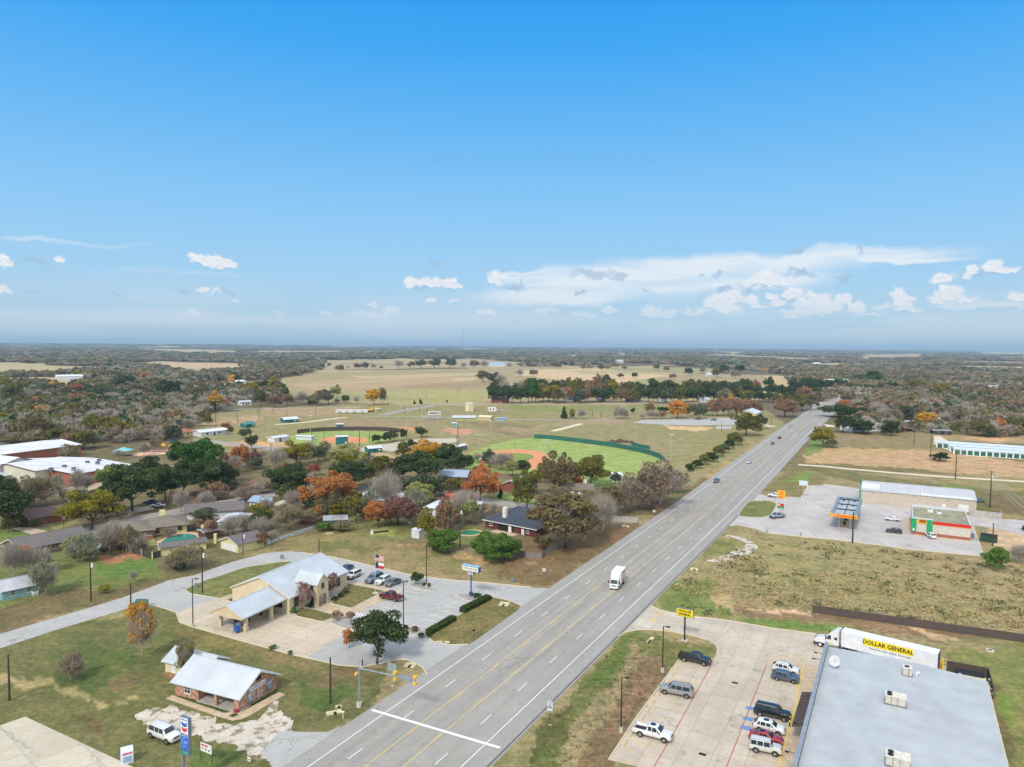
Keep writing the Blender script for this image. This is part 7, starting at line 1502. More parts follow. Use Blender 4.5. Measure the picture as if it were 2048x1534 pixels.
upole('plain pole on the lawn at the left edge', 19,1401,1309, gp, 0); upole('plain pole on the grass left of the traffic signal', 661,1407,1315, gp, 0); upole('thin pole beside the cream garage', 486,1110,1058, gp, 0, True, r=.12); upole('short pole behind the bank roof', 638,1113,1078, gp, 0); upole('pole with transformer behind the green bushes', 920,1095,1010, gp, 0, True); upole('thin pole in the pool garden', 312,1092,1072, gp, 0, r=.08); upole('thin pole beside the blue playhouse porch', 521,1022,995, gp, 0, r=.1); upole('thin brown pole by the street at the ranch house', 128,1075,1040, gp, 0, r=.08, mat=TRIMD); upole('thin pole behind the maroon tree', 881,1005,970, gp, 0)
gq = 'power line poles on the right'; PP = [upole('power pole with two crossarms beside the warehouse yard', 1980,1016,942, gq, 2, True, R(-25),.2,1.5), upole('power pole on the verge before the storage rows', 1911,959,900, gq, 1, False, R(-25),.18,1.4), upole('power pole beside the round dark bush', 1861,917,866, gq, 1, False, R(-25),.18,1.4), upole('power pole in the field by the rust roofed shed', 1828,891,858, gq, 1, False, R(-25),.16,1.2)]
upole('dark pole at the grass edge of the filling station', 1705,1086,1024, gq, 0, r=.2); upole('dark pole beside the green bushes and pale dirt lot', 1985,1092,1046, gq, 0, r=.15)
WIRE = paint('pale_wire', (206,198,170),.5,.3,.05); WIRED = paint('dark_wire', (60,58,56),.6)
def wire(name, label, a, b, sag, r, mat, group=None):
 pts = [a.lerp(b, i / 14) - Vector((0,0, sag * 4 * (i / 14) * (1 - i / 14))) for i in range(15)]; m = MB(); m.path([tuple(p) for p in pts], r, 4); tag(m.build(name, mat), label, 'wire', group)
tops = []
for (t, h) in PP: tops.append((Vector((t.location.x, t.location.y, h - .1)), t.rotation_euler.z))
nxt = Vector((tops[0][0].x + (tops[0][0].x - tops[1][0].x) * 1.3, tops[0][0].y - 62,12.5)); tops = [(nxt, R(-25))] + tops
tops.append((G(1800,872) + Vector((0,0,9.5)), R(-25))); tops.append((G(1778,850) + Vector((0,0,9.5)), R(-25)))
spn = ['from the warehouse pole out past the right edge', 'between the warehouse pole and the storage row pole', 'between the storage row pole and the bush pole', 'between the bush pole and the field pole', 'beyond the field pole over the rust roofed shed', 'farthest off above the dark trees']
for i in range(len(tops) - 1):
 for k, u in enumerate((-1.3,-.5,.5,1.3)):
  d = Vector((math.cos(R(-25)), math.sin(R(-25)),0)) * u; wire('power_line', 'pale power line wire ' + spn[i], tops[i][0] + d, tops[i + 1][0] + d, 1.1,.035 if i < 3 else .05, WIRE, 'power wires ' + spn[i])
for u in (-.8,.8): d = Vector((math.cos(R(-25)), math.sin(R(-25)),0)) * u - Vector((0,0,1.3)); wire('power_line', 'lower power line wire from the warehouse pole past the edge', tops[0][0] + d, tops[1][0] + d, 1.3,.035, WIRE, 'lower wires at the warehouse pole')
g = G(182,1203); a = Vector((g.x, g.y, 6.2)); wire('cable', 'dark cable from the lawn pole over the teal cottage garden', a, G(-60,1290) + Vector((0,0,5)),.8,.035, WIRED); g2 = G(405,1186); wire('cable', 'dark cable from the lawn pole along the lane', a, Vector((g2.x, g2.y, 7.5)),1.0,.03, WIRED)
sg = roadframe('traffic_signal', 'grey mast arm with yellow beacons over the highway stop line', 'traffic signal', -4.9,16.2); ha = 6.3
MB().tube((0,0,0),(0,0,.8),.45,.43,16).build('footing', CONCB, sg); MB().tube((0,0,.8),(0,0, ha + .25),.2,.15,12).build('mast', GALV, sg); MB().tube((0,0, ha),(10.2,1.2, ha - .1),.14,.06,10).build('mast_arm', GALV, sg)
YB = paint('signal_yellow', (240,186,44),.45,0,.06); LRED = emis('dark_lens', (60,16,14),.2)
def beacon(x, y, z):
 b_ = MB().box(x - .24, x + .24, y - .2, y + .14, z - .24, z + .24).build('beacon', YB, sg, bev=.08); MB().tube((x, y + .14, z),(x, y + .36, z),.2,.22,12).build('visor', YB, b_); MB().tube((x, y - .32, z),(x, y - .2, z),.2,.2,12).build('beacon_back', YB, b_)
beacon(-.5,0, ha - 1.0)
for fx in (6.6,10.2):
 y = 1.2 * fx / 10.2; z = ha - .1 * fx / 10.2; beacon(fx, y, z + .55); beacon(fx, y, z - .5); MB().tube((fx, y, z - .5),(fx, y, z + .5),.05,.05,6).build('bracket', GALV, sg)
MB().box(7.5,9.6,.95,1.0, ha - .5, ha + .45).build('name_plate', paint('sign_back_aluminium', (150,160,164),.5,.3), sg)
SBK = siding('ribbed_sign_back', (150,162,164),.22, True, .3)
rs = roadframe('road_sign', 'large road sign seen from its grey back beside the signal mast', 'road sign', 0,0); g = G(785,1372); rs.location = (g.x, g.y, 0); MB().tube((0,0,0),(0,0,.12),.25,.25,12).build('footing', CONCB, rs); MB().tube((0,0,0),(0,0,3.4),.05,.05,6).build('post', GALV, rs); MB().box(-1.1,.8,-.03,.03,2.5,3.9).build('sign_panel', SBK, rs)
sp_ = roadframe('speed_limit_sign', 'white speed limit sign on a thin post by the highway shoulder', 'road sign', 0,0); g = G(1100,1450); sp_.location = (g.x, g.y, 0); MB().tube((0,0,0),(0,0,.06),.22,.22,12).build('footing', CONCB, sp_); MB().tube((0,0,0),(0,0,3.6),.04,.04,6).build('post', paint('green_post', (70,96,70),.5), sp_)
MB().box(-.42,.42,-.06,-.04,2.3,3.75).build('sign_panel', paint('sign_white', (220,230,240),.4), sp_); side_text('SPEED', .24, INK, sp_, 0,-.06,3.52,-1); side_text('LIMIT', .24, INK, sp_, 0,-.06,3.24,-1); side_text('55', .62, INK, sp_, 0,-.06,2.82,-1, bold=.02)
ps = roadframe('store_pole_sign', 'yellow store sign with black lettering on a black pole', 'pole sign', 0,0); g = G(1369,1281); ps.location = (g.x, g.y, 0)
MB().box(-.6,.6,-.5,.5,0,.12).build('footing', CONCB, ps); MB().tube((0,0,0),(0,0,4.9),.16,.16,10).build('pole', BLACKM, ps); MB().box(-1.65,1.65,-.25,.25,4.85,6.45).build('cabinet', STEELG, ps); MB().box(-1.6,1.6,-.265,-.25,4.92,6.38).build('sign_face', SIGNY, ps)
side_text('DOLLAR', .66, INK, ps, 0,-.265,5.98,-1, sx=1.02, bold=.022); side_text('GENERAL', .66, INK, ps, 0,-.265,5.32,-1, sx=.9, bold=.022)
bsn = roadframe('bank_pole_sign', 'white and blue bank sign on a blue pole beside the hedge', 'pole sign', 0,0); g = G(942,1194); bsn.location = (g.x, g.y, 0); BLUE = paint('bank_blue', (30,78,160),.4); PBL = paint('pale_blue_edge', (140,186,224),.4); OFFW = paint('off_white_sign_face', (226,224,210),.4)
MB().tube((0,0,0),(0,0,6.3),.17,.17,10).build('pole', paint('pole_blue', (44,100,160),.4), bsn); MB().box(-2.3,2.3,-.5,.5,6.1,7.35).build('cabinet', BLUE, bsn); MB().box(-2.33,2.33,-.53,.53,7.35,7.42).build('cabinet_top', PBL, bsn); MB().box(-2.2,2.2,-.53,-.5,6.2,7.27).build('sign_face', OFFW, bsn)
side_text('COMMUNITY BANK', .5, paint('grey_lettering', (120,122,116),.6), bsn, 0,-.53,6.75,-1, sx=.92); MB().box(-.75,.75,-.3,.3,5.3,6.0).build('small_cabinet', paint('navy_cabinet', (24,44,92),.4), bsn); MB().box(-.7,.7,-.315,-.3,5.35,5.95).build('small_face', TRIMW, bsn); side_text('ATM', .44, BLUE, bsn, 0,-.315,5.65,-1, bold=.015)
zt = top_of(366,1575,1430); zb_ = top_of(366,1575,1506); cv = roadframe('fuel_price_sign', 'tall blue and white fuel price sign on a grey post', 'price sign', 0,0); g = G(366,1575); cv.location = (g.x, g.y, 0); zz = lambda f: zt - (zt - zb_) * f
CW = 1.5; GRS = paint('grey_sign_frame', (128,136,146),.4,.3); CBL = paint('chevron_blue', (20,96,196),.4); CRD = paint('chevron_red', (206,44,50),.4); CWH = paint('sign_white', (232,238,244),.4); CBP = paint('price_panel_blue', (20,96,200),.4); CGR = paint('price_panel_green', (20,120,110),.4); PALET = paint('pale_digits', (150,206,240),.4)
MB().tube((.1,0,0),(.1,0, zb_ + .2),.2,.2,12).build('post', GRS, cv); MB().box(-.08, CW + .08,-.22,.22, zb_, zt).build('cabinet', GRS, cv)
def face(n, f0, f1, mat, x0=.04, x1=CW - .04, y=-.235): return MB().box(x0, x1, y, -.21, zz(f1), zz(f0)).build(n, mat, cv)
face('logo_panel', .02,.41, CWH); face('header_panel', .42,.50, CWH); face('header_band', .435,.49, paint('header_blue', (24,70,170),.4),.1, CW - .1,-.245); face('price_panel', .51,.86, CBP); face('diesel_panel', .865,.985, CGR)
side_text('Chevron', .36, CBL, cv, CW / 2,-.235, zz(.065),-1, bold=.008)
for f, mt in ((.12, CBL),(.25, CRD)):
 m = MB(); c_, hw, dz, th = CW / 2,.52,.22,(zt - zb_) * .10; z0 = zz(f); pts = [(c_ - hw, z0),(c_, z0 - dz),(c_ + hw, z0),(c_ + hw, z0 - th),(c_, z0 - th - dz),(c_ - hw, z0 - th)]
 for q_ in ((0,1,4,5),(1,2,3,4)): m.add([(pts[i][0], -.245, pts[i][1]) for i in q_], [(0,1,2,3)])
 m.build('chevron_mark', mt, cv)
side_text('Techron', .24, CWH, cv, CW / 2,-.25, zz(.462),-1); side_text('Regular', .2, PALET, cv, CW / 2 - .1,-.235, zz(.55),-1); side_text('2 49', .62, PALET, cv, CW / 2,-.235, zz(.66),-1); side_text('Unleaded', .18, PALET, cv, CW / 2,-.235, zz(.76),-1); side_text('3 95', .46, paint('bright_green_digits', (120,230,190),.4), cv, CW / 2 + .15,-.235, zz(.925),-1)
bn_ = roadframe('banner_sign', 'white banner sign with red heading between two thin posts', 'sign', 0,0); g = G(402,1519); bn_.location = (g.x, g.y, 0)
for x in (0,2.3): MB().tube((x, 0,0),(x, 0,2.75),.04,.04,6).build('post', BRZ, bn_)
MB().box(0,2.3,-.05,-.03,1.35,2.6).build('banner', TRIMW, bn_); MB().box(.12,1.5,-.06,-.05,2.15,2.4).build('red_heading', paint('faded_red', (206,90,110),.6), bn_)
for k in range(3): MB().box(.25 + k * .65,.6 + k * .65,-.06,-.05,1.7 - k * .03,1.86).build('dark_mark', paint('dark_blue_mark', (60,62,96),.6), bn_)
ys = roadframe('yard_sign', 'small white and red yard sign on the grass by the gravel', 'sign', 0,0); g = G(498,1527); ys.location = (g.x, g.y, 0); MB().box(-.3,.3,-.02,.02,.3,.95).build('panel', TRIMW, ys); MB().box(-.22,.22,-.03,-.02,.5,.66).build('red_line', paint('faded_red', (206,90,110),.6), ys); MB().box(-.28,-.25,-.01,.01,0,.3).build('stake', STEELG, ys); MB().box(.25,.28,-.01,.01,0,.3).build('stake', STEELG, ys)
db = thing('donation_bin', 'white donation bin with peaked top beside the pale concrete lot', 'donation bin', G(241,1522), R(33)); DBM = paint('bin_white', (226,228,240),.4)
m = MB(); m.extr([(-1.35,0),(0,0),(0,1.75),(-.35,2.1),(-1.0,2.1),(-1.35,1.75)], 0,0,1.5); o = m.build('bin_body', DBM, db, bev=.03); MB().box(.2,1.3,-1.37,-1.35,1.35,1.6).build('red_heading', paint('faded_red', (206,90,110),.6), db); MB().box(.2,1.3,-1.37,-1.35,.3,1.1).build('blue_notice', paint('pale_blue_notice', (150,172,206),.6), db); MB().box(-.02,0,-1.1,-.3,.4,1.5).build('side_notice', paint('lilac_notice', (196,196,220),.6), db)
fp = thing('flagpole', 'white flagpole on a concrete pad on the bank lawn', 'flagpole', G(750.5,1187)); hF = 9.4; MB().box(-.6,.6,-.6,.6,0,.16).build('pad', CONCB, fp); MB().tube((0,0,0),(0,0, hF),.07,.04,8).build('pole', paint('white_pole', (214,216,216),.4), fp); MB().ell((0,0, hF + .06),(.08,.08,.08),8,6).build('finial', RIM, fp)
def flag(name, label, z, w_, h_, regions):
 f = thing(name, label, 'flag', (fp.location.x, fp.location.y, z))
 for nm, rgb, u0, u1, v0, v1 in regions:
  m = MB(); n = 8
  for i in range(n):
   a, b = u0 + (u1 - u0) * i / n, u0 + (u1 - u0) * (i + 1) / n; P__ = [(u * w_ + .07,.16 * math.sin(u * 5.5) * u, v * h_ - .35 * u * h_ * .6) for u, v in ((a, v0),(b, v0),(b, v1),(a, v1))]; m.add(P__, [(0,1,2,3)])
  o = m.build(nm, paint('flag_' + nm, rgb, .8, var=.04), f); s = o.modifiers.new('t', 'SOLIDIFY'); s.thickness = .015
FR, FW_, FB = (190,40,56),(232,228,228),(44,50,96); rg = []
for k in range(7): rg.append(('stripe', FR, .4 if k > 2 else 0,1, k * 2 / 13,(k * 2 + 1) / 13))
for k in range(6): rg.append(('white_stripe', FW_, .4 if k > 2 else 0,1,(k * 2 + 1) / 13,(k * 2 + 2) / 13))
rg.append(('canton', FB, 0,.4,6 / 13,1)); flag('national_flag', 'upper flag with stripes and blue canton on the flagpole', hF - 1.55,2.0,1.35, rg)
flag('state_flag', 'lower flag with white over red and a blue edge on the flagpole', hF - 3.3,2.0,1.35, [('blue_band', FB, 0,.33,0,1),('white_band', FW_, .33,1,.5,1),('red_band', FR, .33,1,0,.5)])
gy = roadframe('fuel_price_sign', 'yellow price sign with red and green panels on white posts', 'price sign', 33.0,191.0)
for x in (0,2.3): MB().tube((x, 0,0),(x, 0,8.4),.1,.1,8).build('post', TRIMW, gy)
MB().box(-.15,2.5,-.2,.2,5.9,8.6).build('upper_panel', YELP, gy)
for k in range(3): MB().box(.35,2.0,-.23,-.2,6.3 + k * .75,6.6 + k * .75).build('orange_bar', ORG, gy)
MB().box(0,2.3,-.18,.18,3.1,3.9).build('red_panel', RED, gy); MB().box(0,2.3,-.18,.18,2.3,3.1).build('green_panel', paint('price_green', (40,150,70),.4), gy); side_text('2 49', .6, paint('light_green_digits', (170,240,140),.4), gy, 1.2,-.18,2.7,-1); MB().box(.1,.9,-.19,-.18,3.3,3.7).build('white_mark', TRIMW, gy)
wsn = roadframe('blank_sign', 'blank white sign on a single post beside the filling station lot', 'sign', 37.4,226.7); MB().tube((0,0,0),(0,0,5.2),.12,.12,8).build('post', PALEP, wsn); MB().box(-1.6,1.6,-.12,.12,4.6,6.5).build('sign_panel', paint('pale_sign', (206,218,226),.4), wsn)
def fence(name, label, pts, h, mat, post=None, gap=2.4, group=None, th=.05, z0=0.0):
 w_ = [G(*p) for p in pts]; t = thing(name, label, 'fence', (w_[0].x, w_[0].y, 0),0, group); o0 = w_[0]; m = MB(); pm = MB()
 for a, b in zip(w_[:-1], w_[1:]):
  d = (b - a); L = d.length; d.normalize(); n_ = Vector((-d.y, d.x, 0)) * th / 2; vs = []
  for z in (z0, h):
   for p in (a - n_, b - n_, b + n_, a + n_): vs.append((p.x - o0.x, p.y - o0.y, z))
  m.add(vs, [(3,2,1,0),(4,5,6,7),(0,1,5,4),(1,2,6,5),(2,3,7,6),(3,0,4,7)])
  if post and L < 400:
   for k in range(int(L / gap) + 1):
    p = a + d * min(L, k * gap); MB().box(p.x - o0.x - .07, p.x - o0.x + .07, p.y - o0.y - .07, p.y - o0.y + .07,0, h + .1).build('post', post, t)
 m.build('boards', mat, t); return t
WDK = siding('weathered_fence_boards', (88,76,72),.16, True, .5); WGR = siding('grey_fence_boards', (132,124,116),.16, True, .4); WDP = siding('dark_fence_boards', (76,72,74),.3, False, .4)
fence('board_fence', 'long dark weathered board fence across the field behind the store', [(1625,1225),(1830,1254),(2048,1285),(2300,1322)], 1.7, WDK)
fence('garden_fence', 'dark board fence with cream posts round the pool garden', [(214,1090),(262,1105),(305,1118),(322,1113)], 1.8, WDP, CHB, 5.2)
fence('garden_fence', 'pale grey picket fence beside the mown field', [(528,1092),(575,1075),(628,1058)], 1.1, paint('pale_fence', (196,202,206),.7, var=.2), PALEP, 3)
fence('garden_fence', 'grey board fence left of the slate roofed house', [(906,1063),(946,1044),(990,1028)], 1.8, WGR); fence('garden_fence', 'grey board fence in front of the slate roofed house', [(1030,1111),(1058,1116),(1083,1118),(1092,1109)], 1.7, WGR); fence('garden_fence', 'short grey fence under the very large brown oak', [(1094,1106),(1122,1094)], 1.6, WGR)
GRF = siding('green_outfield_fence', (44,104,92),3.0, True, .35); fence('outfield_fence', 'tall green outfield fence curving round the larger ball field', smooth_poly([(1049,876),(1100,878),(1152,884.5),(1200,890),(1250,898),(1300,909),(1326,920),(1332,930)], 2, False),2.6, GRF); fence('outfield_fence', 'dark brown outfield fence curving behind the smaller ball field', smooth_poly([(579,869),(620,864),(675,861),(740,860.5),(790,863),(815,868)], 2, False),2.6, siding('brown_outfield_fence', (78,68,60),3.0, True, .3))
fence('screen_fence', 'raised green screen on the outfield fence', [(1262,900),(1300,909)], 4.6, GRF, z0=2.6)
def chain(label, pts, h):
 w_ = [G(*p) for p in pts]; t = thing('chain_link_fence', label, 'fence', w_[0]); o0 = w_[0]; r = .05
 MB().path([(p.x - o0.x, p.y - o0.y, h) for p in w_], r, 4).build('top_rail', BRZ, t)
 for a, b in zip(w_[:-1], w_[1:]):
  L = (b - a).length
  for k in range(int(L / 3.5) + 1): p = a.lerp(b, min(1, k * 3.5 / L)); MB().tube((p.x - o0.x, p.y - o0.y, 0),(p.x - o0.x, p.y - o0.y, h),.04,.04,4).build('post', BRZ, t)
chain('dark chain link fence beside the park road', [(395,890),(440,896),(462,900)], 1.8); chain('dark chain link fence behind the smaller ball field diamond', [(620,890),(650,893),(700,893),(725,886)], 2.5); chain('chain link fence round the bare infield court', [(408,842),(460,845),(462,850),(415,848)], 2.5)
def inlet(label, cx, cy, w_, d_, rz):
 g = G(cx, cy); t = thing('drain_inlet', label, 'drain inlet', (g.x, g.y, 0), rz, 'concrete drain inlets'); MB().box(-w_ / 2, w_ / 2,-d_ / 2, d_ / 2,0,.18).build('slab', paint('tan_concrete_slab', (206,192,156),.9, var=.12), t); MB().box(-.12,.35,-d_ / 2 - .01,0,.0,.19).build('opening', BLACKM, t)
for lab_, cx, cy, w_, d_, rz in [('tan concrete inlet on the brown grass below the large oak', 821,1331,2.0,1.6, R(-20)),('tan concrete inlet on the verge beside the bank driveway', 1008,1209,2.2,2.4, R(-15)),('tan concrete inlet near the plain pole by the signal', 668,1426,2.4,1.1, R(25)),('small tan inlet beside the mailbox post', 677,1414,1.0,.7, R(10)),('small tan inlet across the highway from the white truck', 1388,1139,2.0,2.2, R(-15)),('tan inlet beside the street mouth by the highway', 1251,1053,2.4,1.4, R(-15)),('small inlet at the filling station entrance island', 1518,1002,2.0,1.2,0),('white edged inlet in the store verge', 1301,1281,.8,3.0, R(-28)),('pale concrete pad on the grass strip below the hedge', 886,1285,2.6,.7, R(-5))]: inlet(lab_, cx, cy, w_, d_, rz)
mb = thing('mailbox', 'dark mailbox on a post at the highway edge', 'mailbox', G(948,1272)); MB().box(-.06,.06,-.06,.06,0,1.1).build('post', TRIMD, mb); MB().box(-.35,.25,-.15,.15,1.05,1.35).build('box', BLACKM, mb, bev=.05)
mb = thing('mailbox', 'pale mailbox on a post near the inlet by the signal', 'mailbox', G(686,1438)); MB().box(-.05,.05,-.05,.05,0,1.0).build('post', TRIMW, mb); MB().box(-.25,.25,-.1,.1,1.0,1.25).build('box', ICE, mb, bev=.04)
for k, (x, y) in enumerate(((1470,1366),(1405,1509))): t = roadframe('storm_grate', ('dark square grate in the store lot between the parked rows', 'dark square grate in the store lot at the bottom edge')[k], 'grate', 0,0); g = G(x, y); t.location = (g.x, g.y, .03); MB().box(-.5,.5,-.3,.3,0,.03).build('frame', BRZ, t); [MB().box(-.45 + i * .15,-.38 + i * .15,-.27,.27,.03,.045).build('bar', BLACKM, t) for i in range(6)]
c_ = 0; A0_, A1_ = G(1359,1318), G(1217,1520); dS = (A1_ - A0_).normalized(); nS = Vector((-dS.y, dS.x, 0)); nS = nS if nS.dot(B0 - A0) > 0 else -nS
wn = ['beside the black pickup', 'second past the black pickup', 'third past the black pickup', 'just before the long silver SUV', 'under the nose of the long silver SUV', 'just past the long silver SUV', 'second past the long silver SUV', 'midway to the white pickup', 'just before the white pickup', 'behind the white pickup', 'first past the white pickup', 'at the bottom corner of the lot']
for i in range(12):
 p = A0_ + dS * (i * 2.8 + 1.5) + nS * .75
 if i * 2.8 + 1.5 < (A1_ - A0_).length: t = thing('wheel_stop', 'ochre concrete wheel stop ' + wn[i], 'wheel stop', (p.x, p.y, .03), math.atan2(dS.y, dS.x), 'wheel stops along the store verge'); MB().box(-.85,.85,-.08,.08,0,.13, tap=.02).build('block', paint('ochre_block', (216,178,112),.7), t)
gbd = 'yellow bollards at the store kerb'
for k, (x, y) in enumerate(((1582,1439),(1580,1446),(1579,1455))): t = thing('bollard', ('yellow and black bollard by the black SUV', 'white banded bollard between two yellow ones at the kerb', 'yellow and black bollard by the white sunroof SUV')[k], 'bollard', G(x, y),0, gbd); MB().tube((0,0,.1),(0,0,1.05),.1,.1,10).build('post', BLACKM if k != 1 else ICE, t); MB().tube((0,0,.85),(0,0,1.08),.12,.12,10).build('band', SIGNY, t)
def dumpster(label, x, y, rgb, rz, L=1.9, D=1.5, h=1.3, open_=False):
 t = thing('dumpster', label, 'dumpster', G(x, y), rz); P_ = paint('dumpster_paint', rgb, .6,.1,.15); MB().extr([(0,.15),(D, .15),(D, h + .25),(0, h)], 0,0, L).build('bin', P_, t, bev=.03); MB().extr([(-.05, h),(D, h + .25),(D, h + .31),(-.05, h + .06)], 0,-.03, L + .03 if not open_ else L * .4).build('lid', BLACKM if not open_ else P_, t)
 for xx in (.1, L - .25): MB().box(xx, xx + .15,.2, D - .2,0,.15).build('skid', BLACKM, t)
 for xx in (-.08, L): MB().box(xx, xx + .08,.5, D - .3,.8,.95).build('fork_pocket', P_, t)
dumpster('teal dumpster with open lid beside the lane and short pole', 268,1218,(52,110,100), R(5),2.4,1.6,1.4, True); dumpster('dark green dumpster on the grass behind the convenience store', 1960,1082,(40,76,62), R(-40),4.2,2.2,1.9); dumpster('blue dumpster on the park street beyond the playground', 340,884,(36,80,170), R(10),3.5,1.8,1.5)
en = roadframe('bin_enclosure', 'dark timber bin enclosure at the back of the store', 'enclosure', 78.6,70.0); ENM = siding('dark_enclosure_board', (84,70,62),.2, True, .4)
for bx in ((0,.12,0,8,0,2.1),(6.2,6.32,0,8,0,2.1),(.12,6.2,7.9,8.02,0,2.1)): MB().box(*bx).build('panel', ENM, en)
for k, (x, y) in enumerate(((78.0,78.6),(83.9,73.0))): t = roadframe('bollard', ('tall yellow bollard at the near corner of the bin enclosure', 'yellow bollard among the rubbish in the enclosure')[k], 'bollard', x, y); MB().tube((0,0,0),(0,0,2.0),.12,.12,10).build('post', SIGNY, t); MB().ell((0,0,2.0),(.14,.14,.1),8,5).build('cap', SIGNY, t)
dm = roadframe('dumpster', 'dark open dumpster inside the bin enclosure', 'dumpster', 80.0,74.8); MB().box(0,4.2,0,2.2,.1,1.5).build('bin', paint('dumpster_dark', (50,60,58),.6), dm); MB().box(.1,4.1,.1,2.1,1.5,1.52).build('opening', BLACKM, dm)
rub = MB(); rg_ = random.Random(4)
for k in range(170): x, y = rg_.uniform(0,4.8), rg_.uniform(0,4.0); s = rg_.uniform(.12,.34); rub.box(x, x + s * 1.4, y, y + s, .1 + rg_.uniform(0,1.1) , .3 + 1.2 * rg_.random() + s, k % 6, rg_.uniform(0,3))
o = rub.build('rubbish', [paint('rubbish_tone', c, .7) for c in ((190,180,170),(120,84,66),(70,90,110),(206,206,210),(150,50,50),(90,100,80))]); p = RT(79.8 and 70.4,79.9,.0, False); o.location = p; o.rotation_euler = (0,0, ROADANG - math.pi / 2); tag(o, 'loose heap of mixed rubbish and boxes in the bin enclosure', None, None, 'stuff')
ct = roadframe('cardboard_bale', 'tan cardboard bale between the trailer doors and enclosure', 'cardboard bale', 76.6,77.4); MB().box(0,1.3,0,2.4,0,1.3, tap=.05).build('bale', paint('cardboard', (196,150,100),.9, var=.2), ct); MB().box(-.02,1.32,.8,.86,.02,1.32).build('strap', BLACKM, ct)
ty = thing('concrete_ring', 'grey concrete ring cover lying in the grass', 'manhole ring', G(1980,1302)); MB().tube((0,0,0),(0,0,.25),.75,.7,20).build('ring', CONCB, ty); MB().tube((0,0,.25),(0,0,.27),.35,.35,16).build('hole', BLACKM, ty)
for k, (x, y, lb) in enumerate(((1602,1073, 'short dark post at the filling station kerb'),(1534,1066, 'short green post at the filling station kerb'),(1514,1068, 'tiny red marker post on the rough grass'),(725,1333, 'short dark marker post under the large oak'),(1025,1165, 'grey utility pedestal beside the bank driveway'),(1088,1148, 'small white notice on the verge beside the highway'),(1308,1028, 'small white notice where the street meets the highway'),(564,1118, 'blue grey transformer box at the lane bend'),(393,1176, 'grey green transformer box beside the lamp post lawn'))):
 t = thing('marker_post' if k < 4 else 'utility_box' if k in (4,7,8) else 'notice_board', lb, 'post' if k < 4 else 'utility box' if k in (4,7,8) else 'notice', G(x, y)); rgb = [(50,46,44),(60,120,80),(150,60,50),(50,46,44),(120,132,140),(206,208,206),(214,212,206),(120,140,160),(118,138,140)][k]
 if k < 4: MB().tube((0,0,0),(0,0,1.2),.12,.1,8).build('post', paint('marker', rgb, .6), t); MB().tube((0,0,1.2),(0,0,1.26),.14,.12,8).build('cap', paint('marker', rgb, .6), t)
 else: MB().box(-.4,.4,-.25,.25,.0 if k in (4,7,8) else .6,1.1 if k in (4,7,8) else 1.4).build('panel', paint('marker', rgb, .6), t, bev=.03); MB().box(-.43,.43,-.28,.28,1.1,1.14).build('cap', paint('marker', rgb, .6), t) if k in (4,7,8) else [MB().tube((u, 0,0),(u, 0,.6),.04,.04,6).build('post', STEELG, t) for u in (-.3,.3)]
TL = siding('teal_park_board', (36,116,116),.3, True, .25); WRM = metal_roof('white_park_roof', (216,222,228),.6,0,.1); SLV = paint('bleacher_silver', (206,212,218),.4,.3)
def hut(name, label, A, B, D, h, rise, roof, wall, kind='gable', doorc=None, cat='shed'):
 r_, L = house(name, label, A, B, D, h, rise, roof, wall, kind, 0,.5, None, cat=cat)
 if doorc: MB().box(L * .35, L * .35 + 1.4,-.07,0,.05,2.1).build('door', doorc, r_); MB().box(L * .72, L * .72 + 1.2,-.07,0,1.0,1.9).build('hatch', TRIMW, r_)
 return r_, L
DT = paint('dark_teal_door', (20,84,86),.5)
hut('press_box', 'tall teal press box behind the smaller diamond', (674,891),(696,890),5,4.9,.4, WRM, TL, 'gable', DT, 'press box'); hut('park_shed', 'white shed with teal door left of the smaller ball field', (549,885),(577,881),6,2.6,.7, WRM, WBD, 'gable', DT); hut('dugout', 'long low white roofed dugout left of the smaller diamond', (592,879),(623,881),3.5,2.2,.3, WRM, WBD, cat='dugout'); hut('park_shed', 'teal shed with white roof on the grass beyond the smaller field', (569,846),(597,844),7,2.5,1.3, WRM, TL, 'gable', DT); hut('concession_stand', 'small teal and white concession stand beyond the brown fence', (675,855),(687,854.5),4,2.2,.4, WRM, TL, cat='kiosk')
hut('park_shed', 'teal shed with silver roof beside the gravel lot', (738,906),(764,904),6.5,2.4,.9, WRM, TL, 'gable', DT); hut('park_shed', 'green roofed teal shed near the park street', (492,856),(510,854),6,2.5,1.2, metal_roof('teal_roof', (70,140,136),.5,0), TL, 'gable', DT); hut('portable_toilet', 'small blue and white cabin beside the bare infield', (905,853),(912,853),2.4,2.4,.3, WRM, siding('cyan_panel', (90,170,200),1.2, True, .1), cat='cabin'); hut('dugout', 'white open fronted dugout at the larger ball field', (911,904),(934,899),4,2.6,.5, WRM, paint('dugout_shadow', (120,118,122),.7), cat='dugout'); hut('dugout', 'pale roofed dugout below the larger infield', (960,927),(984,929),3.5,2.3,.3, WRM, OBR, cat='dugout')
gd = thing('grandstand', 'white scaffold grandstand with press deck beyond the ball fields', 'grandstand', G(845,840), R(14))
for k in range(7): MB().box(0,15, k * .8, k * .8 + .5,.4 + k * .45,.48 + k * .45).build('bench_row', SLV, gd)
for x in range(0,16,3): MB().box(x, x + .12,0,5.6,0,.3).build('bearer', SLV, gd); MB().tube((x, 5.4,0),(x, 5.4,5.4),.08,.08,6).build('post', SLV, gd)
MB().box(5,15,5.6,8.2,3.4,5.8).build('press_deck', TRIMW, gd); MB().box(6,14,5.5,5.6,4.3,5.2).build('deck_window', WGL, gd)
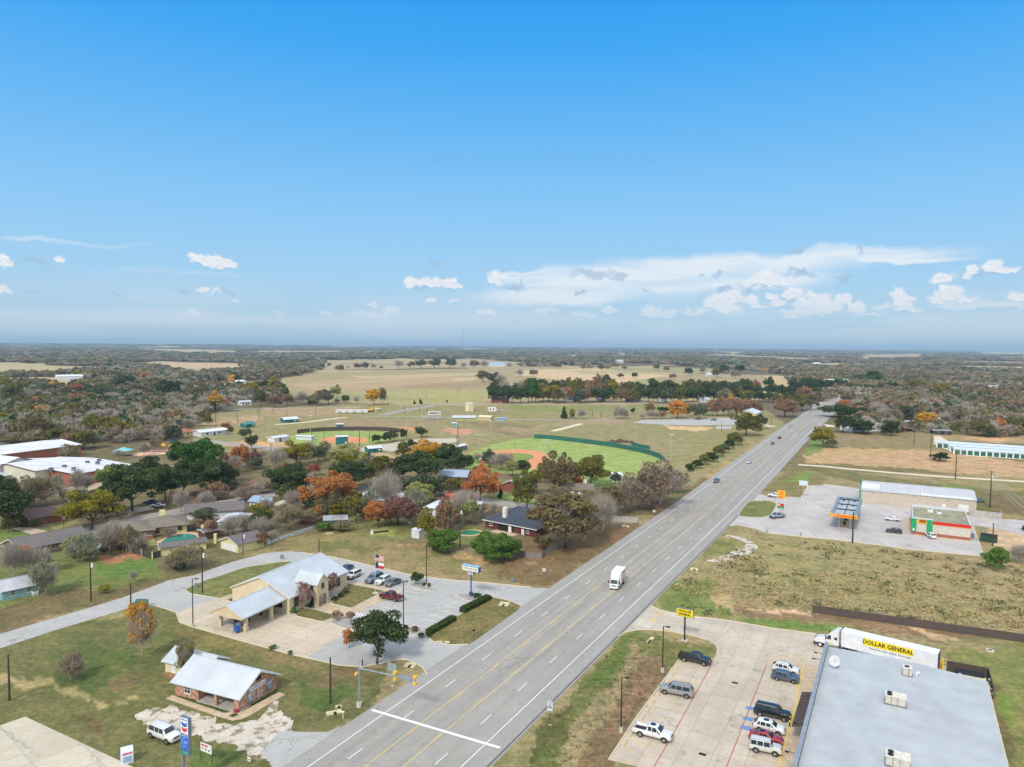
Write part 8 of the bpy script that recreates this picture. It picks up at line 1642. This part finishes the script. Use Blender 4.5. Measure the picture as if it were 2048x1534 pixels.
for k in range(8): t = thing('canopy_tent', f'{"leftmost white sloped cover" if k == 0 else ordn[k] + " from left white sloped cover"} in the row beyond the bare infield', 'cover', G(905 + k * 5.8,837.5), R(8), 'sloped covers in a row'); MB().extr([(0,.6),(3.6,2.3),(3.6,2.4),(0,.7)], 0,0,2.7).build('sheet', SLV, t); [MB().tube((u, 3.4,0),(u, 3.4,2.2),.05,.05,6).build('leg', STEELG, t) for u in (.2,2.5)]
hut('field_house', 'long cream roofed field house beside the white covers', (957,840),(981,841),7,2.4,1.0, paint('cream_roof', (222,208,176),.6), siding('tan_wall', (206,180,150),.5), cat='hall'); hut('storage_container', 'pale blue container right of the cream roofed field house', (996,842),(1012,842),3,2.3,.2, paint('pale_blue_roof', (160,190,220),.5), paint('container_blue', (140,170,206),.5), cat='container')
tk = thing('water_tank', 'big cream cylindrical water tank beside the park road', 'water tank', G(940,822)); rr_ = 9.5 * mpp(940,822); hh_ = top_of(940,822,806); MB().tube((0,0,0),(0,0, hh_), rr_, rr_, 32).build('tank_shell', paint('cream_tank', (222,208,170),.5, var=.06), tk); MB().tube((0,0, hh_),(0,0, hh_ + .5), rr_, rr_ * .3,32).build('tank_roof', paint('cream_tank', (222,208,170),.5, var=.06), tk); MB().box(-.2,.2,-rr_ - .15,-rr_, 0, hh_).build('ladder', STEELG, tk)
sb2 = thing('scoreboard', 'white scoreboard on dark posts beyond the white covers', 'scoreboard', G(984,829), R(4)); hs = top_of(984,829,814)
for x in (-2.6,2.6): MB().tube((x, .1,0),(x, .1, hs),.12,.12,6).build('post', BRZ, sb2)
MB().box(-3.4,3.4,-.1,.1, hs - 3.6, hs).build('board', TRIMW, sb2)
for u in (-1.8,.7): MB().box(u, u + 1.0,-.14,-.1, hs - 2.5, hs - 1.2).build('dial', BLACKM, sb2)
for k, x in enumerate((676,690,706,722)):
 t = thing('camper_trailer', f'{"leftmost" if k == 0 else ordn[k] + " from left"} white camper trailer in the row by the park road', 'camper', G(x - 5,826.5), R(3), 'white camper trailers in a row'); MB().box(0,7.6,0,2.6,.6,3.0).build('body', WT, t, bev=.15); MB().box(1,2.2,-.04,0,1.6,2.3).build('window', WGL, t); MB().box(4.5,5.6,-.04,0,1.6,2.3).build('window', WGL, t); MB().box(3.0,3.8,-.04,0,.7,2.5).build('door', STEELG, t)
 for xx in (3.2,4.2): wheel(t, xx + .2,.1,-.05,.38)
 MB().box(7.6,8.9,1.2,1.4,.6,.75).build('tow_bar', BLACKM, t)
dg = thing('excavator', 'yellow excavator beside the white camper trailers', 'excavator', G(736,823.5), R(5)); YM = paint('machine_yellow', (226,176,44),.5); MB().box(0,5,-1.6,-.9,0,1.0).build('track', BLACKM, dg); MB().box(0,5,.9,1.6,0,1.0).build('track', BLACKM, dg); MB().box(.3,4.6,-1.4,1.4,1.05,2.3).build('house', YM, dg, bev=.15); MB().box(2.9,4.3,-1.3,.1,2.3,3.6).build('cab', YM, dg, bev=.1); MB().path([(4.3,.6,2.2),(8.0,.6,4.6),(10.0,.6,1.6)], .3,8).build('boom', YM, dg); MB().box(9.6,10.6,.1,1.1,.4,1.5).build('bucket', BRZ, dg)
put_c(make_car('pickup', (224,226,228), 'white pickup truck beside the yellow excavator', 'pickup truck'), G(757,820), R(4)); put_c(make_car('suv', (190,192,196), 'pale grey SUV near the white scaffold grandstand', 'SUV'), G(998,823), R(4))
def flood(label, x, y, yt, mat=PALEP, bank=1, group='floodlight and lamp poles of the park', w_=2.2):
 g = G(x, y); h = top_of(x, y, yt); t = thing('floodlight_pole', label, 'floodlight', (g.x, g.y, 0), R(5), group); MB().tube((0,0,0),(0,0, h),.22,.14,8).build('pole', mat, t)
 for k in range(bank):
  z = h - .2 - k * .9; MB().box(-w_, w_, -.06,.06, z - .06, z + .06).build('crossbar', mat, t)
  for u in (-w_ + .2,-w_ * .35, w_ * .35, w_ - .2): MB().tube((u, -.3, z - .15),(u, 0, z + .1),.34,.22,8).build('floodlight', LAMPH, t)
flood('floodlight pole with two lamp rows before the larger outfield', 1093,908,879, bank=2); flood('floodlight pole beyond the green outfield fence', 1204,880,837, bank=1); flood('floodlight pole right of the green outfield fence', 1342,924,869, bank=1, w_=.9); flood('floodlight pole beside the pale roofed dugout', 959,920,869, bank=1, w_=2.6); flood('tall dark floodlight pole beside the white dugout', 916,904,851, BRZ, 1); flood('pale lamp pole on the grass left of the brown fence', 538,863,820, bank=1, w_=.8); flood('pale lamp pole inside the smaller outfield', 621,871,831, bank=1, w_=.8); flood('pale lamp pole right of the smaller outfield', 815,860,817, bank=1, w_=.8); flood('pale lamp pole right of the bare infield', 982,868,841, bank=1, w_=.9); flood('pale lamp pole on the grass behind the raised screen', 1270,884,845, bank=1, w_=.8); flood('dark floodlight pole before the teal press box', 719,893,862, BRZ, 1); flood('pale lamp pole beside the grandstand', 875,849,826, bank=1, w_=.7); flood('tall floodlight pole at the fenced court', 432,853,800, BRZ, 1)
for k, (x, y, yt) in enumerate([(518,842,813),(546,829,812),(574,831,815),(631,830,813),(809,828,807),(839,827,807),(855,828,815),(948,828,817),(978,831,815),(852,797,777),(918,786,771),(775,812,790),(411,831,820),(475,846,824),(542,902,886),(624,888,862),(648,888,862),(739,885,862),(913,905,872),(1185,832,818),(1202,836,822),(1443,862,843),(1363,838,822),(1542,850,832)]):
 upole('thin dark pole on the park grass, ' + (f'{ordn[k]} listed along the park roads' if 0 else ['by the tan infield strip', 'below the park road near the olive tree', 'below the park road near the rust tree', 'below the park road near the pale trees', 'left of the grandstand', 'right of the white sign pole', 'at the grandstand corner', 'beside the cream tank', 'beside the scoreboard', 'in the yellow pasture', 'in the pasture before the dirt bank', 'beside the golden tree', 'by the golden trees at the fork', 'before the green roofed shed', 'at the road bend by the white shed', 'at the left of the smaller diamond', 'beside the teal press box', 'at the right of the smaller diamond', 'beside the tall dark floodlight', 'on the meadow left of the path', 'on the meadow at the park road', 'before the tan hall lot', 'beside the round orange tree', 'by the curved drive'][k]), x, y, yt, 'thin dark poles in the park', 0, r=.13)
r_, L = house('metal_hall', 'tan gable metal hall with pale roof beside the orange tree row', (1475,837),(1512,839),24,4.6,2.6, PALER, siding('tan_hall_wall', (216,196,160),.6, True), 'gable', 1,.4, cat='hall'); MB().box(L * .4, L * .4 + 4,-.08,0,0,3.6).build('roller_door', TRIMW, r_)
pg = thing('playground_set', 'orange roofed climbing frame with green slide in the playground', 'playground set', G(284,905), R(5)); OR_ = paint('play_orange', (232,158,48),.4); RP = paint('play_red', (196,80,60),.4); GP = paint('play_green', (50,140,60),.4)
for k, x in enumerate((2,9,14)):
 for dx in (0,2.4):
  for dy in (0,2.4): MB().tube((x + dx, dy, 0),(x + dx, dy, 3.6),.09,.09,6).build('post', RP, pg)
 MB().box(x, x + 2.4,0,2.4,1.4,1.52).build('deck', RP, pg); m = MB(); m.add([(x - .4,-.4,3.5),(x + 2.8,-.4,3.5),(x + 2.8,2.8,3.5),(x - .4,2.8,3.5),(x + 1.2,1.2,5.0)], [(0,1,4),(1,2,4),(2,3,4),(3,0,4),(3,2,1,0)]); m.build('roof', OR_, pg)
MB().box(4.4,9,.8,1.6,1.4,1.5).build('bridge', RP, pg); m = MB(); m.extr([(-2.2,.1),(2,1.5),(2,1.65),(-2.2,.3)], 1,.6,1.6); m.build('slide', GP, pg); gpoly('playground_sand', smooth_poly([(255,912),(290,902),(350,898),(352,906),(290,912)], 1),.015, ground_paving('play_sand', (216,176,146),(224,190,162), crack=0, oil=0))
sh = thing('shade_canopy', 'pale teal four sided shade canopy beside the playground', 'shade canopy', G(247,912)); m = MB(); m.add([(-4,-3.5,3),(4,-3.5,3),(4,3.5,3),(-4,3.5,3),(0,0,4.6)], [(0,1,4),(1,2,4),(2,3,4),(3,0,4),(3,2,1,0)]); m.build('fabric_roof', paint('teal_fabric', (130,196,206),.6), sh); MB().tube((0,0,0),(0,0,4.4),.12,.1,8).build('post', STEELG, sh)
fb = [('slate_blue_house', 'slate blue house with brown roof behind the school', (72,905),(106,900),9,2.6,1.6, SHB, BLU, 'gable'),('grey_roof_house', 'blue grey roofed house at the left edge behind the school', (-4,905),(24,902),9,2.6,1.6, SHG, BLU, 'gable'),('red_roof_house', 'house with orange brown roof beside the long white shed', (368,874),(398,870),12,2.6,2.0, metal_roof('orange_brown_roof', (178,112,84),.5,0), CRM, 'hip'),('long_white_shed', 'long white shed with bright roof by the playground trees', (402,874),(455,868),9,2.8,1.0, WHR, WBD, 'gable'),
      ('blue_gable_house', 'house with pale blue gables among the left trees', (357,794),(376,793),10,3,3.4, metal_roof('slate_blue_roof', (96,116,150),.5,1), siding('pale_blue_board', (170,198,220),.3), 'gable'),('white_house', 'small white house among the left trees', (308,801),(318,800),8,3,1.6, SHG, WBD, 'gable'),('warehouse', 'long white warehouse on the far pasture at the left', (114,761),(166,760),30,6,2.0, WHR, WBD, 'gable'),('white_shed', 'long pale shed beyond the golden trees', (481,811),(503,810),8,3.4,.6, WHR, WBD, 'gable'),('white_house', 'white roofed house beside the small golden tree', (470,768),(492,767),12,3.5,1.5, WHR, WBD, 'gable'),('teal_house', 'small teal house under the golden trees', (434,822),(446,821),8,2.8,1.4, SHG, TEAL, 'gable'),
      ('brown_house', 'dark brown gable house at the left end of the tree belt', (984,806),(1018,806),14,3,1.8, SHB, OBR, 'gable'),('white_trailer_house', 'long white trailer house in the tree belt', (1131,803),(1162,803),6,3.2,.5, paint('pale_red_roof', (206,190,190),.6), WBD, 'gable'),('white_house', 'white gable house in the tree belt near the driveways', (1196,803),(1210,803),9,3,2, WHR, WBD, 'gable'),('dark_house', 'dark roofed house at the middle of the tree belt', (1255,803),(1281,803),10,3,1.6, SHD, BLU, 'gable'),('white_house', 'white house with grey roof in the tree belt before the round orange tree', (1321,804),(1334,804),10,3.6,2.6, SHG, WBD, 'gable'),('grey_house', 'pale grey roofed house behind the orange tree row', (1400,805),(1420,805),10,3.2,2, PALER, WBD, 'gable'),
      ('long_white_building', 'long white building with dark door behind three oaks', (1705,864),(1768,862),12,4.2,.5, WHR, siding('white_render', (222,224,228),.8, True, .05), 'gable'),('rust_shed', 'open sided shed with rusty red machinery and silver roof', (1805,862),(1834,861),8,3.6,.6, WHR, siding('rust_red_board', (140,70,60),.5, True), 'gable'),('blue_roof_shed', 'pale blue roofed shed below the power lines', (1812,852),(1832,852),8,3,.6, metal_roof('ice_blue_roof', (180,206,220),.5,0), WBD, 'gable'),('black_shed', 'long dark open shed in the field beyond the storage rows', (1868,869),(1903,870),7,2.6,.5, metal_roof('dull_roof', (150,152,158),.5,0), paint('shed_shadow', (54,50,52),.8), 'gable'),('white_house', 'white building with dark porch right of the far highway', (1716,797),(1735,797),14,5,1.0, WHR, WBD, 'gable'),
      ('warehouse', 'white warehouse where the highway disappears into trees', (1660,772),(1702,772),30,8,2, WHR, siding('white_render', (222,224,228),.8, True, .05), 'gable'),('grey_house', 'grey roofed house beyond the brush at the right', (1870,849),(1885,849),10,3,1.8, PALER, WBD, 'gable'),('dark_roof_house', 'dark house with white roof edges in the right woods', (1977,781),(2006,781),16,4,3, metal_roof('white_edge_roof', (206,210,214),.5,0), TRIMD, 'gable'),('grey_house', 'pale gabled house left of the far yellow green tree', (1866,770),(1880,770),14,4,4, PALER, WBD, 'gable'),('white_house', 'white farmhouse with blue roof on the far pasture', (983,733),(1010,733),30,6,5, metal_roof('far_blue_roof', (160,190,220),1,0), WBD, 'gable'),('white_house', 'low white farm shed right of the far dark oak', (1415,752),(1424,752),12,4,2, WHR, WBD, 'gable'),('pale_shed', 'pale roofed shelter in the trees below the far road', (616,808),(634,808),8,3,.5, WHR, TRIMD, 'gable'),('far_barn', 'bright white barn at the left skyline woods', (18,718),(32,718),24,7,3, WHR, WBD, 'gable'),('far_barn', 'white barn beside the bright one at the left skyline woods', (48,718),(66,718),24,6,3, WHR, WBD, 'gable'),('far_barn', 'long white shed among the left skyline woods', (175,701),(190,701),30,8,3, WHR, WBD, 'gable'),('far_barn', 'white barn in a clearing right of the far highway', (1630,731),(1642,731),20,7,3, WHR, WBD, 'gable'),('far_barn', 'bright white barn in the woods at the centre right skyline', (1346,712),(1352,712),22,7,3, WHR, WBD, 'gable'),('far_barn', 'small white barn at the edge of the scattered pastures', (1237,726),(1247,726),30,8,3, WHR, WBD, 'gable'),('far_barn', 'tiny white shed on the left far skyline', (243,700),(249,700),30,9,3, WHR, WBD, 'gable')]
for (nm, lb, A, B, D, h, rise, roof, wall, kd) in fb:
 r_, L = house(nm, lb, A, B, D, h, rise, roof, wall, kd, 0,.5, None, cat='barn' if 'barn' in nm else 'building' if 'ware' in nm or 'shed' in nm or 'long' in nm else 'house')
 if h < 6:
  for k in range(2): window(r_, 'front', L, D, L * (.2 + .45 * k),1.0, min(1.4, L * .15),1.2, bars=False, sill=False)
  door(r_, 'front', L, D, L * .48,1.1,2.1, BLACKM if 'shed' in nm or 'long' in nm else DOORM)
for k, (x, yb, yt, w_, lb) in enumerate([(925,708.0,622,1.3, 'tall thin guyed radio mast on the skyline'),(1136,703,683,1.2, 'short faint radio mast right of the tall one')]):
 g = G(x, yb); h = top_of(x, yb, yt) if yb > 700 else 100; k_ = (g.length / 1430) / 3.4; t = thing('radio_mast', lb, 'radio mast', (g.x, g.y, -3))
 for i in range(3): a_ = i * 2.094; MB().tube((w_ * math.cos(a_), w_ * math.sin(a_),0),(w_ * math.cos(a_), w_ * math.sin(a_), h),.55,.55,4).build('leg', STEELG, t)
 if k == 0: MB().tube((0,0, h * .76),(0,0, h * .79),3.4,3.4,8).build('antenna_ring', STEELG, t)
 for z in np.arange(5, h - 5, h / 26): MB().tube((w_, 0, z),(-w_ / 2, w_ * .87, z + h / 40),.3,.3,3).build('brace', STEELG, t)
hp = MB();
for k in range(46): a_ = random.uniform(0,6.28); r = random.uniform(0,9) ** 1; hp.ell((math.cos(a_) * r, math.sin(a_) * r * .6,0),(random.uniform(.8,2), random.uniform(.8,2), random.uniform(.5,2.2) * (1.1 - r / 11)),7,5,0,.2)
o = hp.build('soil_heap', paint('dark_soil', (98,78,70),.95, var=.3)); g = G(1240,884); o.location = (g.x, g.y, 0); tag(o, 'dark brown soil heap on the grass beyond the green fence', None, None, 'stuff')
t = thing('garden_stove', 'small white chiminea at the end of a black pipe on the lawn', 'garden stove', G(744,1067)); MB().tube((0,0,0),(0,0,.9),.5,.35,10).build('body', ICE, t); MB().tube((0,0,.9),(0,0,1.4),.16,.14,8).build('neck', ICE, t); MB().tube((.5,.3,.2),(4.6,2.6,.2),.28,.28,8).build('pipe', BLACKM, t)
t = thing('timber_pallet', 'pale timber pallet lying on the mown field', 'pallet', G(653,1070), R(30)); [MB().box(0,2.4, k * .4, k * .4 + .3,.1,.16).build('board', paint('pale_timber', (206,182,140),.8), t) for k in range(5)]; MB().box(.2,.35,0,1.9,0,.1).build('bearer', paint('pale_timber', (206,182,140),.8), t); MB().box(2.0,2.15,0,1.9,0,.1).build('bearer', paint('pale_timber', (206,182,140),.8), t)
t = thing('car_shelter', 'red canvas car shelter behind the pale roofed houses', 'shelter', G(890,1003), R(5)); m = MB(); m.extr([(0,0),(0,1.9),(1.4,2.9),(2.8,1.9),(2.8,0),(2.7,0),(2.7,1.85),(1.4,2.8),(.1,1.85),(.1,0)], 0,0,5); o = m.build('canvas', paint('red_canvas', (170,74,62),.8), t); bm = bmesh.new(); bm.from_mesh(o.data); bmesh.ops.triangulate(bm, faces=bm.faces); bm.to_mesh(o.data); bm.free()
boxes = []; bpy.context.view_layer.update()
for o in scene.objects:
 if o.parent is None and o.get('category') in ('house', 'shed', 'garage', 'outbuilding', 'carport', 'school', 'car', 'SUV', 'swimming pool', 'porch', 'bank', 'dugout', 'press box'):
  xs = [(c.matrix_world @ Vector(v)).to_tuple() for c in o.children if c.type == 'MESH' for v in c.bound_box]
  if xs: boxes.append((min(v[0] for v in xs) - 1.5, max(v[0] for v in xs) + 1.5, min(v[1] for v in xs) - 1.5, max(v[1] for v in xs) + 1.5))
stc = [G(*p) for p in smooth_poly([(-220,1150),(0,1100),(100,1078),(220,1050),(325,1029),(462,1003),(560,985),(687,972),(800,984),(900,992),(976,1003),(1093,1019),(1225,1037),(1305,1042)], 3, False)]
AREAS = [([(0,905),(240,890),(340,885),(360,860),(395,880),(560,905),(700,910),(800,915),(960,925),(1060,945),(1240,960),(1220,1020),(960,995),(690,965),(460,995),(320,1020),(100,1065),(0,1080)], 52, 'in gardens north of the street'),([(0,1115),(330,1045),(560,1000),(690,985),(900,1005),(1060,1030),(1040,1060),(900,1060),(700,1062),(600,1062),(480,1095),(340,1100),(60,1130)], 40, 'in gardens south of the street')]
r2 = random.Random(21); EX = []
for poly, n, pl in AREAS:
 k = 0; tries = 0
 while k < n and tries < 6000:
  tries += 1; x, y = r2.uniform(min(p[0] for p in poly), max(p[0] for p in poly)), r2.uniform(min(p[1] for p in poly), max(p[1] for p in poly))
  if not inpoly(np.array([x]), np.array([y]), poly)[0]: continue
  g = G(x, y)
  if any(b_[0] < g.x < b_[1] and b_[2] < g.y < b_[3] for b_ in boxes) or min((g - p).length for p in stc) < 6.5: continue
  if any((g - G(e[0], e[1])).length < 4.5 for e in EX): continue
  kd = r2.choice(['bare'] * 3 + ['obare', 'gbare', 'yg', 'olive', 'greyoak', 'oak', 'pale', 'dbush', 'bush', 'bbush', 'rust', 'orange']); isb = kd in ('bush', 'dbush', 'bbush')
  wd_m = r2.uniform(2.5,4.5) if isb else r2.uniform(5,9); hm_ = wd_m * (r2.uniform(.5,.8) if isb else r2.uniform(.8,1.1)); px = wd_m / mpp(x, y); py = PX(g.x, g.y, hm_)[1]
  EX.append((x, y, float(py), px, kd, pl)); k += 1
TREES2 = EX; gg = {}
for i, t in enumerate(EX): gg.setdefault((t[4], t[5]), []).append(i)
for (k, pl), ids in gg.items():
 ids.sort(key=lambda i: EX[i][0]); isb = k in ('bush', 'dbush', 'bbush'); noun = 'bush' if isb else 'tree'
 for j, i in enumerate(ids):
  n = len(ids); put_t = nth(j, n) + ('small ' if n > 1 else 'small ') + TK[k][5] + ' ' + noun + (('es ' if isb else 's ') if n > 1 else ' ') + pl; lab[10000 + i] = put_t; put_tree(10000 + i, EX[i])
# rough weeds and dry tufts in the fields
def tufts(name, label, poly, n, c1, c2, s0, s1, seed):
 g = np.random.default_rng(seed); w_ = np.array([G(*p)[:2] for p in poly]); lo, hi = w_.min(0), w_.max(0); P = g.uniform(lo, hi, (n * 6,2)); px, py = PX(P[:, 0], P[:, 1], 0.0)
 m = inpoly(px, py, poly) & (fbm(P[:, 0] / 9, P[:, 1] / 9,3, seed) > .47); P = P[m][:n]; k = 7; n = len(P); s = g.uniform(s0, s1, n)
 c = np.repeat(np.concatenate([P, np.zeros((n, 1))], 1), k, 0); sk = np.repeat(s, k)[:, None]; c = c + g.normal(size=c.shape) * sk * np.array([.55,.55,0]); c[:, 2] = g.uniform(.02,.35, len(c)) * sk[:, 0]
 me = np_mesh(name, quads_from(c, unit(g.normal(size=c.shape) * .6 + np.array([0,0,1.0])),.26 * sk[:, 0], g), [leaf_mat(name + '_blades', c1, c2)]); o = bpy.data.objects.new(name, me); COL.objects.link(o); tag(o, label, None, None, 'stuff')
FLD = [(1400,1235),(1310,1200),(1410,1130),(1520,1075),(1700,1090),(1960,1122),(2150,1150),(2150,1290),(1640,1215)]
tufts('weeds', 'dark green weeds dotted over the rough field behind the board fence', FLD, 520,(98,106,72),(122,124,86),.4,1.2,3)
tufts('dry_grass', 'straw coloured dry tufts over the rough field', FLD, 2000,(176,158,118),(196,180,142),.4,1.0,5)
tufts('verge_weeds', 'brown and green tufts along the store verge', [(1010,1534),(1240,1280),(1300,1268),(1400,1285),(1350,1310),(1210,1515),(1190,1534)], 500,(112,108,74),(140,124,92),.2,.45,9)
struct(KM.build('kerbs', KERB)); struct(LN.build('painted_lines', [WHITE, OCHRE, REDP, BLUEP]))
